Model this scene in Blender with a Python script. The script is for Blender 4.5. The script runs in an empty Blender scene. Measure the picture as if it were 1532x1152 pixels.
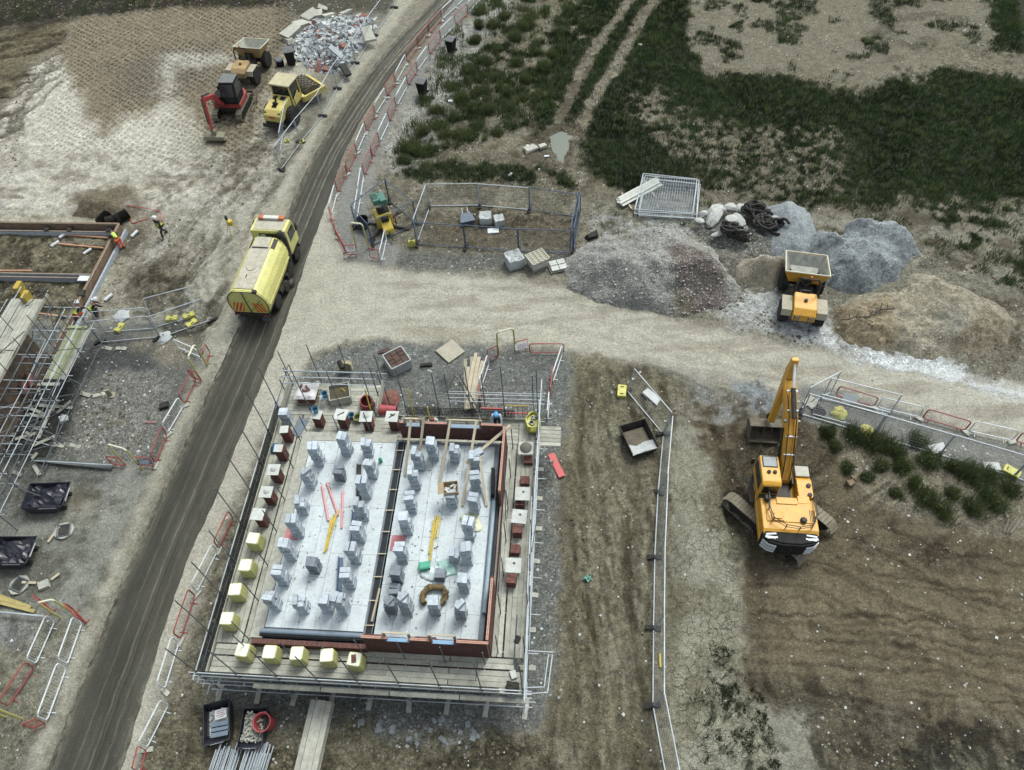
import bpy, math, random
import numpy as np
from mathutils import Vector, Matrix, Euler
random.seed(7); rng = np.random.default_rng(7)
R_ = math.radians
SC = bpy.context.scene
COL = SC.collection
F_PX, CX, CY, CAM_H = 1145.0, 766.0, 576.0, 36.0
_d = Vector((59.0, -824.0, -F_PX)); UPC = (-_d).normalized()
_f = Vector((0, 0, -1)); YC = (_f - UPC * UPC.dot(_f)).normalized(); XC = YC.cross(UPC)
ROT = Matrix((XC, YC, UPC))
cam = bpy.data.cameras.new('camera'); cam.sensor_width = 36.0; cam.sensor_fit = 'HORIZONTAL'
cam.lens = F_PX / 1532 * 36.0; cam.clip_end = 3000; cam.clip_start = 0.5
camo = bpy.data.objects.new('camera', cam); COL.objects.link(camo)
camo.matrix_world = Matrix.Translation((0, 0, CAM_H)) @ ROT.to_4x4()
SC.camera = camo
SUN_AZ, SUN_EL = R_(35), R_(58)      # azimuth measured from +Y towards +X
w = bpy.data.worlds.new('World'); SC.world = w; w.use_nodes = True
nt = w.node_tree; sky = nt.nodes.new('ShaderNodeTexSky'); sky.sky_type = 'NISHITA'; sky.sun_disc = False
sky.sun_elevation = SUN_EL; sky.sun_rotation = SUN_AZ; sky.dust_density = 4.0; sky.air_density = 1.0; sky.ozone_density = 1.0
hs = nt.nodes.new('ShaderNodeHueSaturation'); hs.inputs['Saturation'].default_value = 0.35
nt.links.new(sky.outputs[0], hs.inputs['Color'])
bg = nt.nodes['Background']; nt.links.new(hs.outputs[0], bg.inputs[0]); bg.inputs[1].default_value = 0.15
sd = bpy.data.lights.new('sun', 'SUN'); sd.energy = 1.5; sd.angle = R_(20); sd.color = (1.0, 0.975, 0.93)
so = bpy.data.objects.new('sun', sd); COL.objects.link(so)
so.rotation_euler = (Vector((math.sin(SUN_AZ) * math.cos(SUN_EL), math.cos(SUN_AZ) * math.cos(SUN_EL), math.sin(SUN_EL)))).to_track_quat('Z', 'Y').to_euler()
SC.view_settings.view_transform = 'Standard'; SC.view_settings.look = 'None'
SC.view_settings.exposure = 0.72; SC.view_settings.gamma = 1.0; SC.view_settings.use_curve_mapping = False
try: SC.cycles.max_bounces = 5
except Exception: pass
def P(px, py, z=0.0):
 """the place in the world, at height z, that photograph position (px, py) shows"""
 d = ROT @ Vector((px - CX, CY - py, -F_PX)); t = (z - CAM_H) / d.z
 return Vector((0, 0, CAM_H)) + d * t
TH = R_(-7.0); CT, ST = math.cos(TH), math.sin(TH)
def UV(p): return (p[0] * CT + p[1] * ST, -p[0] * ST + p[1] * CT)      # world -> house frame
def W(u, v, z=0.0): return Vector((u * CT - v * ST, u * ST + v * CT, z))
def LP(px, py, z=0.0): return UV(P(px, py, z))
def heading(a, b, z=0.0):
 p, q = P(a[0], a[1], z), P(b[0], b[1], z); return math.atan2(-(q.x - p.x), q.y - p.y)
KE = 1.40
def S(r, g, b, k=None):
 """surface colour that shows as this sRGB value in the photograph's even light"""
 f = lambda c: ((c / 255 + 0.055) / 1.055) ** 2.4 if c > 10 else c / 255 / 12.92
 m_ = (r + g + b) / 3; r, g, b = (m_ + (c - m_) * .94 for c in (r, g, b)); return tuple(f(c) / (k or KE) for c in (r * .968, g * 1.008, b * 1.03))
_mats = {}
def mat(name, col, rough=0.75, metal=0.0, var=0.15, scale=3.0, dust=0.0, per=0.0, bump=0.0, bscale=20.0, spec=0.35, stripes=None):
 if name in _mats: return _mats[name]
 m = bpy.data.materials.new(name); m.use_nodes = True; n = m.node_tree; N = n.nodes; Lk = n.links
 b = N['Principled BSDF']; b.inputs['Roughness'].default_value = rough; b.inputs['Metallic'].default_value = metal
 b.inputs['Specular IOR Level'].default_value = spec
 tc = N.new('ShaderNodeTexCoord'); no = N.new('ShaderNodeTexNoise'); no.inputs['Scale'].default_value = scale
 no.inputs['Detail'].default_value = 8; no.inputs['Roughness'].default_value = 0.65
 geo = N.new('ShaderNodeNewGeometry'); Lk.new(geo.outputs['Position'], no.inputs['Vector'])
 mr = N.new('ShaderNodeMapRange'); mr.inputs[1].default_value = 0.3; mr.inputs[2].default_value = 0.7
 mr.inputs[3].default_value = 1 - var; mr.inputs[4].default_value = 1 + var; Lk.new(no.outputs[0], mr.inputs[0])
 val = mr.outputs[0]
 if per > 0:
  oi = N.new('ShaderNodeObjectInfo'); m2 = N.new('ShaderNodeMapRange'); m2.inputs[3].default_value = 1 - per; m2.inputs[4].default_value = 1 + per
  Lk.new(oi.outputs['Random'], m2.inputs[0]); mu = N.new('ShaderNodeMath'); mu.operation = 'MULTIPLY'
  Lk.new(val, mu.inputs[0]); Lk.new(m2.outputs[0], mu.inputs[1]); val = mu.outputs[0]
 vm = N.new('ShaderNodeVectorMath'); vm.operation = 'SCALE'; vm.inputs[0].default_value = col; Lk.new(val, vm.inputs['Scale'])
 out = vm.outputs[0]
 if dust > 0:
  mx = N.new('ShaderNodeMix'); mx.data_type = 'RGBA'; n2 = N.new('ShaderNodeTexNoise'); n2.inputs['Scale'].default_value = scale * 1.7
  n2.inputs['Detail'].default_value = 9; n2.inputs['Roughness'].default_value = 0.7; Lk.new(geo.outputs['Position'], n2.inputs['Vector'])
  m3 = N.new('ShaderNodeMapRange'); m3.inputs[1].default_value = 0.42; m3.inputs[2].default_value = 0.68; m3.inputs[3].default_value = dust * .25; m3.inputs[4].default_value = dust
  Lk.new(n2.outputs[0], m3.inputs[0]); Lk.new(m3.outputs[0], mx.inputs[0]); Lk.new(out, mx.inputs[6]); mx.inputs[7].default_value = (*S(160, 150, 125), 1)
  out = mx.outputs[2]
  n3_ = N.new('ShaderNodeTexNoise'); n3_.inputs['Scale'].default_value = scale * 4.3; n3_.inputs['Detail'].default_value = 10; n3_.inputs['Roughness'].default_value = .8; Lk.new(geo.outputs['Position'], n3_.inputs['Vector'])
  m5 = N.new('ShaderNodeMapRange'); m5.inputs[1].default_value = .36; m5.inputs[2].default_value = .48; m5.inputs[3].default_value = .62; m5.inputs[4].default_value = 1.0; Lk.new(n3_.outputs[0], m5.inputs[0])
  v5 = N.new('ShaderNodeVectorMath'); v5.operation = 'SCALE'; Lk.new(out, v5.inputs[0]); Lk.new(m5.outputs[0], v5.inputs['Scale']); out = v5.outputs[0]
 Lk.new(out, b.inputs['Base Color'])
 if bump > 0:
  bp = N.new('ShaderNodeBump'); bp.inputs['Strength'].default_value = bump; bp.inputs['Distance'].default_value = 0.03
  n4 = N.new('ShaderNodeTexNoise'); n4.inputs['Scale'].default_value = bscale; n4.inputs['Detail'].default_value = 6
  Lk.new(geo.outputs['Position'], n4.inputs['Vector']); Lk.new(n4.outputs[0], bp.inputs['Height']); Lk.new(bp.outputs[0], b.inputs['Normal'])
 _mats[name] = m; return m
def frame_of(d):
 d = d.normalized(); a = Vector((0, 0, 1)) if abs(d.z) < 0.9 else Vector((1, 0, 0))
 x = d.cross(a).normalized(); return x, d.cross(x).normalized()
class MB:
 def __init__(s): s.v = []; s.f = []; s.m = []; s.mi = 0
 def add(s, vs, fs, m=None):
  o = len(s.v); s.v.extend([tuple(v) for v in vs]); s.f.extend([tuple(i + o for i in f) for f in fs]); s.m.extend([s.mi if m is None else m] * len(fs)); return s
 def hexa(s, p, m=None): return s.add(p, [(0, 3, 2, 1), (4, 5, 6, 7), (0, 1, 5, 4), (1, 2, 6, 5), (2, 3, 7, 6), (3, 0, 4, 7)], m)
 def box(s, c, d, rz=0.0, M=None, m=None):
  x, y, z = d[0] / 2, d[1] / 2, d[2] / 2; q = M if M is not None else Matrix.Rotation(rz, 3, 'Z'); c = Vector(c)
  return s.hexa([c + q @ Vector(k) for k in ((-x, -y, -z), (x, -y, -z), (x, y, -z), (-x, y, -z), (-x, -y, z), (x, -y, z), (x, y, z), (-x, y, z))], m)
 def bar(s, a, b, w_, h, m=None, up=Vector((0, 0, 1))):
  a, b = Vector(a), Vector(b); d = (b - a).normalized(); x = d.cross(up)
  x = x.normalized() if x.length > 1e-4 else Vector((1, 0, 0)); z = x.cross(d).normalized(); x = x * w_ / 2; z = z * h / 2
  return s.hexa([a - x - z, a + x - z, b + x - z, b - x - z, a - x + z, a + x + z, b + x + z, b - x + z], m)
 def tube(s, a, b, r, n=6, r2=None, m=None, cap=True):
  a, b = Vector(a), Vector(b); x, y = frame_of(b - a); r2 = r if r2 is None else r2
  vs = [a + (x * math.cos(t) + y * math.sin(t)) * r for t in [2 * math.pi * i / n for i in range(n)]] + [b + (x * math.cos(t) + y * math.sin(t)) * r2 for t in [2 * math.pi * i / n for i in range(n)]]
  fs = [(i, (i + 1) % n, n + (i + 1) % n, n + i) for i in range(n)]
  if cap: fs += [tuple(range(n - 1, -1, -1)), tuple(range(n, 2 * n))]
  return s.add(vs, fs, m)
 def path(s, pts, r, n=6, closed=False, m=None):
  pts = [Vector(p) for p in pts]; k = len(pts)
  for i in range(k if closed else k - 1): s.tube(pts[i], pts[(i + 1) % k], r, n, m=m)
  return s
 def prism(s, poly, x0, x1, ax='x', m=None):
  """poly: 2-D outline; ax x -> (y,z) outline spread along x; y -> (x,z); z -> (x,y)"""
  n = len(poly); mk = {'x': lambda a, b, t: (t, a, b), 'y': lambda a, b, t: (a, t, b), 'z': lambda a, b, t: (a, b, t)}[ax]
  vs = [mk(a, b, x0) for a, b in poly] + [mk(a, b, x1) for a, b in poly]
  return s.add(vs, [(i, (i + 1) % n, n + (i + 1) % n, n + i) for i in range(n)] + [tuple(range(n - 1, -1, -1)), tuple(range(n, 2 * n))], m)
 def lathe(s, prof, c=(0, 0, 0), ax='z', n=14, m=None):
  c = Vector(c); vs = []
  for r, h in prof:
   for i in range(n):
    t = 2 * math.pi * i / n; a, b = r * math.cos(t), r * math.sin(t)
    vs.append(c + Vector({'z': (a, b, h), 'x': (h, a, b), 'y': (a, h, b)}[ax]))
  k = len(prof); fs = [(j * n + i, j * n + (i + 1) % n, (j + 1) * n + (i + 1) % n, (j + 1) * n + i) for j in range(k - 1) for i in range(n)]
  fs += [tuple(range(n - 1, -1, -1)), tuple((k - 1) * n + i for i in range(n))]
  return s.add(vs, fs, m)
 def mesh(s, name, mats):
  me = bpy.data.meshes.new(name); me.from_pydata(s.v, [], s.f)
  for x in (mats if isinstance(mats, (list, tuple)) else [mats]): me.materials.append(x)
  if len(me.materials) > 1: me.polygons.foreach_set('material_index', s.m)
  import bmesh
  bm = bmesh.new(); bm.from_mesh(me); bmesh.ops.recalc_face_normals(bm, faces=bm.faces); bm.to_mesh(me); bm.free()
  me.update(); return me
 def build(s, name, mats, parent=None, loc=None, rot=None, smooth=False, bev=0.0, kind=None):
  me = s.mesh(name, mats); return obj(name, me, parent, loc, rot, smooth, bev, kind)
def obj(name, me, parent=None, loc=None, rot=None, smooth=False, bev=0.0, kind=None):
 o = bpy.data.objects.new(name, me); COL.objects.link(o)
 if parent: o.parent = parent
 if loc is not None: o.location = loc
 if rot is not None: o.rotation_euler = rot
 if smooth:
  for p in me.polygons: p.use_smooth = True
  try: me.set_sharp_from_angle(angle=R_(40))
  except Exception: pass
 if bev: b = o.modifiers.new('bevel', 'BEVEL'); b.width = bev; b.segments = 2; b.limit_method = 'ANGLE'
 if kind: o['kind'] = kind
 return o
def thing(name, label, cat, loc=(0, 0, 0), rz=0.0, group=None, rot=None):
 o = bpy.data.objects.new(name, None); COL.objects.link(o); o.empty_display_size = .2
 o.location = loc; o.rotation_euler = rot if rot else (0, 0, rz); return tag(o, label, cat, group)
def tag(o, label, cat, group=None, kind=None):
 if label: o['label'] = label
 if cat: o['category'] = cat
 if group: o['group'] = group
 if kind: o['kind'] = kind
 return o
def dup(src, loc=None, rz=None, label=None, group=None, scale=None, rot=None):
 r = src.copy(); COL.objects.link(r)
 if loc is not None: r.location = loc
 if rz is not None: r.rotation_euler = (0, 0, rz)
 if rot is not None: r.rotation_euler = rot
 if scale is not None: r.scale = scale
 if label: r['label'] = label
 if group: r['group'] = group
 def rec(a, b):
  for ch in list(a.children):
   c = ch.copy(); COL.objects.link(c); c.parent = b; rec(ch, c)
 rec(src, r); return r
def dedupe(): pass
ORD = ['first', 'second', 'third', 'fourth', 'fifth', 'sixth', 'seventh', 'eighth', 'ninth', 'tenth', 'eleventh', 'twelfth', 'thirteenth', 'fourteenth', 'fifteenth', 'sixteenth', 'seventeenth', 'eighteenth', 'nineteenth', 'twentieth']
ORD += ['twenty-' + o for o in ORD[:9]] + ['thirtieth'] + ['thirty-' + o for o in ORD[:9]] + ['fortieth']
def far_near(i, n, a='far', b='near'):
 return a + 'most' if False else ('farthest' if i == 0 else 'nearest' if i == n - 1 else ORD[i] + ' from the far end')
def vnoise(x, y, seed=0):
 xi = np.floor(x).astype(np.int64); yi = np.floor(y).astype(np.int64); xf = x - xi; yf = y - yi
 def h(a, b):
  n = (a * 374761393 + b * 668265263 + seed * 974634777) & 0xffffffff
  n = ((n ^ (n >> 13)) * 1274126177) & 0xffffffff; n ^= n >> 16
  return (n & 0xffff) / 65535.0
 u = xf * xf * (3 - 2 * xf); v = yf * yf * (3 - 2 * yf)
 return (h(xi, yi) * (1 - u) + h(xi + 1, yi) * u) * (1 - v) + (h(xi, yi + 1) * (1 - u) + h(xi + 1, yi + 1) * u) * v
def fbm(x, y, sc, oct=4, seed=0, rough=.5):
 s = 0; a = 1; t = 0
 for i in range(oct): s = s + a * vnoise(x * sc + 17.3 * i, y * sc - 9.1 * i, seed + i); t += a; a *= rough; sc *= 2.03
 return s / t
def sdist(X, Y, poly):
 """signed distance to a world polygon, positive inside"""
 n = len(poly); ins = np.zeros(X.shape, bool); d = np.full(X.shape, 1e9)
 for i in range(n):
  ax, ay = poly[i]; bx, by = poly[(i + 1) % n]
  c = ((ay > Y) != (by > Y)) & (X < (bx - ax) * (Y - ay) / ((by - ay) if by != ay else 1e-9) + ax); ins ^= c
  ex, ey = bx - ax, by - ay; t = np.clip(((X - ax) * ex + (Y - ay) * ey) / (ex * ex + ey * ey + 1e-12), 0, 1)
  d = np.minimum(d, (X - ax - t * ex) ** 2 + (Y - ay - t * ey) ** 2)
 d = np.sqrt(d); return np.where(ins, d, -d)
def ldist(X, Y, pts):
 d = np.full(X.shape, 1e9)
 for i in range(len(pts) - 1):
  ax, ay = pts[i]; bx, by = pts[i + 1]; ex, ey = bx - ax, by - ay
  t = np.clip(((X - ax) * ex + (Y - ay) * ey) / (ex * ex + ey * ey + 1e-12), 0, 1)
  d = np.minimum(d, (X - ax - t * ex) ** 2 + (Y - ay - t * ey) ** 2)
 return np.sqrt(d)
def sst(x, a, b): t = np.clip((x - a) / (b - a), 0, 1); return t * t * (3 - 2 * t)
def WP(pts, z=0.0): return [tuple(P(a, b, z)[:2]) for a, b in pts]
def npmesh(name, V, Fc, mt, attrs=None, smooth=False):
 me = bpy.data.meshes.new(name); nv, nf = len(V), len(Fc); k = Fc.shape[1]
 me.vertices.add(nv); me.vertices.foreach_set('co', V.astype(np.float32).ravel())
 me.loops.add(nf * k); me.loops.foreach_set('vertex_index', Fc.astype(np.int32).ravel())
 me.polygons.add(nf); me.polygons.foreach_set('loop_start', np.arange(0, nf * k, k, dtype=np.int32))
 me.update(calc_edges=True)
 if smooth: me.polygons.foreach_set('use_smooth', np.ones(nf, bool))
 me.materials.append(mt)
 for an, (ty, arr) in (attrs or {}).items():
  a = me.attributes.new(an, ty, 'POINT')
  a.data.foreach_set('color' if ty == 'FLOAT_COLOR' else 'value', arr.astype(np.float32).ravel())
 return me
# ================================================================== GROUND
gx = np.concatenate([[-600, -300, -150, -90, -65], np.arange(-54, 54.01, .115), [65, 90, 150, 300, 600]])
gy = np.concatenate([[-500, -200, -60, -15, -4], np.arange(2, 36, .1), np.arange(36, 86.01, .17), [100, 140, 220, 400, 900]])
X, Y = np.meshgrid(gx, gy); SHP = X.shape
wA = (fbm(X, Y, .35, 5, 3) - .5); wB = (fbm(X, Y, .35, 5, 41) - .5)
fA = (fbm(X, Y, 1.9, 3, 5) - .5); fB = (fbm(X, Y, 1.9, 3, 61) - .5)
def warp(big, small): return X + wA * big + fA * small, Y + wB * big + fB * small
T = np.empty(SHP + (3,)); T[:] = S(150, 142, 122)
GRV = np.zeros(SHP); DIM = np.zeros(SHP); CRK = np.zeros(SHP); GRN = np.zeros(SHP); ROU = np.full(SHP, .5); H = np.zeros(SHP)
def M_(pts, soft=.6, big=2.0, small=.8):
 xs, ys = warp(big, small); return sst(sdist(xs, ys, WP(pts)), -soft, soft)
def paint(pts, col, soft=.6, big=2.0, small=.8, op=1.0, gr=None, rou=None, mod=None, a=None):
 global T, GRV, ROU
 k = (M_(pts, soft, big, small) if a is None else a) * op
 if mod is not None: k = k * mod
 T = T * (1 - k[..., None]) + np.array(S(*col)) * k[..., None]
 if gr is not None: GRV = GRV * (1 - k) + gr * k
 if rou is not None: ROU = ROU * (1 - k) + rou * k
 return k
n1 = fbm(X, Y, .16, 5, 11); n2 = fbm(X, Y, .55, 5, 23); n3 = fbm(X, Y, 1.6, 4, 37); n4 = fbm(X, Y, 3.1, 3, 53)
def blot(n, t, w=.06): return sst(n, t, t + w)
paint([(-80, -60), (520, -60), (470, 60), (400, 420), (330, 560), (-60, 560), (-80, 200)], (198, 189, 166), 1, 2, .5, gr=.3, rou=.5)
paint([(-90, 20), (120, 20), (95, 75), (62, 140), (35, 200), (8, 290), (-90, 420)], (122, 112, 86), .9, 1.5, .8, gr=.2, rou=.8)
paint([(-90, 20), (120, 20), (60, 150), (-90, 300)], (88, 80, 62), .5, 1, 1, mod=blot(n2, .52), op=.8)
hc = [(112, 24), (240, 8), (440, -8), (438, 30), (425, 75), (410, 120), (380, 200), (350, 235), (318, 225), (290, 175), (262, 150), (238, 158), (222, 172), (195, 172), (160, 215), (140, 200), (128, 165), (108, 120), (88, 80)]
k = paint(hc, (148, 134, 109), .8, 2.2, 1.0, gr=.15, rou=.6)
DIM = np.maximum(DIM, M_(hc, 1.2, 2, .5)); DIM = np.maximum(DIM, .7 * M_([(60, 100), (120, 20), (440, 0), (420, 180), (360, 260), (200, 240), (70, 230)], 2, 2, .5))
paint([(150, 95), (330, 60), (320, 120), (240, 150), (160, 140)], (120, 112, 96), 1.5, 3, 1, op=.6)
paint([(105, 125), (165, 215), (150, 190), (120, 180)], (112, 98, 78), .6, 1, 1, op=.8, mod=blot(n3, .45))
paint([(235, 85), (265, 78), (355, 82), (300, 105), (262, 100), (250, 160), (238, 155)], (192, 184, 164), .8, 1.5, 1.0)
paint([(-20, 180), (80, 78), (110, 130), (150, 215), (190, 165), (235, 165), (250, 200), (280, 230), (330, 300), (250, 320), (120, 310), (-60, 320)], (222, 213, 191), .9, 2.5, 1.2, mod=.45 + .55 * blot(n3, .35, .3))
paint([(-60, 230), (330, 220), (330, 330), (-60, 330)], (160, 150, 128), .8, 1, 1, op=.7, mod=blot(n3, .53))
paint([(330, 170), (430, 150), (455, 200), (430, 300), (360, 300), (300, 330), (310, 230)], (140, 132, 112), 1, 2, 1, op=.6, gr=.5, rou=1, mod=.4 + .6 * blot(n3, .42, .15))
paint([(100, 290), (190, 275), (215, 310), (190, 330), (110, 325)], (124, 112, 90), .5, 1, .6, gr=.3)
paint([(180, 320), (290, 320), (310, 400), (290, 470), (170, 470), (130, 490), (160, 400)], (150, 141, 119), .8, 2, 1, op=.7, rou=1)
paint([(200, 280), (420, 220), (400, 400), (330, 500), (240, 440), (215, 340)], (98, 90, 70), 1, 2, 1, op=.6, mod=blot(n3 * .6 + n4 * .4, .56, .07))
paint([(215, 360), (420, 300), (370, 470), (290, 520), (210, 480)], (200, 194, 176), 1, 2, 1, op=.55, mod=blot(n2 * .5 + n4 * .5, .5, .12))
paint([(200, 400), (270, 390), (280, 450), (230, 470), (190, 450)], (96, 89, 72), .5, 1.5, 1, op=.85, rou=1, gr=.2)
paint([(180, 340), (215, 335), (225, 350), (200, 380), (180, 385)], (100, 92, 76), .5, .8, .6, op=.8)
paint([(275, 300), (400, 290), (400, 400), (350, 500), (330, 520), (270, 480)], (186, 179, 158), 1, 2, 1, op=.8)
k = paint([(-90, -60), (450, -60), (436, 8), (240, 14), (112, 26), (40, 44), (-90, 60)], (62, 57, 46), .6, 1.5, 1.0, gr=.4, rou=1)
paint([(400, -60), (640, -60), (600, 20), (540, 18), (440, 30), (420, 10)], (96, 90, 74), .7, 1.5, 1, gr=.6)
paint([(-90, 345), (185, 345), (110, 480), (-90, 480)], (128, 119, 94), .3, .3, .5, gr=.25, rou=1)
paint([(-90, 345), (185, 345), (110, 480), (-90, 480)], (84, 76, 58), .3, .3, .5, mod=blot(n4, .55), op=.6)
paint([(75, 350), (165, 350), (155, 370), (70, 368)], (150, 140, 118), .2, .2, .2)
paint([(-90, 480), (300, 480), (320, 540), (270, 680), (240, 700), (-90, 760)], (122, 121, 112), .6, 1, .6, gr=.8, rou=.3)
paint([(210, 500), (300, 500), (285, 545), (180, 540)], (158, 148, 124), .6, 1, .8, op=.8)
paint([(130, 515), (230, 520), (245, 560), (160, 565), (120, 545)], (92, 93, 90), .8, 1, .6, gr=.7)
paint([(125, 595), (150, 565), (180, 552), (250, 555), (256, 590), (238, 635), (225, 668), (205, 690), (110, 686), (62, 680), (75, 640)], (146, 142, 131), .3, .8, .8, gr=1.0, rou=.8)
paint([(20, 560), (120, 560), (100, 640), (60, 690), (-20, 690)], (66, 66, 62), .8, 1, .6, gr=.5, op=.9)
paint([(-90, 690), (230, 694), (246, 702), (210, 780), (150, 880), (125, 930), (70, 925), (-90, 920)], (150, 148, 134), .6, 1, .6, gr=.25, rou=.3)
paint([(30, 690), (165, 697), (185, 712), (150, 728), (100, 720), (40, 720)], (84, 87, 84), .9, 1.5, 1.2, op=.85, gr=.6, mod=.4 + .6 * blot(n3, .42, .2))
paint([(60, 740), (180, 740), (140, 860), (40, 880)], (120, 119, 106), 1, 1.5, 1.2, op=.7, mod=blot(n3, .5, .15))
paint([(105, 730), (150, 735), (140, 775), (100, 770)], (146, 128, 96), .8, 1, 1, op=.5)
paint([(-90, 920), (68, 925), (45, 980), (-10, 960), (-90, 960)], (146, 146, 140), .4, .8, .5, gr=.8, op=.9)
paint([(-90, 965), (40, 985), (60, 930), (110, 935), (128, 950), (70, 1090), (30, 1200), (-90, 1200)], (146, 140, 118), .8, 1.5, .8, gr=.3, rou=.7)
paint([(-90, 960), (80, 960), (60, 1060), (-90, 1060)], (108, 102, 82), .6, 1.5, 1, op=.7, mod=blot(n3, .52, .12))
paint([(760, -60), (1700, -60), (1700, 420), (1440, 300), (1210, 320), (900, 300), (880, 300), (600, 310), (560, 270), (600, 180), (690, 40)], (132, 124, 102), 1, 2, 1, gr=.5, rou=.8)
k = .35 * M_([(1180, 90), (1560, 90), (1700, 420), (1440, 340), (1050, 330), (900, 300), (860, 200)], 4, 4, 2); GRN = np.maximum(GRN, k)
k = M_([(880, -60), (1050, -60), (1040, 60), (1055, 112), (1190, 118), (1300, 138), (1400, 100), (1540, 100), (1700, 160), (1700, 330), (1440, 290), (1300, 300), (1205, 318), (1150, 300), (960, 285), (880, 260), (868, 190), (850, 140), (880, 60)], 1.2, 3.0, 1.6)
k = k * (1 - .9 * M_([(950, 120), (1000, 150), (1130, 180), (1260, 190), (1270, 290), (1170, 300), (1040, 290), (1030, 240), (960, 190)], 2.5, 4, 2) * blot(n4 * .6 + n3 * .4, .4, .12))
k = k * (1 - .6 * M_([(905, 90), (960, 100), (1020, 170), (1000, 250), (960, 200)], 2, 3, 2) * blot(n3, .5, .1))
GRN = np.maximum(GRN, k)
k2 = M_([(600, 250), (640, 246), (800, 246), (855, 262), (870, 280), (830, 285), (780, 272), (600, 268), (575, 262)], .7, 1.2, .8) * blot(n4 * .5 + n3 * .5, .36, .1); GRN = np.maximum(GRN, k2)
k2 = M_([(590, 230), (620, 170), (640, 110), (700, 20), (790, -30), (900, -30), (880, 60), (840, 150), (800, 190), (720, 210), (660, 250)], 1.2, 2, 1) * blot(fbm(X, Y, .75, 4, 77), .5, .16); GRN = np.maximum(GRN, k2 * .95)
k2 = M_([(830, 30), (890, -20), (900, -60), (960, -60), (890, 60), (855, 130), (842, 190), (790, 210), (800, 130)], 1, 1.5, 1); GRN = np.maximum(GRN, k2 * blot(n3, .36, .1))
k2 = M_([(1350, 280), (1600, 250), (1600, 420), (1500, 430), (1450, 380), (1400, 360)], 2, 3, 2) * blot(n3, .48, .08); GRN = np.maximum(GRN, k2)
k2 = M_([(1480, -60), (1700, -60), (1700, 110), (1510, 80), (1440, 40)], 1.5, 2.5, 1.5); GRN = np.maximum(GRN, k2)
pf = [(1040, -40), (1470, -40), (1492, 50), (1420, 78), (1375, 112), (1310, 128), (1190, 108), (1060, 100), (1034, 60)]
k = paint(pf, (138, 130, 108), 1, 2, 1.5, gr=.6, rou=.4); GRN *= (1 - k)
GRN = np.maximum(GRN, .55 * M_(pf, 1, 2, 1) * blot(fbm(X, Y, .5, 5, 91), .5, .12))
GRN = np.maximum(GRN, .85 * M_([(900, -60), (1050, -60), (1010, 60), (960, 160), (880, 270), (850, 200), (845, 120), (880, 40)], 1.5, 2, 2) * blot(n4, .33, .2))
for pts in ([(975, -40), (925, 20), (880, 90), (855, 140), (838, 175)], [(1012, -40), (965, 20), (925, 90), (890, 150), (866, 200)]):
 d = ldist(*warp(.7, .5), WP(pts)); k = 1 - sst(d, .3, .8); GRN *= (1 - k * .9); paint(None, (136, 127, 106), a=k * .9); H -= k * .1
for pts in ([(870, 262), (905, 290), (930, 300)], [(812, 268), (830, 285), (850, 300)]):
 d = ldist(*warp(.7, .5), WP(pts)); k = 1 - sst(d, .5, 1.1); GRN *= (1 - k * .9)
for pts in ([(1300, 60), (1340, 30), (1400, 22), (1450, 30)], [(1310, 50), (1345, 62), (1400, 80)], [(1370, 70), (1395, 60), (1405, 75)], [(1310, 20), (1380, 0)], [(1330, 88), (1440, 72), (1540, 110)]):
 d = ldist(*warp(.8, 1.0), WP(pts)); paint(None, (92, 86, 70), a=(1 - sst(d, .2, .8)) * .6)
paint([(1340, 82), (1420, 66), (1540, 100), (1540, 122), (1430, 90), (1370, 100)], (150, 140, 116), .8, 1, 1, op=.7)
k = M_([(1340, 82), (1420, 66), (1540, 100), (1540, 122), (1430, 90), (1370, 100)], .8, 1, 1); GRN *= 1 - k
k = paint([(780, 205), (840, 180), (868, 195), (862, 240), (845, 250), (800, 248), (780, 230)], (104, 96, 78), .6, 1, .7, op=.85); GRN *= 1 - k; H -= k * .10
k = paint([(735, -20), (790, -20), (730, 60), (690, 130), (665, 200), (600, 262), (560, 268), (560, 240), (600, 165), (660, 80)], (184, 180, 168), 1, 1.8, 1.4, gr=1., rou=.6, mod=.5 + .5 * blot(n2, .4, .2)); GRN *= 1 - .5 * k
paint([(560, 262), (900, 285), (890, 330), (860, 380), (600, 372), (560, 330)], (138, 130, 108), .7, 1, 1, gr=.6, rou=.8)
paint([(620, 312), (858, 325), (850, 376), (640, 368)], (112, 101, 80), .7, 1.2, 1, op=.85, rou=1, gr=.5)
paint([(700, 316), (850, 322), (800, 345), (700, 340)], (74, 66, 52), .6, 1, 1, op=.7, mod=blot(n3, .45))
paint([(560, 375), (620, 372), (760, 378), (860, 380), (850, 412), (760, 405), (640, 408), (560, 396)], (126, 124, 113), .6, 1.2, .8, gr=1., rou=.6)
paint([(880, 300), (1050, 300), (1080, 330), (1160, 330), (1400, 340), (1540, 420), (1540, 560), (1300, 560), (1100, 480), (880, 440)], (148, 142, 122), .8, 2, 1.2, gr=.6, rou=.8)
paint([(1300, 310), (1420, 300), (1560, 330), (1560, 480), (1440, 430), (1380, 380)], (118, 110, 88), .8, 2, 1.5, op=.7, mod=blot(n2, .48, .12))
paint([(1230, 305), (1330, 310), (1400, 330), (1300, 325)], (82, 74, 60), .5, .8, .8, op=.7)
paint([(880, 318), (960, 318), (1060, 330), (1050, 360), (930, 345), (880, 345)], (186, 186, 178), .6, 1.5, 1.2, op=.8, mod=blot(n3, .4, .1))
k = paint([(1420, 395), (1532, 335), (1580, 340), (1540, 372), (1440, 415)], (150, 142, 118), .5, .6, .5); GRN *= 1 - k
paint([(1450, 430), (1560, 470), (1560, 560), (1500, 520), (1470, 480)], (92, 82, 64), .6, 1.2, 1, op=.7, mod=blot(n3, .45))
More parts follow.
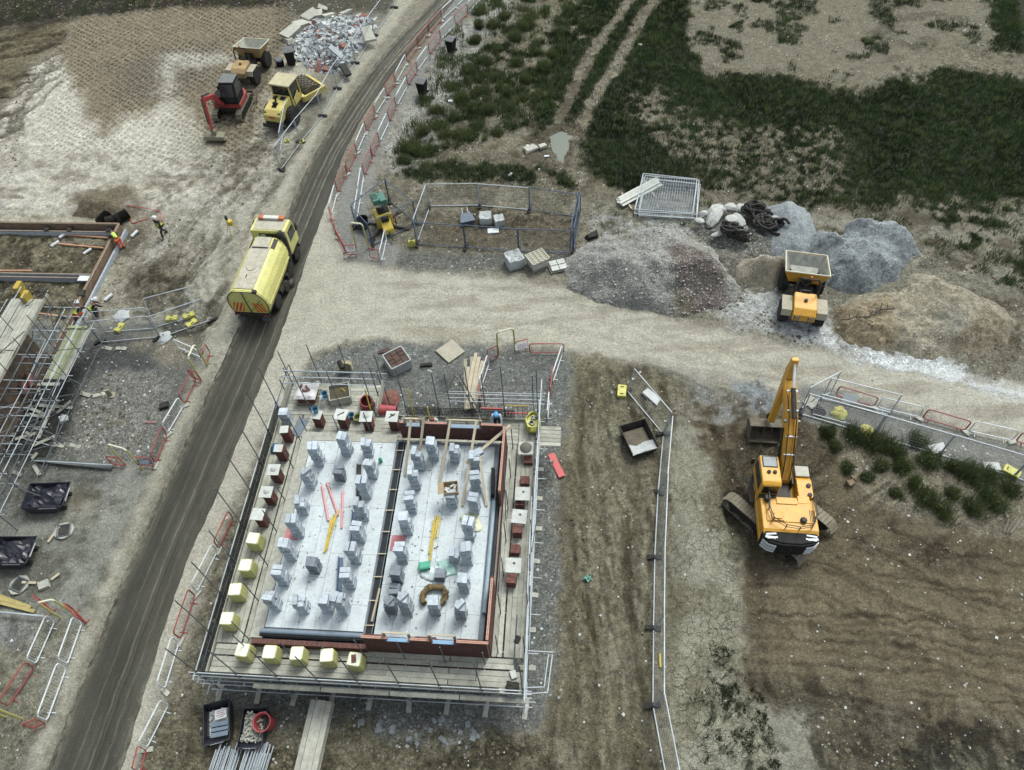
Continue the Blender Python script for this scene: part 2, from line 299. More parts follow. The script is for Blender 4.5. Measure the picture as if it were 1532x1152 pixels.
trk = [(486, 250), (505, 330), (520, 385), (590, 404), (700, 412), (850, 432), (1000, 475), (1110, 500), (1250, 530), (1420, 556), (1620, 580), (1620, 720), (1440, 650), (1300, 606), (1190, 585), (1120, 588), (1030, 568), (950, 548), (850, 520), (700, 512), (600, 510), (520, 514), (474, 535), (432, 590), (380, 680), (330, 800), (250, 1010), (200, 1180), (150, 1180), (300, 700), (415, 430), (450, 330)]
paint(trk, (198, 190, 169), .5, .8, .6, gr=.12, rou=.12)
st = fbm(X * .25, Y * 1.6, 1.1, 4, 71); paint([(560, 400), (700, 412), (850, 432), (1110, 500), (1420, 556), (1620, 580), (1620, 720), (1440, 650), (1300, 606), (1190, 585), (1030, 568), (850, 520), (600, 510)], (172, 163, 141), .8, 1, .5, op=.75, mod=blot(st, .5, .15))
paint([(1095, 440), (1180, 470), (1250, 500), (1420, 540), (1540, 580), (1540, 600), (1400, 560), (1250, 525), (1120, 480)], (232, 231, 224), .5, 1.2, 1.2, op=.97, mod=.45 + .55 * blot(n3, .36, .15))
paint([(1085, 440), (1150, 430), (1240, 470), (1260, 510), (1150, 490), (1090, 470)], (214, 213, 205), .5, 1.2, 1.4, op=.9, mod=blot(n3, .42, .12))
paint([(1300, 520), (1360, 530), (1450, 548), (1440, 560), (1360, 552), (1300, 536)], (236, 236, 230), .25, .6, .8)
paint([(1060, 455), (1110, 450), (1150, 480), (1100, 490)], (190, 188, 178), .8, 1, 1, op=.8)
paint([(960, 545), (1130, 560), (1160, 610), (1100, 640), (1040, 600)], (146, 138, 120), .8, 1.5, 1.2, op=.7, gr=.5)
paint([(1010, 560), (1060, 575), (1110, 620), (1080, 640), (1030, 600)], (158, 160, 156), .7, 1, 1, op=.8)
paint([(1090, 560), (1145, 570), (1175, 600), (1140, 625), (1100, 590)], (150, 156, 158), .5, 1, 1, op=.8)
paint([(1095, 566), (1140, 562), (1165, 580), (1130, 588)], (104, 78, 62), .4, 1, .8, op=.7, mod=blot(n3, .45))
vb = [(40, 1180), (60, 1152), (140, 960), (175, 870), (240, 720), (300, 590), (345, 480), (395, 380), (440, 270), (486, 180), (560, 80), (640, -30), (610, -30), (540, 80), (470, 180), (420, 280), (370, 390), (318, 480), (285, 570), (222, 718), (155, 870), (110, 960), (30, 1152)]
paint(vb, (184, 177, 155), .35, .4, .4, gr=.15, rou=.15)
paint([(700, -40), (735, -40), (660, 75), (600, 160), (565, 235), (545, 340), (600, 370), (590, 400), (520, 390), (500, 340), (505, 290), (545, 200), (600, 120), (650, 50)], (152, 149, 139), .25, .3, .3, gr=.2, rou=.15)
paint([(470, 535), (520, 514), (560, 510), (480, 560), (430, 620), (400, 700), (340, 880), (300, 990), (330, 1060), (300, 1180), (200, 1180), (262, 1010), (340, 800), (390, 680)], (142, 134, 110), .5, 1.0, .8, gr=.3, rou=.9)
paint([(400, 700), (340, 880), (300, 990), (275, 990), (345, 800), (380, 700)], (92, 86, 70), .5, .8, .8, op=.7, mod=blot(n3, .46))
gp = [(440, 575), (480, 535), (540, 514), (600, 512), (760, 516), (850, 524), (858, 560), (846, 640), (838, 700), (835, 850), (832, 990), (820, 1060), (790, 1092), (700, 1100), (560, 1090), (430, 1070), (330, 1050), (290, 1000), (400, 690)]
paint(gp, (132, 132, 124), .5, 1.0, .8, gr=.9, rou=.5)
paint([(560, 530), (700, 520), (700, 620), (540, 610)], (140, 140, 130), .8, 1.5, 1, op=.7, mod=blot(n2, .45, .2), gr=.5)
paint([(600, 560), (700, 560), (700, 620), (560, 620)], (80, 82, 80), .7, 1.2, 1, op=.7, mod=blot(n2, .5, .15))
paint([(815, 700), (840, 700), (838, 980), (815, 1060), (700, 1100), (600, 1096), (560, 1070), (800, 1050)], (150, 148, 138), .4, .8, .9, op=.75, mod=blot(n4, .45, .1), gr=1)
paint([(330, 1040), (560, 1060), (560, 1100), (340, 1100)], (100, 100, 92), .6, 1, .8, op=.6, gr=.8)
paint([(858, 530), (960, 548), (1030, 570), (1010, 640), (1004, 760), (1002, 900), (1010, 1180), (820, 1180), (822, 1080), (838, 980), (838, 800), (848, 640)], (137, 128, 102), .5, 1.0, .8, gr=.35, rou=.7)
paint([(860, 540), (960, 550), (980, 620), (930, 640), (870, 640)], (104, 101, 88), .8, 1.5, 1, op=.7, gr=.9, mod=blot(n2, .42, .2))
paint([(200, 1180), (250, 1060), (420, 1090), (560, 1096), (700, 1110), (830, 1090), (840, 1180)], (122, 114, 90), .5, 1.2, 1, gr=.4, rou=1)
paint([(540, 1070), (700, 1090), (720, 1130), (620, 1130)], (168, 165, 152), .5, 1, 1.2, op=.6, mod=blot(n4, .5, .1), gr=1)
ck = [(1000, 640), (1040, 620), (1070, 690), (1098, 760), (1112, 830), (1108, 920), (1118, 1010), (1150, 1052), (1200, 1080), (1235, 1180), (1010, 1180), (1000, 900), (1000, 760)]
paint(ck, (160, 154, 130), .4, 1.0, .8, gr=.3, rou=.35); CRK = M_([(1000, 720), (1085, 740), (1110, 830), (1108, 920), (1115, 1010), (1180, 1180), (1010, 1180), (1000, 900)], .6, 1, .5)
paint([(1000, 840), (1018, 760), (1022, 900), (1012, 980), (1000, 1000)], (108, 100, 78), .4, .8, .7, op=.6)
GRN = np.maximum(GRN, .75 * M_([(1070, 980), (1110, 1000), (1150, 1080), (1130, 1180), (1060, 1180), (1050, 1080)], .8, 1, 1) * blot(n4, .58, .06))
bf = [(1040, 600), (1090, 630), (1180, 610), (1235, 640), (1262, 700), (1310, 752), (1400, 778), (1700, 830), (1700, 1180), (1250, 1180), (1200, 1075), (1150, 1050), (1118, 1010), (1104, 920), (1112, 830), (1098, 760), (1070, 700)]
paint(bf, (127, 115, 91), .5, 1.0, .9, gr=.35, rou=.35)
paint([(1060, 620), (1180, 620), (1250, 690), (1300, 750), (1560, 810), (1560, 850), (1250, 850), (1120, 840), (1080, 740)], (82, 74, 58), 1, 1.5, 1.2, op=.85, rou=1., mod=.35 + .65 * blot(n2, .42, .2))
paint([(1260, 850), (1700, 900), (1700, 1040), (1150, 1000), (1130, 880)], (137, 124, 98), 2, 3, 1, op=.6, mod=blot(n2, .42, .25))
paint([(1110, 1010), (1250, 1040), (1500, 1090), (1700, 1110), (1700, 1200), (1300, 1200), (1180, 1075)], (82, 77, 62), .8, 1.5, 1.2, op=.85, rou=.9)
paint([(1145, 1060), (1205, 1070), (1225, 1130), (1240, 1190), (1150, 1190)], (164, 160, 142), .5, 1, 1, op=.8)
paint([(1230, 1060), (1300, 1080), (1290, 1180), (1220, 1180)], (120, 112, 90), .5, 1, 1, op=.6)
paint([(1380, 1110), (1550, 1130), (1550, 1180), (1380, 1180)], (100, 100, 88), .5, 1, 1, op=.6, mod=blot(n2, .5))
paint([(1225, 640), (1310, 655), (1400, 685), (1560, 740), (1560, 815), (1400, 778), (1310, 755), (1262, 705)], (150, 140, 116), .5, .9, .9, gr=.7, rou=.6)
paint([(1190, 575), (1240, 578), (1440, 640), (1560, 680), (1560, 745), (1400, 690), (1300, 655), (1195, 625)], (150, 147, 136), .3, .5, .5, gr=.5, rou=.2)
paint([(1020, 585), (1130, 590), (1190, 610), (1150, 680), (1090, 760), (1060, 690), (1010, 650)], (84, 70, 52), .8, 1.5, 1.2, op=.8, mod=blot(n3 * .6 + n4 * .4, .46, .12))
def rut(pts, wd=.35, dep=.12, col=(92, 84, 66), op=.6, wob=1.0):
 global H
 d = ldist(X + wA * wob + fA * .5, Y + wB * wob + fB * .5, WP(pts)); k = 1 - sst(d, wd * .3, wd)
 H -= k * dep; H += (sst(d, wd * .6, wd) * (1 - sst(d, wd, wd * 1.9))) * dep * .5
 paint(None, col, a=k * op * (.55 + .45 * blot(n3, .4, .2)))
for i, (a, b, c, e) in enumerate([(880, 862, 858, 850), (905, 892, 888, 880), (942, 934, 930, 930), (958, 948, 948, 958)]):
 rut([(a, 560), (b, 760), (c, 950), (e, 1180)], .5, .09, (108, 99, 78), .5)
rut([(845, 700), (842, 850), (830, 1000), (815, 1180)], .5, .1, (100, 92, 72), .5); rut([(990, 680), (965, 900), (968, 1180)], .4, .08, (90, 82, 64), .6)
FUR = [[(1120, 915), (1300, 922), (1400, 930)], [(1120, 952), (1230, 960), (1380, 972)], [(1115, 988), (1300, 1002), (1430, 1008)], [(1150, 815), (1250, 850), (1350, 905), (1450, 940), (1540, 948)], [(1270, 800), (1380, 860), (1460, 900), (1560, 922)],
  [(1120, 870), (1220, 880), (1320, 935)], [(1340, 840), (1420, 880), (1540, 895)], [(1290, 945), (1380, 955), (1450, 975), (1560, 990)], [(1210, 935), (1330, 960), (1420, 1000), (1550, 1040)], [(1440, 955), (1560, 975)], [(1270, 1020), (1400, 1040), (1560, 1060)], [(1330, 790), (1440, 830), (1560, 850)], [(1250, 830), (1310, 862), (1400, 868)], [(1120, 1020), (1260, 1045), (1400, 1080), (1560, 1110)]]
FURL = True
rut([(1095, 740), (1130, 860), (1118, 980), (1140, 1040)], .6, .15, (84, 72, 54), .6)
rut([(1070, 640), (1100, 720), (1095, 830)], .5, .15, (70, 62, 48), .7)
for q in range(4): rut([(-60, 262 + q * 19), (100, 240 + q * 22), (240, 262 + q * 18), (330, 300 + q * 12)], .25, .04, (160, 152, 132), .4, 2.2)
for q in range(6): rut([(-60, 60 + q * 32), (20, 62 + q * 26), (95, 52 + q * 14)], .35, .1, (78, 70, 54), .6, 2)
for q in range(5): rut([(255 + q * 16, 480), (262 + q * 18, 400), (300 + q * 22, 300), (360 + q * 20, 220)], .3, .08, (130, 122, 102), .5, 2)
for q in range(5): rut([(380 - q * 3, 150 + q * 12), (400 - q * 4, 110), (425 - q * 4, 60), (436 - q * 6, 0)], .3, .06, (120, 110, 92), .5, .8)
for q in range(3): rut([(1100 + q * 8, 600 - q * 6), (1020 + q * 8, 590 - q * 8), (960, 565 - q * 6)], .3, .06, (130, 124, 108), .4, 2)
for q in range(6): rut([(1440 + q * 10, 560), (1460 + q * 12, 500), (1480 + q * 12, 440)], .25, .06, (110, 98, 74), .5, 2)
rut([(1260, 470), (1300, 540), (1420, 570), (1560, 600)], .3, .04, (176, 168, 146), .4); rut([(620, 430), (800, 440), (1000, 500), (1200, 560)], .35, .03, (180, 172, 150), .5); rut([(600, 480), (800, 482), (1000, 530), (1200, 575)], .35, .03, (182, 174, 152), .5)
def streaks(poly, ang, fx, fy, col_d, col_l, op, dep, seed, soft=1.0, thr=.52):
 global H
 k = M_(poly, soft, 1, .5); c, s = math.cos(ang), math.sin(ang); A = (X * c + Y * s) + wA * .8; B = -X * s + Y * c; n = fbm(A * fx, B * fy, 1.0, 4, seed, .6); w_ = .35 + .65 * blot(n2, .38, .2)
 paint(None, col_d, a=k * w_ * op * sst(n, thr, thr + .07)); paint(None, col_l, a=k * w_ * op * .6 * sst(-n, -.47, -.40)); H -= k * w_ * dep * sst(n, thr - .04, thr + .08)
HP = [(860, 545), (960, 550), (1020, 575), (1006, 700), (1000, 900), (1006, 1180), (826, 1180), (842, 960), (845, 700)]
streaks(HP, -.03, 2.2, .10, (88, 80, 60), (162, 154, 130), .6, .07, 211); streaks(HP, .05, 4.5, .5, (78, 70, 52), (166, 160, 136), .55, .04, 212)
streaks([(1130, 830), (1560, 830), (1700, 1180), (1250, 1180), (1120, 1000)], 0, 3.2, .8, (96, 82, 60), (150, 134, 102), .3, .015, 213); streaks([(1100, 640), (1260, 680), (1560, 810), (1700, 850), (1130, 850)], .5, .4, 2.4, (66, 58, 42), (132, 118, 92), .55, .06, 214)
for i, f_ in enumerate(FUR):
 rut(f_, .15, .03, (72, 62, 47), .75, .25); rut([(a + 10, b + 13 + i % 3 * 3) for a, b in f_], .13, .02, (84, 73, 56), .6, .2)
streaks([(1110, 1000), (1700, 1080), (1700, 1200), (1130, 1180)], .3, 1.4, .7, (46, 44, 36), (136, 130, 108), .7, .06, 215)
streaks([(215, 470), (240, 330), (330, 230), (470, 170), (420, 300), (330, 510)], -.35, 1.6, .3, (104, 96, 76), (204, 198, 180), .65, .06, 216)
streaks([(-60, 250), (330, 230), (330, 320), (-60, 325)], -.25, .3, 1.4, (140, 130, 106), (222, 217, 202), .6, .05, 217, thr=.54)
streaks([(-60, 45), (110, 25), (60, 140), (-60, 300)], .4, .3, 1.3, (72, 64, 48), (152, 142, 112), .8, .06, 218)
streaks([(-90, 350), (185, 350), (110, 480), (-90, 480)], 0, 1.5, 1.5, (66, 60, 44), (158, 148, 118), .8, .06, 219, .3)
streaks([(200, 400), (270, 390), (330, 440), (330, 510), (150, 520), (190, 450)], 0, 1.2, 1.2, (70, 64, 50), (150, 142, 120), .8, .05, 220)
streaks([(210, 1180), (260, 1050), (420, 1085), (700, 1110), (840, 1090), (840, 1180)], .1, .9, .9, (76, 70, 54), (154, 146, 122), .75, .05, 221)
streaks([(400, 620), (480, 560), (430, 620), (330, 960), (310, 1060), (210, 1180), (340, 800)], -.15, 1.8, .4, (80, 74, 58), (164, 156, 134), .7, .06, 222, .6)
streaks([(40, 690), (230, 700), (60, 1180), (-60, 1180), (-60, 700)], .2, .8, .8, (96, 94, 82), (176, 174, 160), .65, .03, 223)
streaks([(1010, 600), (1100, 620), (1110, 900), (1120, 1180), (1010, 1180)], -.05, 1.0, .7, (112, 104, 80), (180, 176, 156), .55, .04, 224)
streaks([(880, 300), (1560, 330), (1560, 440), (1380, 400), (880, 350)], .1, .9, 1.0, (88, 80, 62), (170, 164, 144), .7, .05, 225)
streaks([(600, 200), (900, 0), (1040, 0), (1000, 330), (600, 330)], 1.0, .8, .8, (84, 76, 56), (164, 156, 132), .6, .04, 226)
road_c = [(126, 1152), (222, 880), (291, 700), (384, 490), (463, 306), (520, 190), (582, 100), (664, 0), (700, -50)]
rcw = WP(road_c)
flat = sst(ldist(X, Y, rcw), 2.6, 4.5)
H += ROU * flat * ((n2 - .5) * .26 + (n3 - .5) * .24 + (n4 - .5) * .16) * .62
H += GRN * .10 * (n3 - .3)
hole = M_([(1075, 640), (1150, 630), (1235, 660), (1260, 800), (1130, 830), (1085, 760)], 1.5, 1, .5); H -= hole * .25
pud = sst(sdist(*warp(.4, .5), WP([(819, 198), (838, 193), (856, 200), (852, 222), (844, 243), (834, 238), (822, 216)])), -.3, .5); H -= pud * .22
plot = sst(sdist(X, Y, [W(-14.9, 8.9)[:2], W(-1.9, 8.9)[:2], W(-1.9, 21.6)[:2], W(-14.9, 21.6)[:2]]), -1, .4); H *= (1 - plot)
edge = np.clip(np.maximum(np.abs(X) - 54, 0) + np.maximum(Y - 86, 0) + np.maximum(2 - Y, 0), 0, 1); H *= (1 - edge)
d_r = ldist(X, Y, rcw); H = np.where(d_r < 2.6, np.minimum(H, 0) * .2, H)
GRN = np.where(d_r < 2.4, 0, GRN)
n5 = fbm(X, Y, 2.6, 3, 201); GRN = np.clip(GRN * (.35 + 1.3 * n5) + .12 * (GRN > .9), 0, 1) * sst(GRN + (n5 - .5) * .9, .1, .6)
gcol = np.array(S(38, 46, 32)); gk = sst(GRN, .1, .8)[..., None] * .82
T = T * (1 - gk) + gcol * gk; GRV *= (1 - gk[..., 0])
out_ = edge[..., None]; T = T * (1 - out_) + np.array(S(96, 98, 76)) * out_
def ground_mat():
 m = bpy.data.materials.new('soil'); m.use_nodes = True; N = m.node_tree.nodes; Lk = m.node_tree.links
 b = N['Principled BSDF']; b.inputs['Roughness'].default_value = .95; b.inputs['Specular IOR Level'].default_value = .15
 def at(n): a = N.new('ShaderNodeAttribute'); a.attribute_name = n; return a
 geo = N.new('ShaderNodeNewGeometry'); pos = geo.outputs['Position']
 def noise(sc, det=8, ro=.65, vec=pos):
  n = N.new('ShaderNodeTexNoise'); n.inputs['Scale'].default_value = sc; n.inputs['Detail'].default_value = det; n.inputs['Roughness'].default_value = ro; Lk.new(vec, n.inputs['Vector']); return n.outputs[0]
 def mr(x, a, b_, c, d): n = N.new('ShaderNodeMapRange'); Lk.new(x, n.inputs[0]); [setattr(n.inputs[i + 1], 'default_value', q) for i, q in enumerate((a, b_, c, d))]; return n.outputs[0]
 def mt(op, x, y=None):
  n = N.new('ShaderNodeMath'); n.operation = op
  for i, q in enumerate((x, y)):
   if q is None: continue
   if isinstance(q, (int, float)): n.inputs[i].default_value = q
   else: Lk.new(q, n.inputs[i])
  return n.outputs[0]
 def lerp1(f, x): return mt('ADD', mt('MULTIPLY', mt('SUBTRACT', x, 1.0), f), 1.0)     # 1 + f (x - 1)
 g, dm, cr, ro = at('gravel').outputs['Fac'], at('dimple').outputs['Fac'], at('crack').outputs['Fac'], at('rough').outputs['Fac']
 fac = mt('MULTIPLY', mr(noise(.9), .3, .7, .84, 1.16), mr(noise(6.5, 10, .75), .32, .68, .70, 1.30))
 fac = mt('MULTIPLY', fac, lerp1(ro, mr(noise(2.2, 10, .75), .38, .6, .52, 1.26)))
 fac = mt('MULTIPLY', fac, mr(noise(17, 5, .7), .3, .7, .74, 1.26)); fac = mt('MULTIPLY', fac, lerp1(mt('ADD', mt('MULTIPLY', ro, .9), .08), mr(noise(3.4, 12, .85), .40, .50, .50, 1.08)))
 vo = N.new('ShaderNodeTexVoronoi'); vo.inputs['Scale'].default_value = 12; Lk.new(pos, vo.inputs['Vector'])
 sp = N.new('ShaderNodeSeparateColor'); Lk.new(vo.outputs['Color'], sp.inputs[0])
 stone = mt('MULTIPLY', mr(sp.outputs[0], 0, 1, .72, 1.36), mr(vo.outputs['Distance'], .0, .7, 1.12, .78))
 fac = mt('MULTIPLY', fac, lerp1(g, stone))
 vg = N.new('ShaderNodeTexVoronoi'); vg.inputs['Scale'].default_value = 17; Lk.new(pos, vg.inputs['Vector']); sg = N.new('ShaderNodeSeparateColor'); Lk.new(vg.outputs['Color'], sg.inputs[0])
 fac = mt('MULTIPLY', fac, lerp1(mt('ADD', mt('MULTIPLY', ro, .7), .3), mt('MULTIPLY', mr(sg.outputs[0], 0, 1, .74, 1.26), mr(vg.outputs['Distance'], .1, .7, 1.08, .84))))
 vh = N.new('ShaderNodeTexVoronoi'); vh.inputs['Scale'].default_value = 6.2; Lk.new(pos, vh.inputs['Vector']); sh = N.new('ShaderNodeSeparateColor'); Lk.new(vh.outputs['Color'], sh.inputs[0])
 fac = mt('MULTIPLY', fac, lerp1(mt('MULTIPLY', mt('GREATER_THAN', sh.outputs[0], .6), ro), mr(vh.outputs['Distance'], .12, .4, .58, 1.0)))
 vs = N.new('ShaderNodeTexVoronoi'); vs.inputs['Scale'].default_value = 6.5; Lk.new(pos, vs.inputs['Vector'])
 s2 = N.new('ShaderNodeSeparateColor'); Lk.new(vs.outputs['Color'], s2.inputs[0])
 chip = mt('MULTIPLY', mt('GREATER_THAN', s2.outputs[1], .72), mt('LESS_THAN', vs.outputs['Distance'], .16))
 chipf = mt('MULTIPLY', chip, mr(g, .4, .95, 0.0, .55))
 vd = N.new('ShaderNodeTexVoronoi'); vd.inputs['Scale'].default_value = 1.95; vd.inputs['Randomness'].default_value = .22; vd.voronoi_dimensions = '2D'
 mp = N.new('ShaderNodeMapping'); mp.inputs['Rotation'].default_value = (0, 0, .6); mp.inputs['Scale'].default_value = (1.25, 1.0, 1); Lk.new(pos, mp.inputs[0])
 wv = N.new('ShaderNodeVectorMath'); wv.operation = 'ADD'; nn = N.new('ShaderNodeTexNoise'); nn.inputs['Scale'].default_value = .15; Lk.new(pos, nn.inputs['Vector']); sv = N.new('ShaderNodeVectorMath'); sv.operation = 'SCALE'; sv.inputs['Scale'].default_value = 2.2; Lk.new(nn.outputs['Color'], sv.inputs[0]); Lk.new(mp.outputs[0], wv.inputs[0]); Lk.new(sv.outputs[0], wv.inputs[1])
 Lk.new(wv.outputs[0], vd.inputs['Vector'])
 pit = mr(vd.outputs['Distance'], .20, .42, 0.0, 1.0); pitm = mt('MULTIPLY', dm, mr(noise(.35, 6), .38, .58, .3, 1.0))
 fac = mt('MULTIPLY', fac, lerp1(pitm, mr(pit, 0, 1, .50, 1.12)))  # dimple bottoms darkened in colour, for moist soil and for shade in the holes
 vc = N.new('ShaderNodeTexVoronoi'); vc.feature = 'DISTANCE_TO_EDGE'; vc.inputs['Scale'].default_value = 2.3
 wn = N.new('ShaderNodeTexNoise'); wn.inputs['Scale'].default_value = 3; Lk.new(pos, wn.inputs['Vector']); wa = N.new('ShaderNodeVectorMath'); wa.operation = 'SCALE'; wa.inputs['Scale'].default_value = .35; Lk.new(wn.outputs['Color'], wa.inputs[0]); wb = N.new('ShaderNodeVectorMath'); wb.operation = 'ADD'; Lk.new(pos, wb.inputs[0]); Lk.new(wa.outputs[0], wb.inputs[1]); Lk.new(wb.outputs[0], vc.inputs['Vector'])
 crv = mr(vc.outputs['Distance'], .012, .045, 0.0, 1.0)
 crm = mt('MULTIPLY', cr, mr(noise(.5, 3), .4, .55, .35, 1.0)); fac = mt('MULTIPLY', fac, lerp1(crm, mr(crv, 0, 1, .42, 1.06)))
 tint = at('tint').outputs['Color']; vm = N.new('ShaderNodeVectorMath'); vm.operation = 'SCALE'; Lk.new(tint, vm.inputs[0]); Lk.new(fac, vm.inputs['Scale'])
 mx = N.new('ShaderNodeMix'); mx.data_type = 'RGBA'; Lk.new(chipf, mx.inputs[0]); Lk.new(vm.outputs[0], mx.inputs[6]); mx.inputs[7].default_value = (*S(205, 203, 194), 1)
 Lk.new(mx.outputs[2], b.inputs['Base Color'])
 h = mt('ADD', mt('MULTIPLY', noise(4, 10, .75), .22), mt('MULTIPLY', noise(16, 6, .65), .08))
 h = mt('ADD', h, mt('MULTIPLY', mt('MULTIPLY', mr(vo.outputs['Distance'], 0, .6, 1, 0), g), .03))
 h = mt('ADD', h, mt('MULTIPLY', mt('MULTIPLY', pit, pitm), .14)); h = mt('ADD', h, mt('MULTIPLY', mt('MULTIPLY', crv, crm), .05))
 bp = N.new('ShaderNodeBump'); bp.inputs['Strength'].default_value = .85; bp.inputs['Distance'].default_value = .9; Lk.new(h, bp.inputs['Height']); Lk.new(bp.outputs[0], b.inputs['Normal'])
 return m
def surface_attrs(T_, g=0, d=0, c=0, r=.5):
 n = T_.reshape(-1, 3).shape[0]; t4 = np.ones((n, 4)); t4[:, :3] = T_.reshape(-1, 3)
 ar = lambda v: np.full(n, v) if np.isscalar(v) else v.ravel()
 return {'tint': ('FLOAT_COLOR', t4), 'gravel': ('FLOAT', ar(g)), 'dimple': ('FLOAT', ar(d)), 'crack': ('FLOAT', ar(c)), 'rough': ('FLOAT', ar(r))}
SOIL = ground_mat()
ny, nx = SHP; idx = np.arange(ny * nx).reshape(ny, nx)
FQ = np.stack([idx[:-1, :-1], idx[:-1, 1:], idx[1:, 1:], idx[1:, :-1]], -1).reshape(-1, 4)
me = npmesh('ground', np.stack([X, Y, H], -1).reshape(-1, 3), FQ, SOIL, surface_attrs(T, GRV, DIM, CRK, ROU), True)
g_ = obj('ground', me); g_['kind'] = 'structure'
x0g, y0g, dg = -54.0, 2.0, .14
_HX = H[5:-5, 5:-5]; _GX = GRN[5:-5, 5:-5]; _VX = GRV[5:-5, 5:-5]; _RX = ROU[5:-5, 5:-5]
def samp(A, x, y):
 i = np.clip(np.searchsorted(gy[5:-5], y), 0, A.shape[0] - 1); j = np.clip(np.searchsorted(gx[5:-5], x), 0, A.shape[1] - 1); return A[i, j]
def gh(x, y): return float(samp(_HX, x, y))
def PG(px, py):
 p = P(px, py, 0); p.z = gh(p.x, p.y); return p
def smooth_line(pts, step=.5):
 out = []; pts = [Vector((*p, 0)) if len(p) == 2 else Vector(p) for p in pts]
 for i in range(len(pts) - 1):
  p0 = pts[max(i - 1, 0)]; p1 = pts[i]; p2 = pts[i + 1]; p3 = pts[min(i + 2, len(pts) - 1)]; n = max(2, int((p2 - p1).length / step))
  for k in range(n):
   t = k / n; out.append(.5 * ((2 * p1) + (-p0 + p2) * t + (2 * p0 - 5 * p1 + 4 * p2 - p3) * t * t + (-p0 + 3 * p1 - 3 * p2 + p3) * t ** 3))
 out.append(pts[-1]); return out
rl = WP([(20, 1260), (68, 1152), (176, 880), (247, 720), (340, 520), (392, 400), (455, 260), (488, 200), (560, 96), (648, 0), (690, -45)])
rr = WP([(148, 1260), (184, 1152), (268, 880), (340, 707), (422, 500), (474, 350), (500, 279), (516, 230), (560, 150), (610, 85), (682, 0), (715, -40)])
A_, B_ = smooth_line(rl, .25), smooth_line(rr, .25); nr = 700; nc = 17
def resamp(L_, n): s = np.array([[p.x, p.y] for p in L_]); d = np.concatenate([[0], np.cumsum(np.hypot(*np.diff(s, axis=0).T))]); t = np.linspace(0, d[-1], n); return np.stack([np.interp(t, d, s[:, 0]), np.interp(t, d, s[:, 1])], -1), t
ra, ta = resamp(A_, nr); rb, _ = resamp(B_, nr)
ja = (fbm(ta, ta * 0, 1.5, 4, 5) - .5) * .16; jb = (fbm(ta, ta * 0 + 9, 1.5, 4, 6) - .5) * .22
tt = np.linspace(0, 1, nc)[None, :, None]; wd = rb - ra; wn_ = wd / np.linalg.norm(wd, axis=1)[:, None]
ra2 = ra + wn_ * ja[:, None]; rb2 = rb + wn_ * jb[:, None]; RV = ra2[:, None] * (1 - tt) + rb2[:, None] * tt
Z = np.full((nr, nc, 1), .03); Z[:, 0] = -.02; Z[:, -1] = -.02; Z[:, 1:-1, 0] += .015 * np.sin(np.linspace(0, np.pi, nc - 2))[None]
ir = np.arange(nr * nc).reshape(nr, nc); RF = np.stack([ir[:-1, :-1], ir[:-1, 1:], ir[1:, 1:], ir[1:, :-1]], -1).reshape(-1, 4)
m = bpy.data.materials.new('tarmac'); m.use_nodes = True; N = m.node_tree.nodes; Lk = m.node_tree.links; b = N['Principled BSDF']
b.inputs['Roughness'].default_value = .8; b.inputs['Specular IOR Level'].default_value = .25
ac = N.new('ShaderNodeAttribute'); ac.attribute_name = 'across'; al = N.new('ShaderNodeAttribute'); al.attribute_name = 'along'
cx = N.new('ShaderNodeCombineXYZ'); Lk.new(ac.outputs['Fac'], cx.inputs[0]); Lk.new(al.outputs['Fac'], cx.inputs[1])
def rn(sx, sy, det=6, ro=.6):
 mp = N.new('ShaderNodeMapping'); mp.inputs['Scale'].default_value = (sx, sy, 1); Lk.new(cx.outputs[0], mp.inputs[0]); n = N.new('ShaderNodeTexNoise'); n.inputs['Scale'].default_value = 1; n.inputs['Detail'].default_value = det; n.inputs['Roughness'].default_value = ro; Lk.new(mp.outputs[0], n.inputs['Vector']); return n.outputs[0]
def rmr(x, a, b_, c, d): n = N.new('ShaderNodeMapRange'); Lk.new(x, n.inputs[0]); [setattr(n.inputs[i + 1], 'default_value', q) for i, q in enumerate((a, b_, c, d))]; return n.outputs[0]
def rmt(op, x, y):
 n = N.new('ShaderNodeMath'); n.operation = op
 for i, q in enumerate((x, y)):
  if isinstance(q, (int, float)): n.inputs[i].default_value = q
  else: Lk.new(q, n.inputs[i])
 return n.outputs[0]
f1 = rmt('MULTIPLY', rmr(rn(3, .014, 4), .3, .7, .72, 1.35), rmr(rn(11, .05, 6, .7), .3, .7, .78, 1.25)); f1 = rmt('MULTIPLY', f1, rmr(rn(.7, .22, 6, .65), .35, .65, .72, 1.3)); f1 = rmt('MULTIPLY', f1, rmr(rn(13, 13, 6, .75), .3, .7, .66, 1.36))
vm = N.new('ShaderNodeVectorMath'); vm.operation = 'SCALE'; vm.inputs[0].default_value = S(64, 62, 53); Lk.new(f1, vm.inputs['Scale'])
up_ = rmr(al.outputs['Fac'], 22, 52, .25, .8)
lines = rmt('MULTIPLY', rmr(rn(4.5, .012, 4, .6), .54, .60, 0, 1), rmr(rn(8, 1.4, 6, .75), .38, .56, .1, 1)); dk = rmt('MULTIPLY', lines, up_)
edg = rmt('MULTIPLY', rmr(ac.outputs['Fac'], 3.0, 3.55, 0, .0), 1.0)
sc2 = rmt('MULTIPLY', rmr(rn(5, 4, 5, .7), .61, .65, 0, .8), rmr(ac.outputs['Fac'], 2.7, 3.4, 0, 1)); dk = rmt('MAXIMUM', dk, sc2); e_ = rmt('MAXIMUM', rmr(ac.outputs['Fac'], .1, .55, 1, 0), rmr(ac.outputs['Fac'], 2.95, 3.5, 0, 1)); dk = rmt('MAXIMUM', dk, rmt('MULTIPLY', e_, rmr(rn(3, 1.2, 7, .75), .44, .60, 0, .75)))
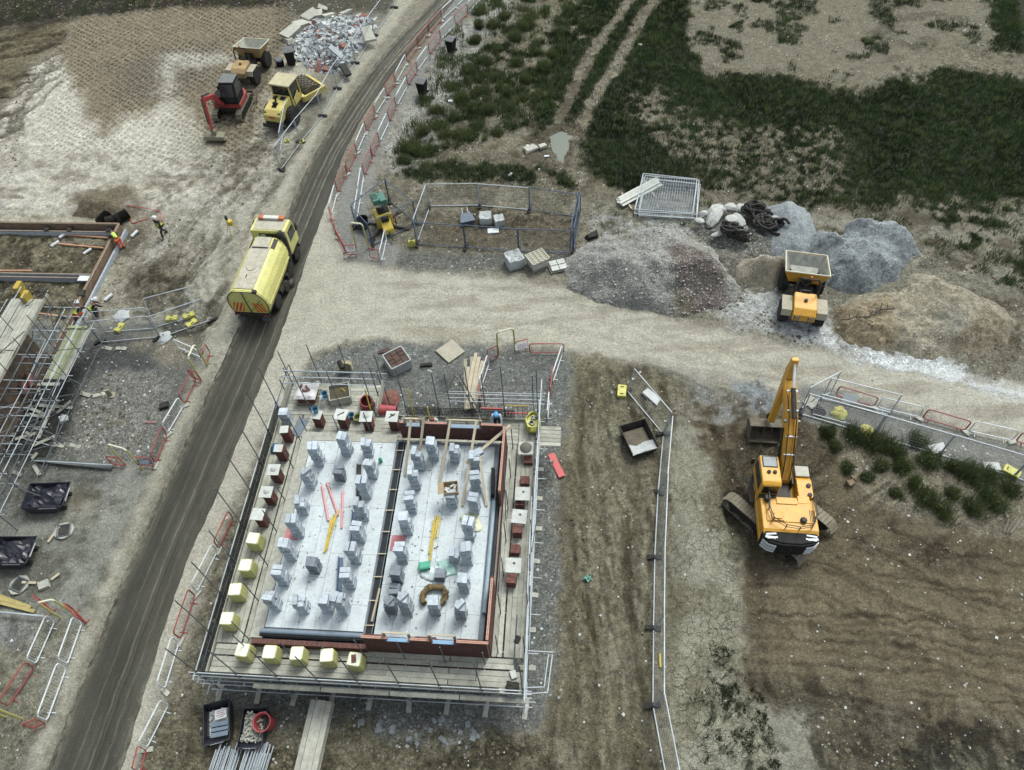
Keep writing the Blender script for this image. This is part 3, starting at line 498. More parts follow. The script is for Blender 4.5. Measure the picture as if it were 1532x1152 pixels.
mx = N.new('ShaderNodeMix'); mx.data_type = 'RGBA'; Lk.new(dk, mx.inputs[0]); Lk.new(vm.outputs[0], mx.inputs[6]); mx.inputs[7].default_value = (*S(150, 142, 120), 1); Lk.new(mx.outputs[2], b.inputs['Base Color'])
bp = N.new('ShaderNodeBump'); bp.inputs['Strength'].default_value = .4; bp.inputs['Distance'].default_value = .05; Lk.new(rn(16, 16, 4), bp.inputs['Height']); Lk.new(bp.outputs[0], b.inputs['Normal'])
acr = (np.linspace(0, 1, nc)[None, :] * np.linalg.norm(wd, axis=1)[:, None]); alo = np.repeat(ta[:, None], nc, 1)
me = npmesh('road', np.concatenate([RV, Z], -1).reshape(-1, 3), RF, m, {'across': ('FLOAT', acr.ravel()), 'along': ('FLOAT', alo.ravel())}, True)
obj('road', me)['kind'] = 'structure'
pm = mat('muddy_water', S(92, 100, 84), .4, var=.08, spec=.5)
c = WP([(820, 199), (838, 194), (856, 201), (851, 222), (843, 242), (833, 237), (823, 217)]); pc = smooth_line(c + [c[0]], .4); mb = MB(); cc = sum(pc, Vector()) / len(pc)
zz = min(gh(p.x, p.y) for p in pc) + .04
mb.add([(p.x + .15 * vnoise(np.array([p.x * 3]), np.array([p.y * 3]))[0], p.y, zz) for p in pc[:-1]] + [(cc.x, cc.y, zz)], [(i, (i + 1) % (len(pc) - 1), len(pc) - 1) for i in range(len(pc) - 1)])
mb.build('puddle', pm)['kind'] = 'structure'
# ================================================================== MATERIALS
GALV = mat('galvanised_steel', S(182, 187, 187), .5, .15, var=.25, scale=1.5, spec=.5)
GALVD = mat('dull_steel', S(104, 110, 112), .55, .3, var=.25, scale=1.5)
WHT = mat('white_paint', S(224, 226, 222), .5, var=.08, dust=.12, scale=2)
REDP = mat('red_paint', S(168, 62, 58), .5, var=.15, dust=.25, scale=2)
YELP = mat('pale_yellow_paint', S(206, 196, 110), .5, var=.15, dust=.3, scale=2)
BLUP = mat('blue_paint', S(58, 86, 116), .5, var=.2, dust=.2, scale=2)
BLACK = mat('black_rubber', S(28, 30, 31), .85, var=.25, dust=.12, scale=3)
DKPL = mat('dark_plastic', S(24, 27, 29), .7, var=.2, spec=.15, dust=.07, scale=3)
CONC = mat('pale_concrete', S(176, 172, 156), .9, var=.2, scale=4, bump=.3, per=.08)
BOARD = mat('scaffold_board', S(180, 177, 160), .85, var=.25, scale=2.2, dust=.2, per=.18, bump=.3)
TIMB = mat('fresh_timber', S(190, 174, 146), .8, var=.15, scale=2.5, per=.08)
TIMB2 = mat('old_timber', S(150, 142, 120), .85, var=.25, scale=2.5, per=.12)
BLOCK = mat('grey_block', S(182, 188, 191), .9, var=.25, scale=6, per=.2, bump=.25)
BLOCKD = mat('dark_block', S(132, 137, 142), .9, var=.18, scale=5, per=.14, bump=.25)
BRICK = mat('red_brick', S(100, 66, 57), .9, var=.35, scale=4.5, per=.14, bump=.3)
BRICKL = mat('orange_brick', S(116, 75, 65), .9, var=.4, scale=5, per=.16, bump=.3)
BRICKB = mat('brown_brick', S(146, 120, 96), .9, var=.3, scale=3.5, per=.1, bump=.3)
CORE = mat('brick_top_clay', S(206, 154, 132), .9, var=.12, scale=5)
MORT = mat('mortar', S(140, 126, 112), .95, var=.2, scale=5)
PANEL = mat('floor_panel_concrete', S(208, 214, 213), .8, var=.09, scale=1.6, per=.04, dust=.22, bump=.1)
PANELW = mat('mortar_board', S(206, 206, 196), .8, var=.1, scale=3, dust=.25, per=.06)
YWRAP = mat('yellow_wrap', S(204, 198, 124), .5, var=.12, scale=5, dust=.1, bump=.5, bscale=7)
PINK = mat('pink_pipe', S(228, 150, 146), .5, var=.08)
PINKS = mat('pink_sheet', S(206, 124, 126), .7, var=.15, dust=.15)
YELB = mat('bright_yellow', S(222, 188, 52), .45, var=.15, dust=.2)
MYEL = mat('machine_yellow', S(234, 166, 40), .45, var=.14, dust=.24, scale=2)
MYE2 = mat('machine_yellow_dull', S(184, 142, 72), .6, var=.2, dust=.75, scale=2)
RYEL = mat('roller_yellow', S(222, 198, 104), .45, var=.12, dust=.3, scale=2)
TYEL = mat('truck_yellow', S(226, 216, 124), .42, var=.08, dust=.28, scale=1.4)
TROOF = mat('truck_dusty_top', S(198, 190, 168), .7, var=.16, dust=.75, scale=1.6)
GLASS = mat('dark_glass', S(36, 42, 44), .2, var=.15, spec=.6)
GLASSL = mat('sky_glass', S(96, 110, 110), .4, var=.3, spec=.4)
DKST = mat('dark_steel', S(36, 36, 35), .6, .2, var=.3, dust=.18)
TRKM = mat('track_steel', S(136, 126, 106), .7, .2, var=.3, dust=.5, scale=4)
MUDST = mat('muddy_steel', S(86, 78, 62), .8, .1, var=.35, dust=.4, scale=3)
ORNG = mat('orange_cloth', S(226, 92, 56), .8, var=.12)
HIVIS = mat('hi_vis_yellow', S(206, 222, 92), .8, var=.1)
NAVY = mat('navy_cloth', S(42, 46, 56), .9, var=.2)
SKIN = mat('skin', S(184, 138, 112), .6, var=.06)
WHTH = mat('helmet_white', S(222, 224, 222), .35, var=.04)
BLUH = mat('helmet_blue', S(96, 170, 222), .35, var=.05)
CLTH = mat('pale_cloth', S(190, 196, 196), .9, var=.08)
NAVYSK = mat('skip_navy', S(20, 28, 46), .4, var=.3, dust=.1, scale=1.3, spec=.6)
GRNP = mat('green_plastic', S(72, 168, 132), .5, var=.12)
GRND = mat('green_housing', S(56, 120, 104), .45, var=.12, dust=.15)
BLUB = mat('blue_bucket', S(70, 140, 168), .45, var=.15, dust=.2)
REDR = mat('red_chute', S(170, 52, 62), .5, var=.15, dust=.2)
REDF = mat('red_board', S(216, 78, 80), .5, var=.12, dust=.2)
BAG = mat('woven_bag', S(186, 188, 186), .85, var=.15, scale=4, dust=.3, bump=.5, bscale=8)
CARD = mat('cardboard', S(188, 162, 128), .85, var=.12)
HESS = mat('hessian', S(118, 98, 64), .95, var=.3, scale=8, bump=.6)
PLY = mat('pale_plywood', S(192, 182, 158), .8, var=.12, scale=3, dust=.2)
OGREEN = mat('algae_board', S(148, 152, 112), .9, var=.25, scale=2.5, per=.12)
# ================================================================== SMALL SHARED KITS
def u_box(name, d, m, bev=0.0):
 mb = MB(); mb.box((0, 0, 0), d); me = mb.mesh(name, m); return me
BLK_ME = u_box('block', (.46, .222, .196), BLOCK); BLKD_ME = u_box('block', (.46, .222, .09), BLOCKD); BRK_ME = u_box('brick', (.215, .1025, .065), BRICKL)
BRK3_ME = u_box('brick', (.44, .215, .066), BRICKL)
# ================================================================== THE PLOT UNDER CONSTRUCTION (house frame u, v)
U0, U1, V0, V1 = -13.5, -3.02, 9.7, 20.45      # outline of the building
UM = -8.35; ZF = 2.62; ZD = 2.08; ZB = 0.0
def hroot(name, label, cat, u=0.0, v=0.0, z=0.0, group=None, extra=0.0): return thing(name, label, cat, W(u, v, z), TH + extra, group)
def wall_bricks(mb, a, b, z0, z1, thick=.1025, outd=(0, -1), m=0, holes=None, bl=.225, bh=.075, mt=1, gap=.012, jit=.004, top=None):
 """brick courses from a to b (house coordinates), real pieces with recessed joints; mt = mortar material slot"""
 ax, ay = a; bx, by = b; L_ = math.hypot(bx - ax, by - ay); dx, dy = (bx - ax) / L_, (by - ay) / L_
 nx_, ny_ = -dy, dx; rz = math.atan2(dy, dx); nc_ = int(round((z1 - z0) / bh)); holes = holes or []
 def solid(s, z): return not any(h0 < s < h1 and z > hz0 and z < hz1 for h0, h1, hz0, hz1 in holes)
 for c in range(nc_):
  zc = z0 + (c + .5) * bh; off = (c % 2) * bl / 2; s = -off
  while s < L_:
   s0, s1 = max(s, 0), min(s + bl, L_); s += bl
   if s1 - s0 < .04 or not solid((s0 + s1) / 2, zc): continue
   k = (s0 + s1) / 2; j = random.uniform(-jit, jit)
   mb.box((ax + dx * k + nx_ * j, ay + dy * k + ny_ * j, zc), (s1 - s0 - gap, thick, bh - gap), rz, m=m)
 cuts = sorted([0, L_] + [x for h in holes for x in h[:2]])
 for i in range(len(cuts) - 1):
  a0, a1 = cuts[i], cuts[i + 1]
  if a1 - a0 < .02: continue
  zt = z1
  for h in holes:
   if h[0] <= (a0 + a1) / 2 <= h[1]: zt = h[2]
  if zt - z0 > .03: mb.box((ax + dx * (a0 + a1) / 2, ay + dy * (a0 + a1) / 2, (z0 + zt) / 2 - .006), (a1 - a0 - .004, thick - .02, zt - z0 - .012), rz, m=mt)
def top_bricks(mb, a, b, z, holes=None, m=0, mh=1, w_=.1025):
 """perforated bricks along the top of a wall: a pale brick with dark holes"""
 ax, ay = a; bx, by = b; L_ = math.hypot(bx - ax, by - ay); dx, dy = (bx - ax) / L_, (by - ay) / L_; rz = math.atan2(dy, dx); s = 0
 while s < L_ - .1:
  k = s + .1125; s += .225
  if any(h[0] < k < h[1] for h in (holes or [])): continue
  cx_, cy_ = ax + dx * k, ay + dy * k; mb.box((cx_, cy_, z + .03), (.213, w_ + .004, .06), rz, m=m)
  for q in (-.066, 0, .066): mb.box((cx_ + dx * q, cy_ + dy * q, z + .0612), (.036, .036, .004), rz, m=mh)
house = hroot('house_under_construction', 'half built brick house pair with pale floor panels inside the scaffold', 'building')
TOPF = ZF + 1.4
mb = MB()
for a, b in (((U0, V0), (U1, V0)), ((U1, V0), (U1, V1)), ((U1, V1), (U0, V1)), ((U0, V1), (U0, V0))):
 hol = [(1.2, 2.4, .9, 2.1), (3.6, 4.6, -.1, 2.1), (6.4, 7.6, .9, 2.1)]; wall_bricks(mb, a, b, 0.0, ZF - .6, holes=hol)
o = mb.build('ground_floor_wall', [BRICK, MORT], house); o['kind'] = 'stuff'
mb = MB(); i_ = .16
for a, b in (((U0 + i_, V0 + i_), (U1 - i_, V0 + i_)), ((U1 - i_, V0 + i_), (U1 - i_, V1 - i_)), ((U1 - i_, V1 - i_), (U0 + i_, V1 - i_)), ((U0 + i_, V1 - i_), (U0 + i_, V0 + i_))):
 mb.bar((*a, (ZF - .3) / 2), (*b, (ZF - .3) / 2), .1, ZF - .3)
mb.build('inner_wall', [BLOCKD], house)
mb = MB()
mb.box(((U0 + UM) / 2 + .1, (V0 + V1) / 2, ZF - .17), (UM - U0 - .55, V1 - V0 - .5, .2)); mb.box(((U1 + UM) / 2 - .02, (V0 + V1) / 2, ZF - .17), (U1 - UM - .55, V1 - V0 - .5, .2))
mb.build('floor_slab', [BLOCKD], house)
def panels(ua, ub, va, vb, cols, seed):
 rr_ = random.Random(seed); w_ = (ub - ua) / cols; base = None
 for c in range(cols):
  v = va + (-(c % 2) * 1.2) ;
  while v < vb - .02:
   v0, v1 = max(v, va), min(v + 2.4, vb); v += 2.4
   if v1 - v0 < .1: continue
   mb = MB(); mb.box((0, 0, 0), (w_ - .014, v1 - v0 - .014, .05)); o = mb.build('floor_panel', PANEL, house, (ua + (c + .5) * w_, (v0 + v1) / 2, ZF - .03 + rr_.uniform(-.003, .003)), (0, 0, rr_.uniform(-.0015, .0015)))
panels(U0 + .42, UM - .28, V0 + .62, V1 - .42, 6, 1); panels(UM + .2, U1 - .52, V0 + .42, V1 - .45, 6, 2)
mb = MB()
for q, dw in ((UM - .18, .035), (UM + .12, .035)): mb.bar((q, V0 + .3, ZF + .02), (q, V1 - .3, ZF + .02), dw, .07)
mb.build('steel_edge', [GALVD], house)
mb = MB(); mb.bar((UM - .03, V0 + .3, ZF - .03), (UM - .03, V1 - .3, ZF - .03), .24, .03); mb.build('party_gap', [mat('gap_shade', S(38, 42, 44), .8)], house)  # dark strip laid in the open party gap, its shade put into the colour
for i in range(9):
 mb = MB(); mb.box((0, 0, 0), (.42, .05, .025)); mb.build('strap', TIMB, house, (UM - .03, V0 + .9 + i * 1.12, ZF + .075), (0, 0, .04))
mb = MB()
for a, b in (((U0, V0), (UM + .0, V0)),): wall_bricks(mb, a, b, ZF - .6, ZF + .0, thick=.215)
o = mb.build('low_brick_course', [BRICK, MORT], house); o['kind'] = 'stuff'
mb = MB(); mb.bar((U0 + .13, V0 + .14, ZF - .16), (U0 + .13, V1 + .1, ZF - .16), .54, .34); mb.bar((U0 + .41, V1 - .16, ZF - .021), (UM - .3, V1 - .16, ZF - .021), .50, .06)
mb.build('mortar_bed', [mat('old_mortar', S(172, 168, 152), .95, var=.25, scale=5)], house)
mb = MB(); mb.tube((U0 + .3, V0 + .42, ZF + .08), (UM - .15, V0 + .42, ZF + .08), .11, 10); mb.tube((U0 + .3, V0 + .26, ZF + .04), (UM - .15, V0 + .26, ZF + .04), .05, 6, m=1)
mb.build('rolled_damp_course', [mat('grey_blue_roll', S(124, 136, 146), .5, var=.12), DKPL], house, smooth=True)
F0 = (UM + .0, V0); F1 = (U1, V0)
hf = [(1.02, 2.05, ZF + 1.05, 9), (2.95, 3.98, ZF + 1.05, 9)]
mb = MB(); wall_bricks(mb, F0, F1, ZF - .6, TOPF - .06, holes=hf); wall_bricks(mb, (F0[0], F0[1] + .16), (F1[0] - .2, F1[1] + .16), ZF - .02, TOPF - .3, holes=[(h[0], h[1], ZF + .82, 9) for h in hf], bl=.45, bh=.225)
o = mb.build('front_wall', [BRICK, MORT], house); o['kind'] = 'stuff'
LR = V1 - V0
hr = [(2.75, 6.9, ZF + .02, 9)]
mb = MB(); wall_bricks(mb, (U1, V0 + .12), (U1, V1), ZF - .6, TOPF - .06, holes=hr)
o = mb.build('side_wall', [BRICK, MORT], house); o['kind'] = 'stuff'
hb = [(.0, .0, 0, 0)]
mb = MB(); wall_bricks(mb, (U1 - .12, V1), (UM - .05, V1), ZF - .075, TOPF - .06, holes=[(1.1, 2.7, ZF + 1.05, 9), (4.1, 4.9, ZF + 1.05, 9)])
o = mb.build('back_wall', [BRICK, MORT], house); o['kind'] = 'stuff'
mb = MB(); top_bricks(mb, F0, F1, TOPF - .06, holes=hf); top_bricks(mb, (U1, V0 + .12), (U1, V1), TOPF - .06, holes=hr); top_bricks(mb, (U1 - .12, V1), (UM - .05, V1), TOPF - .06, holes=[(1.1, 2.7), (4.1, 4.9)])
o = mb.build('perforated_top_course', [CORE, DKST], house); o['kind'] = 'stuff'
for h in hf:
 f = MB(); uc = F0[0] + (h[0] + h[1]) / 2; f.bar((uc - .5, V0 + .02, ZF + 1.1), (uc + .5, V0 + .02, ZF + 1.1), .16, .05); f.build('cavity_closer', mat('pale_blue_strip', S(128, 164, 190), .5), house)
 for sx in (-.53, .53):
  f = MB(); f.bar((uc + sx, V0 + .06, ZF + 1.05), (uc + sx, V0 + .1, ZF + 1.75), .12, .05); f.build('window_former', TIMB2, house)
 f = MB(); f.bar((uc - .55, V0 + .1, ZF + 1.76), (uc + .55, V0 + .1, ZF + 1.76), .07, .04); f.build('former_rail', TIMB, house)
for a, b in ((1.1, 2.7), (4.1, 4.9)):
 f = MB(); uc = U1 - .12 - (a + b) / 2; f.bar((uc - (b - a) / 2, V1, ZF + 1.13), (uc + (b - a) / 2, V1, ZF + 1.13), .2, .07); f.build('window_lintel', mat('blue_grey_lintel', S(134, 152, 166), .5), house)
 for sx in (-1, 1):
  f = MB(); f.bar((uc + sx * (b - a) / 2, V1 - .02, ZF + 1.1), (uc + sx * (b - a) / 2, V1 + .05, ZF + 1.8), .1, .05); f.build('window_former', TIMB2, house)
 f = MB(); f.bar((uc - (b - a) / 2 - .1, V1, ZF + 1.72), (uc + (b - a) / 2 + .1, V1, ZF + 1.72), .08, .05); f.build('former_rail', TIMB, house)
mb = MB(); mb.tube((U1 - .34, V0 + 1.7, ZF + .08), (U1 - .34, V0 + 7.2, ZF + .08), .10, 8); mb.build('rolled_damp_course', mat('pale_roll', S(150, 166, 172), .5), house, smooth=True)
mb = MB(); mb.bar((U1 - .19, V0 + .3, ZF - .01), (U1 - .19, V1 - .2, ZF - .01), .14, .03); mb.build('cavity_gap', [mat('gap_shade', S(38, 42, 44), .8)], house)  # dark bar stands for the shade inside the open cavity
mb = MB(); mb.bar((U1 - .42, V1 - 3.3, ZF + .1), (U1 - .5, V1 - 1.9, ZF + .25), .16, .5); mb.build('black_sheeting', [DKPL], house)
sc = hroot('scaffold', 'tube scaffold with board decks and black brick guards all round the half built house', 'scaffold')
SU0, SU1, SV0, SV1 = -15.35, -1.45, 8.15, 22.0
brd = {}
def plank(parent, a, b, z, wd_=.215, m=None, th=.038, tilt=0.0):
 L_ = math.hypot(b[0] - a[0], b[1] - a[1]); key = (round(L_, 1), (m or BOARD).name)
 if key not in brd: q = MB(); q.box((0, 0, 0), (round(L_, 1) - .012, wd_, th)); brd[key] = q.mesh('board', m or BOARD)
 return obj('board', brd[key], parent, ((a[0] + b[0]) / 2, (a[1] + b[1]) / 2, z + random.uniform(0, .012)), (0, tilt, math.atan2(b[1] - a[1], b[0] - a[0]) + random.uniform(-.004, .004)))
def deck_run(parent, fixed0, n, along0, along1, axis, z, m=None, L_=3.9, skip=()):
 for i in range(n):
  if i in skip: continue
  s = along0; c = fixed0 + i * .232
  first = (i % 2) * -1.2
  s += first
  while s < along1 - .05:
   s0, s1 = max(s, along0), min(s + L_, along1); s += L_
   if s1 - s0 < .3: continue
   if axis == 'u': plank(parent, (s0, c), (s1, c), z, m=m)
   else: plank(parent, (c, s0), (c, s1), z, m=m)
deck_run(sc, SV0 + .16, 4, SU0 + .1, SU1 - .05, 'u', ZD); deck_run(sc, SV0 + .16 + 4 * .232 + .06, 2, SU0 + .1, SU1 - .45, 'u', ZD)
deck_run(sc, SU0 + .16, 5, SV0 + 1.55, SV1 - .1, 'v', ZD); deck_run(sc, SU0 + .16 + 5 * .232 + .05, 2, SV0 + 1.55, SV1 - 1.5, 'v', ZD)
deck_run(sc, SU1 - .16 - 3 * .232, 4, SV0 + 1.55, SV1 - .1, 'v', ZD); deck_run(sc, SU1 - .16 - 3 * .232 - 2 * .232 - .06, 2, SV0 + 1.55, SV1 - 1.5, 'v', ZD)
deck_run(sc, V1 + .2, 6, SU0 + 1.8, SU1 - 1.0, 'u', ZD)
TR = .026
def tube_part(name, a, b, r=TR, m=None, parent=sc, n=6):
 q = MB(); q.tube(a, b, r, n); return q.build(name, m or GALVD, parent, smooth=False)
cl = MB()
def coupler(x, y, z): cl.box((x, y, z), (.09, .09, .09))
us = np.linspace(SU0, SU1, 9); vs = np.linspace(SV0, SV1, 9)
out_pts = [(u, SV0, 0) for u in us] + [(u, SV1, 2) for u in us] + [(SU0, v, 3) for v in vs[1:-1]] + [(SU1, v, 1) for v in vs[1:-1]]
for (u, v, s) in out_pts:
 top = 6.4 + random.uniform(-.5, .35)
 if s == 1: top = 4.6 + random.uniform(-.5, .4)
 lx, ly = random.uniform(-.06, .06), random.uniform(-.06, .06)
 tube_part('standard', (u, v, .06), (u + lx, v + ly, top), m=GALVD)
 for z in (ZD - .12, ZD + .5, ZD + 1.0): coupler(u, v, z)
inn = [(u, V0 - .33) for u in us[1:-1]] + [(u, V1 + .3) for u in us[1:-1]] + [(U0 - .35, v) for v in vs[1:-1]] + [(U1 + .35, v) for v in vs[1:-1]]
for (u, v) in inn:
 tube_part('standard', (u, v, .06), (u + random.uniform(-.05, .05), v + random.uniform(-.05, .05), 4.2 + random.uniform(-.6, .5)))
cornr = [(SU0, SV0), (SU1, SV0), (SU1, SV1), (SU0, SV1)]
off = .05
for k in range(4):
 a, b = cornr[k], cornr[(k + 1) % 4]; d = Vector((b[0] - a[0], b[1] - a[1], 0)).normalized()
 for j, z in enumerate((ZD - .13, ZD + .5, ZD + 1.0, 1.3, .35)):
  if k == 2 and j in (1, 2) : continue
  e = .35 if j != 3 else .5
  tube_part('ledger', (a[0] - d.x * e + off * d.y, a[1] - d.y * e - off * d.x, z), (b[0] + d.x * e + off * d.y, b[1] + d.y * e - off * d.x, z), m=GALV)
for v in vs[1:-1]:
 for a, b in ((SU0 - .18, U0 - .15), (U1 + .15, SU1 + .55)):
  tube_part('transom', (a, v + .07, ZD - .08), (b, v + .07, ZD - .08), m=GALV)
for u in np.linspace(SU0 + .6, SU1 - .6, 12):
 tube_part('transom', (u, SV0 - .22, ZD - .08), (u, V0 - .15, ZD - .08), m=GALV)
 tube_part('transom', (u, V1 + .15, ZD - .08), (u, SV1 + .22, ZD - .08), m=GALV)
def guard(a, b, lab=None):
 d = Vector((b[0] - a[0], b[1] - a[1], 0)); n = int(d.length / 2.4) + 1
 for i in range(n):
  p = Vector((*a, 0)) + d * (i / n); q_ = Vector((*a, 0)) + d * ((i + 1) / n); m_ = MB(); L_ = (q_ - p).length; e = (q_ - p).normalized()
  s = .03
  while s < L_: x = p + e * s; m_.bar((x.x, x.y, ZD + .05), (x.x, x.y, ZD + .98), .02, .02, up=e); s += .075
  for z in (.08, .23, .38, .53, .68, .83, .97): m_.bar((p.x + e.x * .03, p.y + e.y * .03, ZD + z), (q_.x - e.x * .03, q_.y - e.y * .03, ZD + z), .018, .03)
  m_.build('brick_guard', DKPL, sc)
guard((SU0 - .0, SV1), (SU0 - .0, SV0 + .1)); guard((SU0 + .1, SV0 + .02), (SU1 - 1.0, SV0 + .02)); guard((SU1 - 1.2, SV1 - .02), (UM, SV1 - .02));
for a, b in (((SU0 + .04, SV1), (SU0 + .04, SV0)), ((SU0, SV0 + .03), (SU1, SV0 + .03)), ((SU1 - .04, SV0), (SU1 - .04, SV1)), ((UM - 1, SV1 - .06), (SU1, SV1 - .06))):
 L_ = math.hypot(a[0] - b[0], a[1] - b[1]); n = int(L_ / 3.9) + 1
 for i in range(n):
  f = lambda t: (a[0] + (b[0] - a[0]) * t, a[1] + (b[1] - a[1]) * t, ZD + .13); q = MB(); q.bar(f(i / n + .001), f((i + 1) / n - .001), .038, .21); q.build('toe_board', BOARD, sc)
for i in range(4):
 x0 = SU0 + 2.2 + i * 3.0; q = MB(); q.bar((x0, SV0 - .2, ZD - .02), (x0 + 2.95, SV0 - .2, ZD - .02), .2, .038); q.build('board', BOARD, sc)
for a, b in (((SU0 + 2.9, SV0 - .1, .1), (SU0 + 5.0, SV0 - .15, 2.0)), ((SU0 + 8.4, SV0 - .1, 2.1), (SU0 + 10.2, SV0 - .7, .1)), ((SU1 + .08, 9.0, .2), (SU1 + .08, 12.4, 3.6)), ((SU1 + .08, 17, .2), (SU1 + .08, 14, 3.6)), ((SU0 - .08, 10, .2), (SU0 - .08, 13.8, 3.6)), ((SU0 + 6, SV0 - .08, .1), (SU0 + 9.3, SV0 - .08, 2.5)),
    ((SU1 - 1.4, 12.6, ZD + .1), (SU1 - 1.35, 14.9, 3.6)), ((SU1 - 1.3, 16.2, ZD + .1), (SU1 - 1.5, 18.6, 3.9)), ((SU1 - .5, 9.4, ZD + .1), (SU1 - .42, 11.2, 3.3))): tube_part('brace', a, b, m=GALVD)
for q_ in ((SU1 + .10, SV0 - .6, 3.62, SU1 + .0, SV0 + 4.2, 3.5), (SU1 + .0, SV0 + 3.4, 3.7, SU1 - .05, SV0 + 8.6, 3.65), (SU1 + .06, SV0 + 8, 3.6, SU1 + .15, SV1 + 1.4, 3.9), (SU1 + .16, SV0 + 9.2, 3.1, SU1 + .05, SV1 + .6, 3.2)):
 tube_part('guard_rail', q_[:3], q_[3:], .028, GALV)
for i in range(5): plank(sc, (SU1 + .1, SV1 - .45 - i * .24), (SU1 + 1.25, SV1 - .45 - i * .24), ZD + .02)
for a, b in (((SU1, SV0 + .1), (SU1 + 1.0, SV0 + .2)), ((SU1 + 1.0, SV0 + .2), (SU1 + 1.15, SV0 + 1.8)), ((SU1, SV0 + .35), (SU1 + .85, SV0 + .42)), ((SU1 + .85, SV0 + .42), (SU1 + .98, SV0 + 1.8)), ((SU1, SV0 + 1.9), (SU1 + 1.2, SV0 + 1.9))): tube_part('ledger', (*a, ZD - .05), (*b, ZD - .05), m=GALV)
BU0, BU1, BV1 = SU0 + .15, SU0 + 5.3, SV1 + 2.0
deck_run(sc, V1 + .2 + 6 * .232, 9, BU0 + .1, BU1, 'u', ZD + .01); deck_run(sc, V1 + .2, 6, SU0 + .3 + 1.0, SU0 + 1.8, 'u', ZD)
for u, v in ((BU0, BV1), (BU0 + 1.7, BV1), (BU0 + 3.4, BV1), (BU1, BV1), (BU1, SV1 + .9)):
 tube_part('standard', (u, v, .06), (u, v, 4.6 + random.uniform(0, 1.0)))
for z in (ZD - .1, ZD + .55, ZD + 1.05):
 tube_part('ledger', (BU0 - .5, BV1 + .05, z), (BU1 + .35, BV1 + .05, z), m=GALV if z > 3 else GALVD)
 tube_part('ledger', (BU0 - .05, SV1 - .4, z), (BU0 - .05, BV1 + .5, z), m=BLUP if z > 3 else GALVD)
for k in range(3): tube_part('gate_rail', (BU0 - .1, BV1 - .25 - .25 * k, ZD + 1.5 - .22 * k), (BU1 - .1, BV1 - .25 - .25 * k, ZD + 1.5 - .22 * k), .03, GALV)
for v in (BV1 - .1, BV1 - .9):
 for u in (BU0 - .05, BU1 - .1): tube_part('gate_post', (u, v, ZD), (u, v, ZD + 1.55), .03, BLUP)
for k in range(9):
 q = MB(); q.bar((BU1 + .06, SV1 + .1 + k * .0, ZD + .1 + k * .0), (BU1 + .06, BV1, ZD + .1), .02, .1); break
for k in range(5): plank(sc, (BU1 + .07 + k * .0, SV1), (BU1 + .07, BV1), ZD + .12 + k * .0, ) if False else None
q = MB(); [q.bar((BU1 + .05, SV1 + .05, ZD + .13 + k * .215), (BU1 + .05, BV1 - .05, ZD + .13 + k * .215), .03, .2) for k in range(3)]; q.build('toe_board', BOARD, sc)
q = MB(); [q.bar((BU0 - .02, SV1 + .05, ZD + .13 + k * .215), (BU0 - .02, BV1 - .05, ZD + .13 + k * .215), .03, .2) for k in range(3)]; q.build('toe_board', BOARD, sc)
for z, dv in ((ZD + .3, .9), (ZD + .65, .9), (ZD + 1.0, .9), (ZD + .2, 1.6)):
 tube_part('ledger', (UM + 2.0, SV1 + dv, z), (SU1 + .3, SV1 + dv, z), .024, GALV)
for u in (UM + 2.1, UM + 4.0, SU1 - .3): tube_part('standard', (u, SV1 + .9, .1), (u, SV1 + .9, 4.9), m=GALVD)
for k in range(5):
 q = MB(); q.bar((SU1 - 1.6 + k * .26, SV1 + .25, ZD + .1), (SU1 - 1.6 + k * .26, SV1 + .25, ZD + 1.0), .03, .03); q.build('gate_bar', mat('dull_yellow', S(188, 158, 60), .5), sc)
tube_part('gate_rail', (SU1 - 1.7, SV1 + .25, ZD + 1.02), (SU1 - .45, SV1 + .25, ZD + 1.02), .035, mat('dull_yellow', S(188, 158, 60), .5)); tube_part('gate_rail', (SU1 - 1.7, SV1 + .25, ZD + .3), (SU1 - .45, SV1 + .25, ZD + .3), .05, REDF); tube_part('gate_rail', (SU1 - 3.0, SV1 + .3, ZD + .6), (SU1 - 1.9, SV1 + .3, ZD + .6), .05, REDF)
for (a, b) in (((479, 612), (540, 672)),): pass
for px, py in ((549, 600), (612, 600), (641, 626)):
 p = P(px, py, 4.0); u, v = UV(p); tube_part('standard', (u, v, ZD), (u + .05, v + .1, 4.9), .035, YELB)
cl.build('coupler', DKST, sc)['kind'] = 'stuff'
for (u, v, s) in out_pts:
 q = MB(); q.box((0, 0, 0), (.23, .75, .04)); q.build('sole_board', BOARD, sc, (u + random.uniform(-.05, .05), v - (.12 if s == 0 else 0), .03), (0, 0, (0 if s in (0, 2) else math.pi / 2) + random.uniform(-.15, .15)))
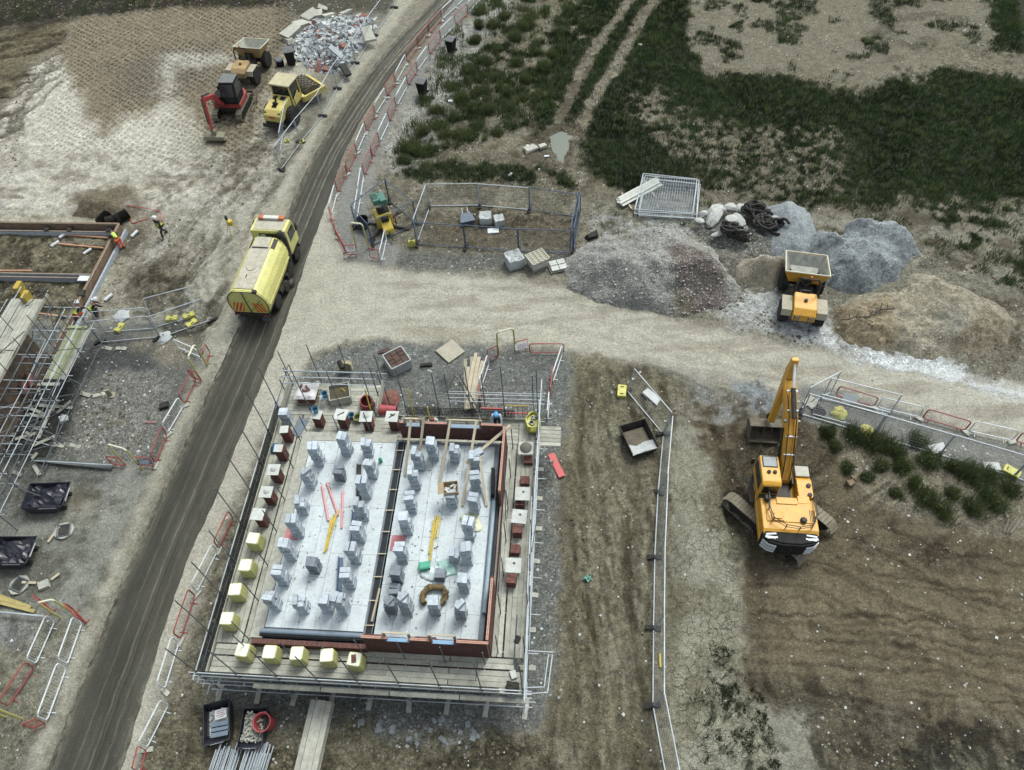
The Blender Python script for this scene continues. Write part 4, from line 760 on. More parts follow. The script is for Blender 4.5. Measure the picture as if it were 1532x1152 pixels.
# ================================================================== BLOCK STACKS ON THE FLOOR
def block_stack(px, py, h=6, label='', name='block_stack', me=None, bl=(.46, .23, .206), per=2, two=False, mis=1, z=ZF, twist=None, topper=None):
 p = P(px, py, z); u, v = UV(p); u += 0; v += .22
 t = thing(name, label, 'block stack', W(u, v, z), TH + (random.uniform(-.12, .12) if twist is None else twist), 'stacks of blocks on the floor panels')
 me = me or BLK_ME; cols = 2 if two else 1
 for c in range(cols):
  for l in range(h + (random.random() < .6) * (h == 6) + 1 - (1 if c else 0)):
   ori = l % 2
   for k in range(per):
    if l >= h and k == 1 and mis == 0: continue
    o_ = (k - .5) * bl[1] * 1.01
    x, y = (0, o_) if ori == 0 else (o_, 0)
    j = lambda s=.03: random.uniform(-s, s)
    obj('block', me, t, (x + j() + (c * .5 if two else 0), y + j() - (c * .05), bl[2] / 2 + l * (bl[2] + .003)), (0, 0, (0 if ori == 0 else math.pi / 2) + j(.09)))
 if mis == 2: obj('block', me, t, (.02, .02, (h + 1.9 if h == 6 else h + 1) * (bl[2] + .003) + bl[2] / 2), (0, 0, .9))
 return t
def row(cols, side):
 pass
COLS = [
 ('leftmost row', [(413, 914, 6, 0), (426, 877, 6, 1), (437, 840, 6, 1), (447, 805, 6, 1), (455, 771, 5, 0), (466, 731, 5, 2), (478, 698, 6, 1)]),
 ('middle row of the left floor', [(455, 919, 5, 0), (472, 859, 4, 1), (510, 721, 3, 1), (520, 683, 6, 1)]),
 ('row left of the party gap', [(492, 918, 5, 1), (516, 920, 6, 1), (525, 882, 6, 1), (533, 845, 6, 1), (540, 813, 6, 1), (544, 780, 6, 0), (549, 747, 6, 1), (558, 717, 6, 0), (552, 684, 5, 0)]),
 ('row right of the party gap', [(587, 920, 5, 2), (610, 921, 6, 2), (596, 874, 5, 1), (603, 843, 6, 1), (610, 801, 6, 1), (617, 768, 6, 1), (623, 734, 6, 0), (628, 705, 6, 0), (649, 690, 6, 1)]),
 ('middle row of the right floor', [(652, 922, 6, 1), (677, 760, 4, 1), (682, 693, 5, 0)]),
 ('row beside the side wall', [(691, 928, 5, 2), (695, 887, 5, 1), (681, 842, 3, 0), (700, 846, 6, 1), (704, 809, 6, 1), (711, 770, 6, 1), (713, 738, 6, 1), (712, 704, 5, 0)])]
for nm, lst in COLS:
 for i, (px, py, h, mis) in enumerate(lst):
  where = 'nearest' if i == 0 else ('farthest' if i == len(lst) - 1 else ORD[i] + ' nearest')
  hw = {3: 'low', 4: 'low', 5: 'medium', 6: 'tall'}[h]; dark = (px, py) in ((472, 859), (510, 721), (587, 920), (596, 874))
  ex = ', askew top' if mis == 2 else ''
  if dark: block_stack(px, py, h + 5, f'{hw} dark block stack{ex}, {where} in {nm}', me=BLKD_ME, bl=(.46, .23, .098), mis=mis)
  else: block_stack(px, py, h, f'{hw} grey block stack{ex}, {where} in {nm}', mis=mis)
block_stack(659, 870, 4, 'low dark block stack wrapped in pale green film, in the middle of the right floor', me=BLKD_ME, bl=(.46, .23, .098))
block_stack(591, 893, 4, 'small dark block stack squeezed between two taller ones near the front of the right floor', me=BLKD_ME, bl=(.46, .23, .098))
def brick_pile(px, py, h, label, board=None, m=None, name='brick_stack', grp='brick stacks on the scaffold deck', grey=False, mort=False, z=ZD + .03, w_=.44):
 p = P(px, py, z); u, v = UV(p); t = thing(name, label, 'brick stack', W(u, v + .24, z), TH + random.uniform(-.08, .08), grp)
 me = BLKD_ME if grey else BRK_ME
 if grey:
  for l in range(h):
   for k in range(2): obj('block', BLK_ME if grey == 2 else BLKD_ME, t, ((0, (k - .5) * .215)[0] if l % 2 == 0 else (k - .5) * .215, (k - .5) * .215 if l % 2 == 0 else 0, (.051 if grey == 1 else .1025) + l * (.103 if grey == 1 else .208)), (0, 0, 0 if l % 2 == 0 else math.pi / 2))
  hh = h * (.103 if grey == 1 else .208)
 else:
  for l in range(h):
   for i in range(2):
    for j in range(4):
     x, y = ((i - .5) * .22, (j - 1.5) * .108)
     if l % 2: x, y = y, x
     obj('brick', me, t, (x + random.uniform(-.006, .006), y + random.uniform(-.006, .006), .034 + l * .067), (0, 0, (math.pi / 2 if l % 2 else 0) + random.uniform(-.04, .04)))
  hh = h * .067
 if board:
  q = MB(); q.box((0, 0, 0), (board, board, .02)); q.build('mortar_board', PANELW, t, (random.uniform(-.03, .03), -.03, hh + .016), (0, 0, random.uniform(-.06, .06)))
  if mort: q = MB(); q.lathe([(.17, 0), (.13, .05), (.04, .09), (.001, .1)], n=10); q.build('mortar', mat('wet_mortar', S(186, 184, 176), .8), t, (0, 0, hh + .028), smooth=True)
 return t
g3 = ['with a trowel on it', 'with a small mortar heap', 'with dark hand tools']
A = [(516, 643, g3[0]), (553, 646, g3[1]), (591, 646, g3[2])]
for i, (px, py, ex) in enumerate(A):
 t = brick_pile(px, py, 17, f'red brick stack under a white board {ex}, back deck', .66, mort=(i == 1))
 if i != 1:
  q = MB(); q.bar((-.15, -.12, 0), (.15, .12, 0), .05, .02); (q.bar((-.1, .1, 0), (.1, .0, 0), .08, .02) if i == 2 else None); q.build('hand_tool', DKST, t, (0, 0, 17 * .067 + .04))
brick_pile(479, 641, 15, 'red brick stack with a mortar smeared board under a blue bucket, back deck', .55)
brick_pile(430, 637, 5, 'plain grey block stack at the far left corner of the deck', grey=2)
brick_pile(432, 663, 15, 'brick stack with a pale grey top, second from the far left corner', .44)
brick_pile(424, 691, 15, 'brick stack with a pale grey slab on top beside a blue bag, left deck', .44)
for i, (px, py) in enumerate([(417, 724), (407, 757), (395, 790)]):
 brick_pile(px, py, 16, f'red brick stack under a smeared white board, left deck, {ORD[i]} from the far end', .62, mort=i < 2)
def ypack(px, py, label, tornn=False):
 p = P(px, py, ZD + .03); u, v = UV(p); t = thing('wrapped_pack', label, 'wrapped pack', W(u, v + .25, ZD + .02), TH + random.uniform(-.1, .1), 'yellow wrapped brick packs on the deck')
 q = MB(); a = .30; b = .27
 ring = lambda r, z, k=.0: [(r * sx * (1 + random.uniform(-.05, .05)), r * sy * (1 + random.uniform(-.05, .05)), z) for sx, sy in ((-1, -.75), (-.7, -1), (.7, -1), (1, -.75), (1, .75), (.75, 1), (-.75, 1), (-1, .7))]
 rs = [ring(.28, 0), ring(.335, .2), ring(.32, .55), ring(.30, .84), ring(.285, .9)]
 vs = [p_ for r in rs for p_ in r]; n = 8; fs = [(j * n + i, j * n + (i + 1) % n, (j + 1) * n + (i + 1) % n, (j + 1) * n + i) for j in range(4) for i in range(n)] + [tuple(range(n - 1, -1, -1)), tuple(4 * n + i for i in range(n))]
 q.add(vs, fs); q.build('wrapping', YWRAP, t)
 q = MB(); q.box((0, 0, .912), (.52, .52, .02)); q.build('top_sheet', mat('cream_top', S(232, 230, 204), .6, var=.06), t, rot=(0, 0, random.uniform(-.05, .05)))
 if tornn: q = MB(); q.box((-.02, .02, .94), (.2, .34, .04)); q.build('brick', BRICKL, t, rot=(0, 0, .3))
 return t
LY = [(385, 824), (374, 864), (359, 900), (347, 943)]
for i, (px, py) in enumerate(LY): ypack(px, py, f'yellow wrapped pack on the left deck, {"farthest" if i == 0 else "nearest" if i == 3 else ORD[i] + " from the far end"} of the four')
FY = [(370, 990), (410, 993), (450, 995), (494, 998), (535, 1004)]
for i, (px, py) in enumerate(FY): ypack(px, py, (f'yellow wrapped pack on the front deck, {ORD[i]} from the left corner' if i < 4 else 'torn yellow wrapped pack showing bricks, last in the front deck row'), i == 4)
def spot_board(px, py, label, mortar=False, h=.62):
 p = P(px, py, ZD + h); u, v = UV(p); t = thing('spot_board', label, 'mortar board', W(u, v, ZD + .03), TH + random.uniform(-.06, .06), 'mortar boards on stands along the right deck')
 q = MB()
 for sx in (-.2, .2):
  for sy in (-.2, .2): q.tube((sx * 1.2, sy * 1.2, 0), (sx * .9, sy * .9, h - .02), .014)
 q.path([(-.24, -.24, .1), (.24, -.24, .1), (.24, .24, .1), (-.24, .24, .1)], .012, closed=True); q.build('stand', GALVD, t)
 q = MB(); q.box((0, 0, h), (.72, .72, .022)); q.build('board', PANELW, t)
 if mortar: q = MB(); q.lathe([(.30, 0), (.31, .05), (.22, .13), (.1, .18), (.001, .19)], n=12); q.build('mortar', mat('dark_mortar', S(112, 108, 98), .9, bump=.5), t, (0, .02, h + .011), smooth=True)
 else: q = MB(); q.lathe([(.07, 0), (.05, .03), (.001, .04)], n=8); q.build('mortar', mat('dark_mortar', S(112, 108, 98), .9, bump=.5), t, (0.03, .1, h + .011))
 return t
spot_board(787, 671, 'white board loaded with a round dark mortar heap near the yellow bag', True)
spot_board(782, 739, 'clean white mortar board, farthest of the three plain ones on the right deck')
spot_board(777, 773, 'clean white mortar board, middle of the three plain ones on the right deck')
spot_board(768, 846, 'clean white mortar board, nearest of the three plain ones on the right deck')
brick_pile(790, 697, 4, 'tiny brick pile just in front of the loaded mortar board'); brick_pile(785, 728, 4, 'tiny brick pile beside a buff slab on the right deck')
brick_pile(778, 762, 6, 'orange brick pile in front of the farthest plain mortar board'); brick_pile(774, 806, 9, 'tall orange brick pile in front of the middle plain mortar board')
brick_pile(771, 833, 6, 'low brick pile behind the nearest plain mortar board'); brick_pile(765, 880, 9, 'brick pile with loose bricks scattered on top, nearest on the right deck')
def stick(a, b, z0, z1, r, m, name, label, cat, grp=None, n=8, boxy=None):
 p, q_ = P(*a, z0), P(*b, z1); q = MB()
 if boxy: q.bar((0, 0, 0), q_ - p, boxy[0], boxy[1])
 else: q.tube((0, 0, 0), q_ - p, r, n)
 o = q.build(name, m, None, p, smooth=not boxy); return tag(o, label, cat, grp)
for i, (a, b, lb) in enumerate([((481.5, 727), (491, 779), 'leftmost'), ((489, 722), (506, 771), 'middle'), ((512.7, 735), (511, 790), 'rightmost')]):
 stick(a, b, ZF + .06, ZF + .06, .055, PINK, 'plastic_pipe', f'{lb} of three pink pipes lying on the left floor', 'pipe', 'pink pipes')
def props(pts, label):
 c = P(*pts[0][0], ZF); t = thing('prop_bundle', label, 'steel props', c, 0, 'bundles of yellow steel props')
 for a, b in pts:
  p, q_ = P(*a, ZF + .07), P(*b, ZF + .07); dz = Vector((0, 0, .06 * random.random())); q = MB(); q.tube(p - c + dz, (p + q_) / 2 - c + dz, .032, 6); q.tube((p + q_) / 2 - c + dz, q_ - c + dz, .025, 6)
  e = (q_ - p).normalized(); s = Vector((-e.y, e.x, 0)) * .07
  for w_ in (p, q_): q.tube(w_ - c + dz - s, w_ - c + dz + s, .02, 5)
  q.build('prop', YELB, t)
props([((500, 770), (487, 824)), ((503, 772), (489, 822)), ((497, 775), (485, 826)), ((506, 764), (491, 800)), ((495, 779), (489, 812))], 'bundle of yellow steel props beside the pink pipes on the left floor')
props([((652, 772), (641.5, 841)), ((655, 774), (644, 838)), ((658, 773), (653, 804)), ((649, 780), (642, 828)), ((656, 778), (651, 800))], 'bundle of yellow steel props in the middle of the right floor')
def sheet(poly, z, m, name, label, cat, th=.02):
 c = P(*poly[0], z); q = MB(); q.prism([tuple((P(a, b, z) - c)[:2]) for a, b in poly], 0, th, 'z'); return tag(q.build(name, m, None, c), label, cat)
sheet([(431, 786), (424, 808), (445, 808), (440, 790)], ZF, PINKS, 'warning_sheet', 'pink triangular sheet lying by the left row of blocks', 'sheet')
sheet([(587, 800.6), (607, 801.5), (605, 812), (596, 822), (592, 824.5), (583, 824)], ZF, PINKS, 'warning_sheet', 'pink rectangular sheet lying beside the party gap', 'sheet')
for a, b, lb in (((537, 694), (536.5, 748), 'dark steel lintel lying farthest back near the party gap'), ((530, 765), (526.6, 817), 'blue grey steel lintel lying in the middle near the party gap'), ((509.5, 833), (506.5, 885), 'blue grey steel lintel lying nearest the front of the left floor')):
 p, q_ = P(*a, ZF + .15), P(*b, ZF + .15); q = MB(); q.prism([(-.1, -.12), (.1, -.12), (.1, .1), (.06, .1), (.06, -.08), (-.1, -.08)], 0, (q_ - p).length, 'y'); o = q.build('steel_lintel', [mat('lintel_blue', S(96, 112, 132), .5, .3)] if 'dark' not in lb else [DKST], None, (p.x, p.y, ZF + .15), (0, 0, math.atan2(-(q_ - p).x, (q_ - p).y))); tag(o, lb, 'lintel', 'steel lintels on the left floor')
p = P(675, 733, ZF + .9); t = thing('cardboard_box', 'open cardboard box full of offcuts standing on a low block stack', 'box', (p.x, p.y, ZF + .87), TH + .15)
q = MB(); [q.box(*c_) for c_ in (((-.34, 0, .17), (.02, .6, .34)), ((.34, 0, .17), (.02, .6, .34)), ((0, -.3, .17), (.7, .02, .34)), ((0, .3, .17), (.7, .02, .34)), ((0, 0, .01), (.68, .58, .02)))]; q.bar((-.35, 0, .33), (-.55, 0, .22), .02, .58) if False else None; q.build('carton', CARD, t)
q = MB(); [q.box((random.uniform(-.22, .22), random.uniform(-.2, .2), random.uniform(.08, .24)), (.24, .09, .07), random.uniform(0, 3)) for _ in range(9)]; q.build('offcuts', [PANELW], t)
q = MB(); q.box((0, 0, 0), (.3, .6, .015)); q.build('flap', CARD, t, (-.48, 0, .3), (0, -.4, 0))
def blob(name, px, py, z, r, hh, m, label, cat, n=14, seed=0, flat=1.0, rz=0, kind=None):
 rr_ = random.Random(seed); q = MB(); ks = [(1, 0), (1.02, .25), (.85, .6), (.5, .9), (.001, 1)]; vs = []
 for k, (a, b) in enumerate(ks):
  for i in range(n): t = 2 * math.pi * i / n; rr2 = a * r * (1 + rr_.uniform(-.22, .22)); vs.append((rr2 * math.cos(t), rr2 * math.sin(t) * flat, b * hh * (1 + rr_.uniform(-.15, .15)) if k else 0))
 q.add(vs, [(j * n + i, j * n + (i + 1) % n, (j + 1) * n + (i + 1) % n, (j + 1) * n + i) for j in range(len(ks) - 1) for i in range(n)])
 p = P(px, py, z); o = q.build(name, m, None, (p.x, p.y, z), (0, 0, rz), smooth=True); return tag(o, label, cat, kind=kind)
def film_piece(px, py, z, label, m, s=.45, name='plastic_film', cat='plastic film', seed=1):
 rr_ = random.Random(seed); p = P(px, py, z); q = MB(); n = 7; vs = []
 for i in range(n):
  for j in range(n): vs.append(((i - 3) * s / 3 + rr_.uniform(-.05, .05), (j - 3) * s / 3.4 + rr_.uniform(-.05, .05), .01 + abs(rr_.gauss(0, .05))))
 q.add(vs, [(i * n + j, i * n + j + 1, (i + 1) * n + j + 1, (i + 1) * n + j) for i in range(n - 1) for j in range(n - 1)]); o = q.build(name, m, None, (p.x, p.y, z), (0, 0, rr_.uniform(0, 3)), smooth=True); mo = o.modifiers.new('t', 'SOLIDIFY'); mo.thickness = .01; return tag(o, label, cat)
film_piece(669, 850, ZF, 'crumpled green tinted film behind the dark blocks on the right floor', mat('green_film', S(170, 206, 190), .3, var=.2), .42)
film_piece(643, 858, ZF, 'crumpled clear film at the left of the dark blocks on the right floor', mat('pale_film', S(196, 206, 200), .3, var=.1), .36, seed=4)
film_piece(705, 783, ZF, 'pale yellow torn wrapping beside a tall stack on the right floor', mat('cream_film', S(222, 220, 176), .5, var=.1), .5, seed=6)
p = P(636, 849, ZF); q = MB(); q.box((0, 0, .14), (.5, .36, .28)); q.box((0, 0, .29), (.42, .28, .03)); tag(q.build('plastic_crate', [GRNP], None, (p.x, p.y, ZF), (0, 0, .1), bev=.02), 'small green plastic crate in the middle of the right floor', 'crate')
for px, py, lb in ((570, 691, 'green plastic bottle beside a tall stack on the left floor'),):
 p = P(px, py, ZF); q = MB(); q.lathe([(.1, 0), (.1, .25), (.05, .32), (.04, .38)], n=10); tag(q.build('bottle', GRNP, None, (p.x, p.y, ZF), smooth=True), lb, 'bottle')
def ring_cloth(px, py, label):
 p = P(px, py, ZF + .05); t = thing('hessian_roll', label, 'hessian', (p.x, p.y, ZF)); rr_ = random.Random(3)
 for k in range(2):
  pts = [(math.cos(a) * .55 + rr_.uniform(-.08, .08), math.sin(a) * .45 + rr_.uniform(-.08, .08), .1 + .08 * rr_.random() + k * .09) for a in np.linspace(-1.2, 3.9, 16)]
  q = MB(); [q.tube(pts[i], pts[i + 1], .11 + rr_.uniform(-.03, .03), 7) for i in range(15)]; q.build('cloth_fold', HESS, t, smooth=True)
ring_cloth(650, 893, 'brown hessian cloth bunched in an arc behind a tall front stack')
LT = [((615, 624), (606, 712), 1.75), ((634, 624), (626, 694), 1.75), ((674, 628), (658, 722), 1.75), ((713, 628), (692, 757), 1.75), ((717, 680), (728, 757), .9), ((664, 683), (661, 700), .5)]
for i, (a, b, h) in enumerate(LT):
 stick(a, b, ZF + h, ZF + .06, 0, TIMB, 'timber', ['pale timber leaning on the back wall, leftmost of the raking timbers', 'pale timber leaning on the back wall, second of the raking timbers from the left', 'pale timber leaning on the back wall right of the middle window', 'long pale timber raking from the back wall past the cardboard box', 'short timber raking to the floor beside the right block row', 'stub of timber behind the cardboard box'][i], 'timber', 'raking timbers at the back wall', boxy=(.12, .07))
stick((764, 636), (697, 693), ZF + 1.1, ZF + .7, 0, TIMB, 'timber', 'diagonal timber with one end on the far right wall corner', 'timber', boxy=(.16, .06))
stick((558 + 10, 880), (556, 930), ZF + .3, ZF + .05, 0, TIMB, 'timber', 'short timber leaning across the party gap near the front', 'timber', boxy=(.09, .04))
p = P(713, 678, ZF + .95); q = MB(); q.box((0, 0, 0), (.62, .34, .22)); tag(q.build('loose_block', [BLOCK], None, p, (0, 0, TH + .55)), 'large pale block resting on the diagonal timber', 'block')
q = MB(); rr_ = random.Random(5)
for _ in range(260):
 u, v = rr_.uniform(U0 + .8, U1 - .9), rr_.uniform(V0 + .9, V1 - .7); s = rr_.uniform(.015, .05)
 if abs(u - UM) < .45: continue
 q.box((u, v, ZF + .005 + s * .2), (s * rr_.uniform(1, 2.5), s, s * .5), rr_.uniform(0, 3))
o = q.build('floor_crumbs', [mat('crumbs', S(128, 120, 106), .9, var=.4)], house); o['kind'] = 'stuff'
p = P(462, 607, ZD); t = thing('brick_pallet', 'pallet of red bricks under white torn wrapping on the loading bay', 'brick pallet', (p.x, p.y + .5, ZD + .03), TH)
q = MB(); [q.box((0, y, .03), (1.15, .12, .03)) for y in (-.5, 0, .5)]; [q.box((x, 0, .075), (.12, 1.1, .06)) for x in (-.5, 0, .5)]; [q.box((0, y, .12), (1.2, .1, .025)) for y in (-.5, -.25, 0, .25, .5)]; q.build('pallet', TIMB2, t)
for l in range(8):
 for i in range(2):
  for j in range(4): obj('brick_pack', BRK3_ME, t, ((i - .5) * .47, (j - 1.5) * .23, .17 + l * .068 + (.0)), (0, 0, random.uniform(-.02, .02)))
q = MB(); rr_ = random.Random(9); n = 9; vs = [((i - 4) * .15, (j - 4) * .14, .78 + rr_.uniform(-.02, .04) - (.14 if i in (0, 8) or j in (0, 8) else 0)) for i in range(n) for j in range(n)]
q.add(vs, [(i * n + j, i * n + j + 1, (i + 1) * n + j + 1, (i + 1) * n + j) for i in range(n - 1) for j in range(n - 1)]); o = q.build('white_wrapping', mat('white_film', S(206, 200, 194), .4, var=.1), t, smooth=True)
for _ in range(5): obj('brick', BRK_ME, t, (random.uniform(-.35, .35), random.uniform(-.35, .35), .84), (0, 0, random.uniform(0, 3)))
p = P(510, 603, ZD); t = thing('mortar_tub', 'pale square tub half full of brown mortar on the loading bay', 'mortar tub', (p.x, p.y + .35, ZD + .04), TH + .28)
q = MB()
for sx, sy, dx, dy in ((-.55, 0, .05, 1.0), (.55, 0, .05, 1.0), (0, -.5, 1.1, .05), (0, .5, 1.1, .05)): q.box((sx, sy, .3), (dx, dy, .6))
q.box((0, 0, .03), (1.1, 1.0, .05)); q.build('tub', mat('pale_plastic', S(196, 194, 178), .6, dust=.3), t, bev=.02)
q = MB(); q.box((0, 0, .36), (1.03, .93, .08)); q.build('mortar', mat('brown_mortar', S(98, 88, 66), .9, bump=.6), t)
q = MB(); q.bar((.1, .3, .42), (.35, -.1, .62), .03, .03); q.build('shovel_handle', YELB, t)
def bucket(px, py, z, m, label, r=.16, h=.32, stand=0):
 p = P(px, py, z + stand); t = thing('bucket', label, 'bucket', (p.x, p.y, z + stand), 0, None)
 q = MB(); q.lathe([(r * .8, 0), (r, h), (r * 1.1, h), (r * 1.1, h - .03), (r * .92, h - .02), (r * .74, .04)], n=14); q.build('pail', m, t, smooth=True)
 q = MB(); q.path([(math.cos(a) * r, 0.02, h + math.sin(a) * r * .5) for a in np.linspace(0, math.pi, 7)], .008, 4); q.build('handle', GALVD, t); return t
bucket(473, 616, ZD + 1.07, BLUB, 'light blue bucket standing on the first brick stack of the back deck')
q_s = P(487, 604, ZD); t = thing('step_stool', 'thin legged metal stool beside the mortar tub on the loading bay', 'stool', (q_s.x, q_s.y, ZD + .03), .2)
q = MB(); [q.tube((sx * .18, sy * .18, 0), (sx * .13, sy * .13, .55), .014) for sx in (-1, 1) for sy in (-1, 1)]; q.build('legs', GALV, t); q = MB(); q.box((0, 0, .56), (.34, .34, .025)); q.build('seat', GALV, t)
bucket(487, 593, ZD + .6, BLUB, 'teal bucket set on the metal stool on the loading bay')
bucket(527, 625, ZD + .03, BLUB, 'blue bucket on the back deck between two mortar boards'); bucket(603, 641, ZD + .03, DKPL, 'dark bucket at the right end of the back deck boards')
p = P(537, 629, ZD); q = MB(); q.lathe([(.2, 0), (.24, .3), (.25, .32), (.2, .3), (.17, .05)], n=12); tag(q.build('round_tub', [mat('olive', S(150, 150, 84), .6, dust=.2)], None, (p.x, p.y, ZD + .03), smooth=True), 'round olive green tub beside the blue bucket on the back deck', 'tub')
sheet([(447, 625), (462, 629), (447, 655), (436, 648)], ZD + .05, mat('grey_blue_sheet', S(112, 122, 130), .5), 'damp_sheet', 'grey blue sheet spread beside the far left brick stacks', 'sheet')
blob('blue_bag', 414, 672, ZD + .05, .3, .3, mat('blue_bag', S(60, 104, 148), .5), 'crumpled blue bag beside the left deck brick stack', 'bag', seed=8)
blob('dark_sack', 423, 668, ZD + .05, .22, .24, DKPL, 'small black sack squeezed against the left brick guard', 'sack', seed=9) if False else None
p = P(549, 607, ZD + .3); t = thing('rubble_chute', 'red plastic rubble chute lying tipped behind the back deck', 'rubble chute', (p.x, p.y + .1, ZD + .25), -.3)
for k in range(2):
 q = MB(); q.lathe([(.42 - k * .1, 0), (.33 - k * .1, .9), (.29 - k * .1, .9), (.38 - k * .1, .03)], n=16); q.build('chute_section', REDR, t, (k * .75, -k * .12, k * -.1), (.35 if k == 0 else 0, math.pi / 2 if k else .2, .2), smooth=True)
p = P(798, 646, ZD); t = thing('yellow_rubble_bag', 'open yellow bag holding pale rubble near the far right deck corner', 'bag', (p.x, p.y + .3, ZD + .03), -.1)
q = MB(); n = 14; rr_ = random.Random(4); pr = [(.30, 0), (.40, .2), (.42, .5), (.36, .72), (.32, .70), (.33, .5), (.001, .48)]; vs = []
for r, h in pr:
 for i in range(n): a = 2 * math.pi * i / n; k = 1 + rr_.uniform(-.1, .1); vs.append((r * k * math.cos(a), r * k * 1.45 * math.sin(a), h + rr_.uniform(-.03, .03)))
q.add(vs, [(j * n + i, j * n + (i + 1) % n, (j + 1) * n + (i + 1) % n, (j + 1) * n + i) for j in range(len(pr) - 1) for i in range(n)]); q.build('bag', mat('yellow_bag', S(206, 200, 96), .5, bump=.4, bscale=8), t, smooth=True)
q = MB(); [q.box((random.uniform(-.18, .18), random.uniform(-.25, .25), .56), (.16, .12, .1), random.uniform(0, 3)) for _ in range(9)]; q.build('rubble', PANELW, t)
stick((776, 952), (772, 962), ZD + .9, ZD + .9, .12, BLACK, 'hanging_pipe_bag', 'short black roll hanging on the right guard rail', 'roll')
film_piece(766, 1030, ZD + .3, 'black rag caught on the front guard near the right corner', BLACK, .28, 'rag', 'rag', 11)
sheet([(762, 1005), (771, 1003), (774, 1014), (766, 1017)], ZD + .05, PANELW, 'paper_bag', 'white paper bag lying on the front deck near the right corner', 'bag', .12)
stick((824, 679), (841, 713), .05, .05, 0, REDF, 'red_board_piece', 'faded red plastic board lying on stone right of the scaffold', 'board', boxy=(.36, .06))
fan = [((696, 537), (697, 614)), ((701, 549), (699, 612)), ((712, 528), (701, 606)), ((706, 534), (703, 612)), ((717, 534), (704, 600)), ((722, 540), (708, 602)), ((724, 546), (709, 611)), ((709, 540), (700, 590))]
for i, (a, b) in enumerate(fan):
 stick(a, b, .1 + .02 * i, .12 + .05 * i, 0, TIMB if i % 3 else TIMB2, 'long_plank', f'pale plank in the fan of loose planks behind the plot, {ORD[i]} laid', 'plank', 'fan of loose planks behind the plot', boxy=(.2, .05))
for i, (a, b) in enumerate([((688, 562), (718, 617)), ((687, 572), (712, 616))]):
 stick(a, b, .4, 1.9, .04, DKST, 'steel_tube', 'dark tube leaning over the plank fan, ' + ('upper' if i == 0 else 'lower') + ' one', 'tube')
# ================================================================== BARRIERS AND FENCES
def make_barrier(m, L_=2.2, h=1.05, name='pedestrian_barrier'):
 t = thing(name, 'x', 'barrier'); q = MB(); r = .036; c = .12
 pts = [(-L_ / 2 + c, 0, .18), (L_ / 2 - c, 0, .18), (L_ / 2, 0, .18 + c), (L_ / 2, 0, h - c), (L_ / 2 - c, 0, h), (-L_ / 2 + c, 0, h), (-L_ / 2, 0, h - c), (-L_ / 2, 0, .18 + c)]
 q.path([Vector(p) for p in pts], r, 6, True); q.build('frame', m, t, smooth=False)
 q = MB(); n = 17
 for i in range(1, n): x = -L_ / 2 + L_ * i / n; q.tube((x, 0, .2), (x, 0, h - .02), .005, 4, cap=False)
 q.build('bars', m, t)['kind'] = 'stuff'
 for s in (-1, 1):
  q = MB(); q.bar((s * (L_ / 2 - .35), -.2, .03), (s * (L_ / 2 - .35), .2, .03), .04, .03); q.tube((s * (L_ / 2 - .35), 0, .03), (s * (L_ / 2 - .35), 0, .2), .018); q.build('foot', m, t)
 return t
BAR = {'white': make_barrier(WHT), 'red': make_barrier(REDP)}; used_b = set()
def barrier(c, a, b, label, grp, lean=0.0, z=None):
 A_, B_ = (PG(*a), PG(*b)) if z is None else (P(*a, z), P(*b, z)); d = B_ - A_; mid = (A_ + B_) / 2; rz = math.atan2(d.y, d.x); s = math.hypot(d.x, d.y) / 2.26
 rot = Euler((lean + random.uniform(-.05, .05), random.uniform(-.02, .02), rz)); src = BAR[c]
 if c not in used_b: used_b.add(c); o = src; o.location = mid; o.rotation_euler = rot; o.scale = (s, 1, 1)
 else: o = dup(src, mid, rot=rot, scale=(s, 1, 1))
 o['label'] = label; o['group'] = grp; return o
def block_foot(p, rz, label=None, grp='barrier feet', dark=False): pass
def chain(pts, cols, where, grp, order='far', foot=True):
 cnt = {'white': 0, 'red': 0}; tot = {k: sum(1 for c in cols if c[0] == k[0]) for k in cnt}
 for i, c in enumerate(cols):
  if c == '-': continue
  cn = 'white' if c == 'w' else 'red'; k = cnt[cn]; cnt[cn] += 1
  w_ = 'only' if tot[cn] == 1 else (ORD[k] if 'footpath' in where else 'farthest' if k == 0 else 'nearest' if k == tot[cn] - 1 else ORD[k] + ' farthest')
  a, b = pts[i], pts[i + 1]; f = .03; a2 = (a[0] + (b[0] - a[0]) * f, a[1] + (b[1] - a[1]) * f); b2 = (b[0] + (a[0] - b[0]) * f, b[1] + (a[1] - b[1]) * f)
  barrier(cn, a2, b2, f'{w_} {cn} pedestrian barrier {where}', grp)
  if foot:
   p = PG(*b); q = MB(); q.box((0, 0, .045), (.5, .22, .09)); tag(q.build('concrete_block', [CONC], None, (p.x, p.y, p.z), (0, 0, random.uniform(0, 3)), bev=.01), f'pale block by the {w_} {cn} barrier {where}', 'block', grp + ' feet')
chain([(708, -12), (683, 12), (662, 31.5), (642, 53), (626, 73), (609, 97), (593, 126), (579, 147), (562.5, 174), (548, 200), (535, 230), (520, 262), (505, 292), (496, 325), (505, 355), (520, 384)], list('wwrrrwrwrwrrwrr'), 'on the roadside of the footway', 'roadside barriers of the footway')
chain([(740, -22), (720, 0), (701, 22), (681, 41), (660, 61), (642, 85), (625, 108), (610, 131), (594, 161), (583, 185), (569, 214), (558, 238), (545, 266), (540, 297), (534, 336)], list('wwrwrwrwrwrrww'), 'on the inner side of the footway', 'inner barriers of the footway', foot=False)
chain([(296, 570), (277, 608), (252, 651), (234, 697)], list('rwr'), 'beside the left compound', 'barriers of the left compound')
chain([(351, 775), (328, 824), (295, 890), (271, 960), (248, 1035)], list('rwrw'), 'between the road and the scaffold', 'barriers between road and scaffold')
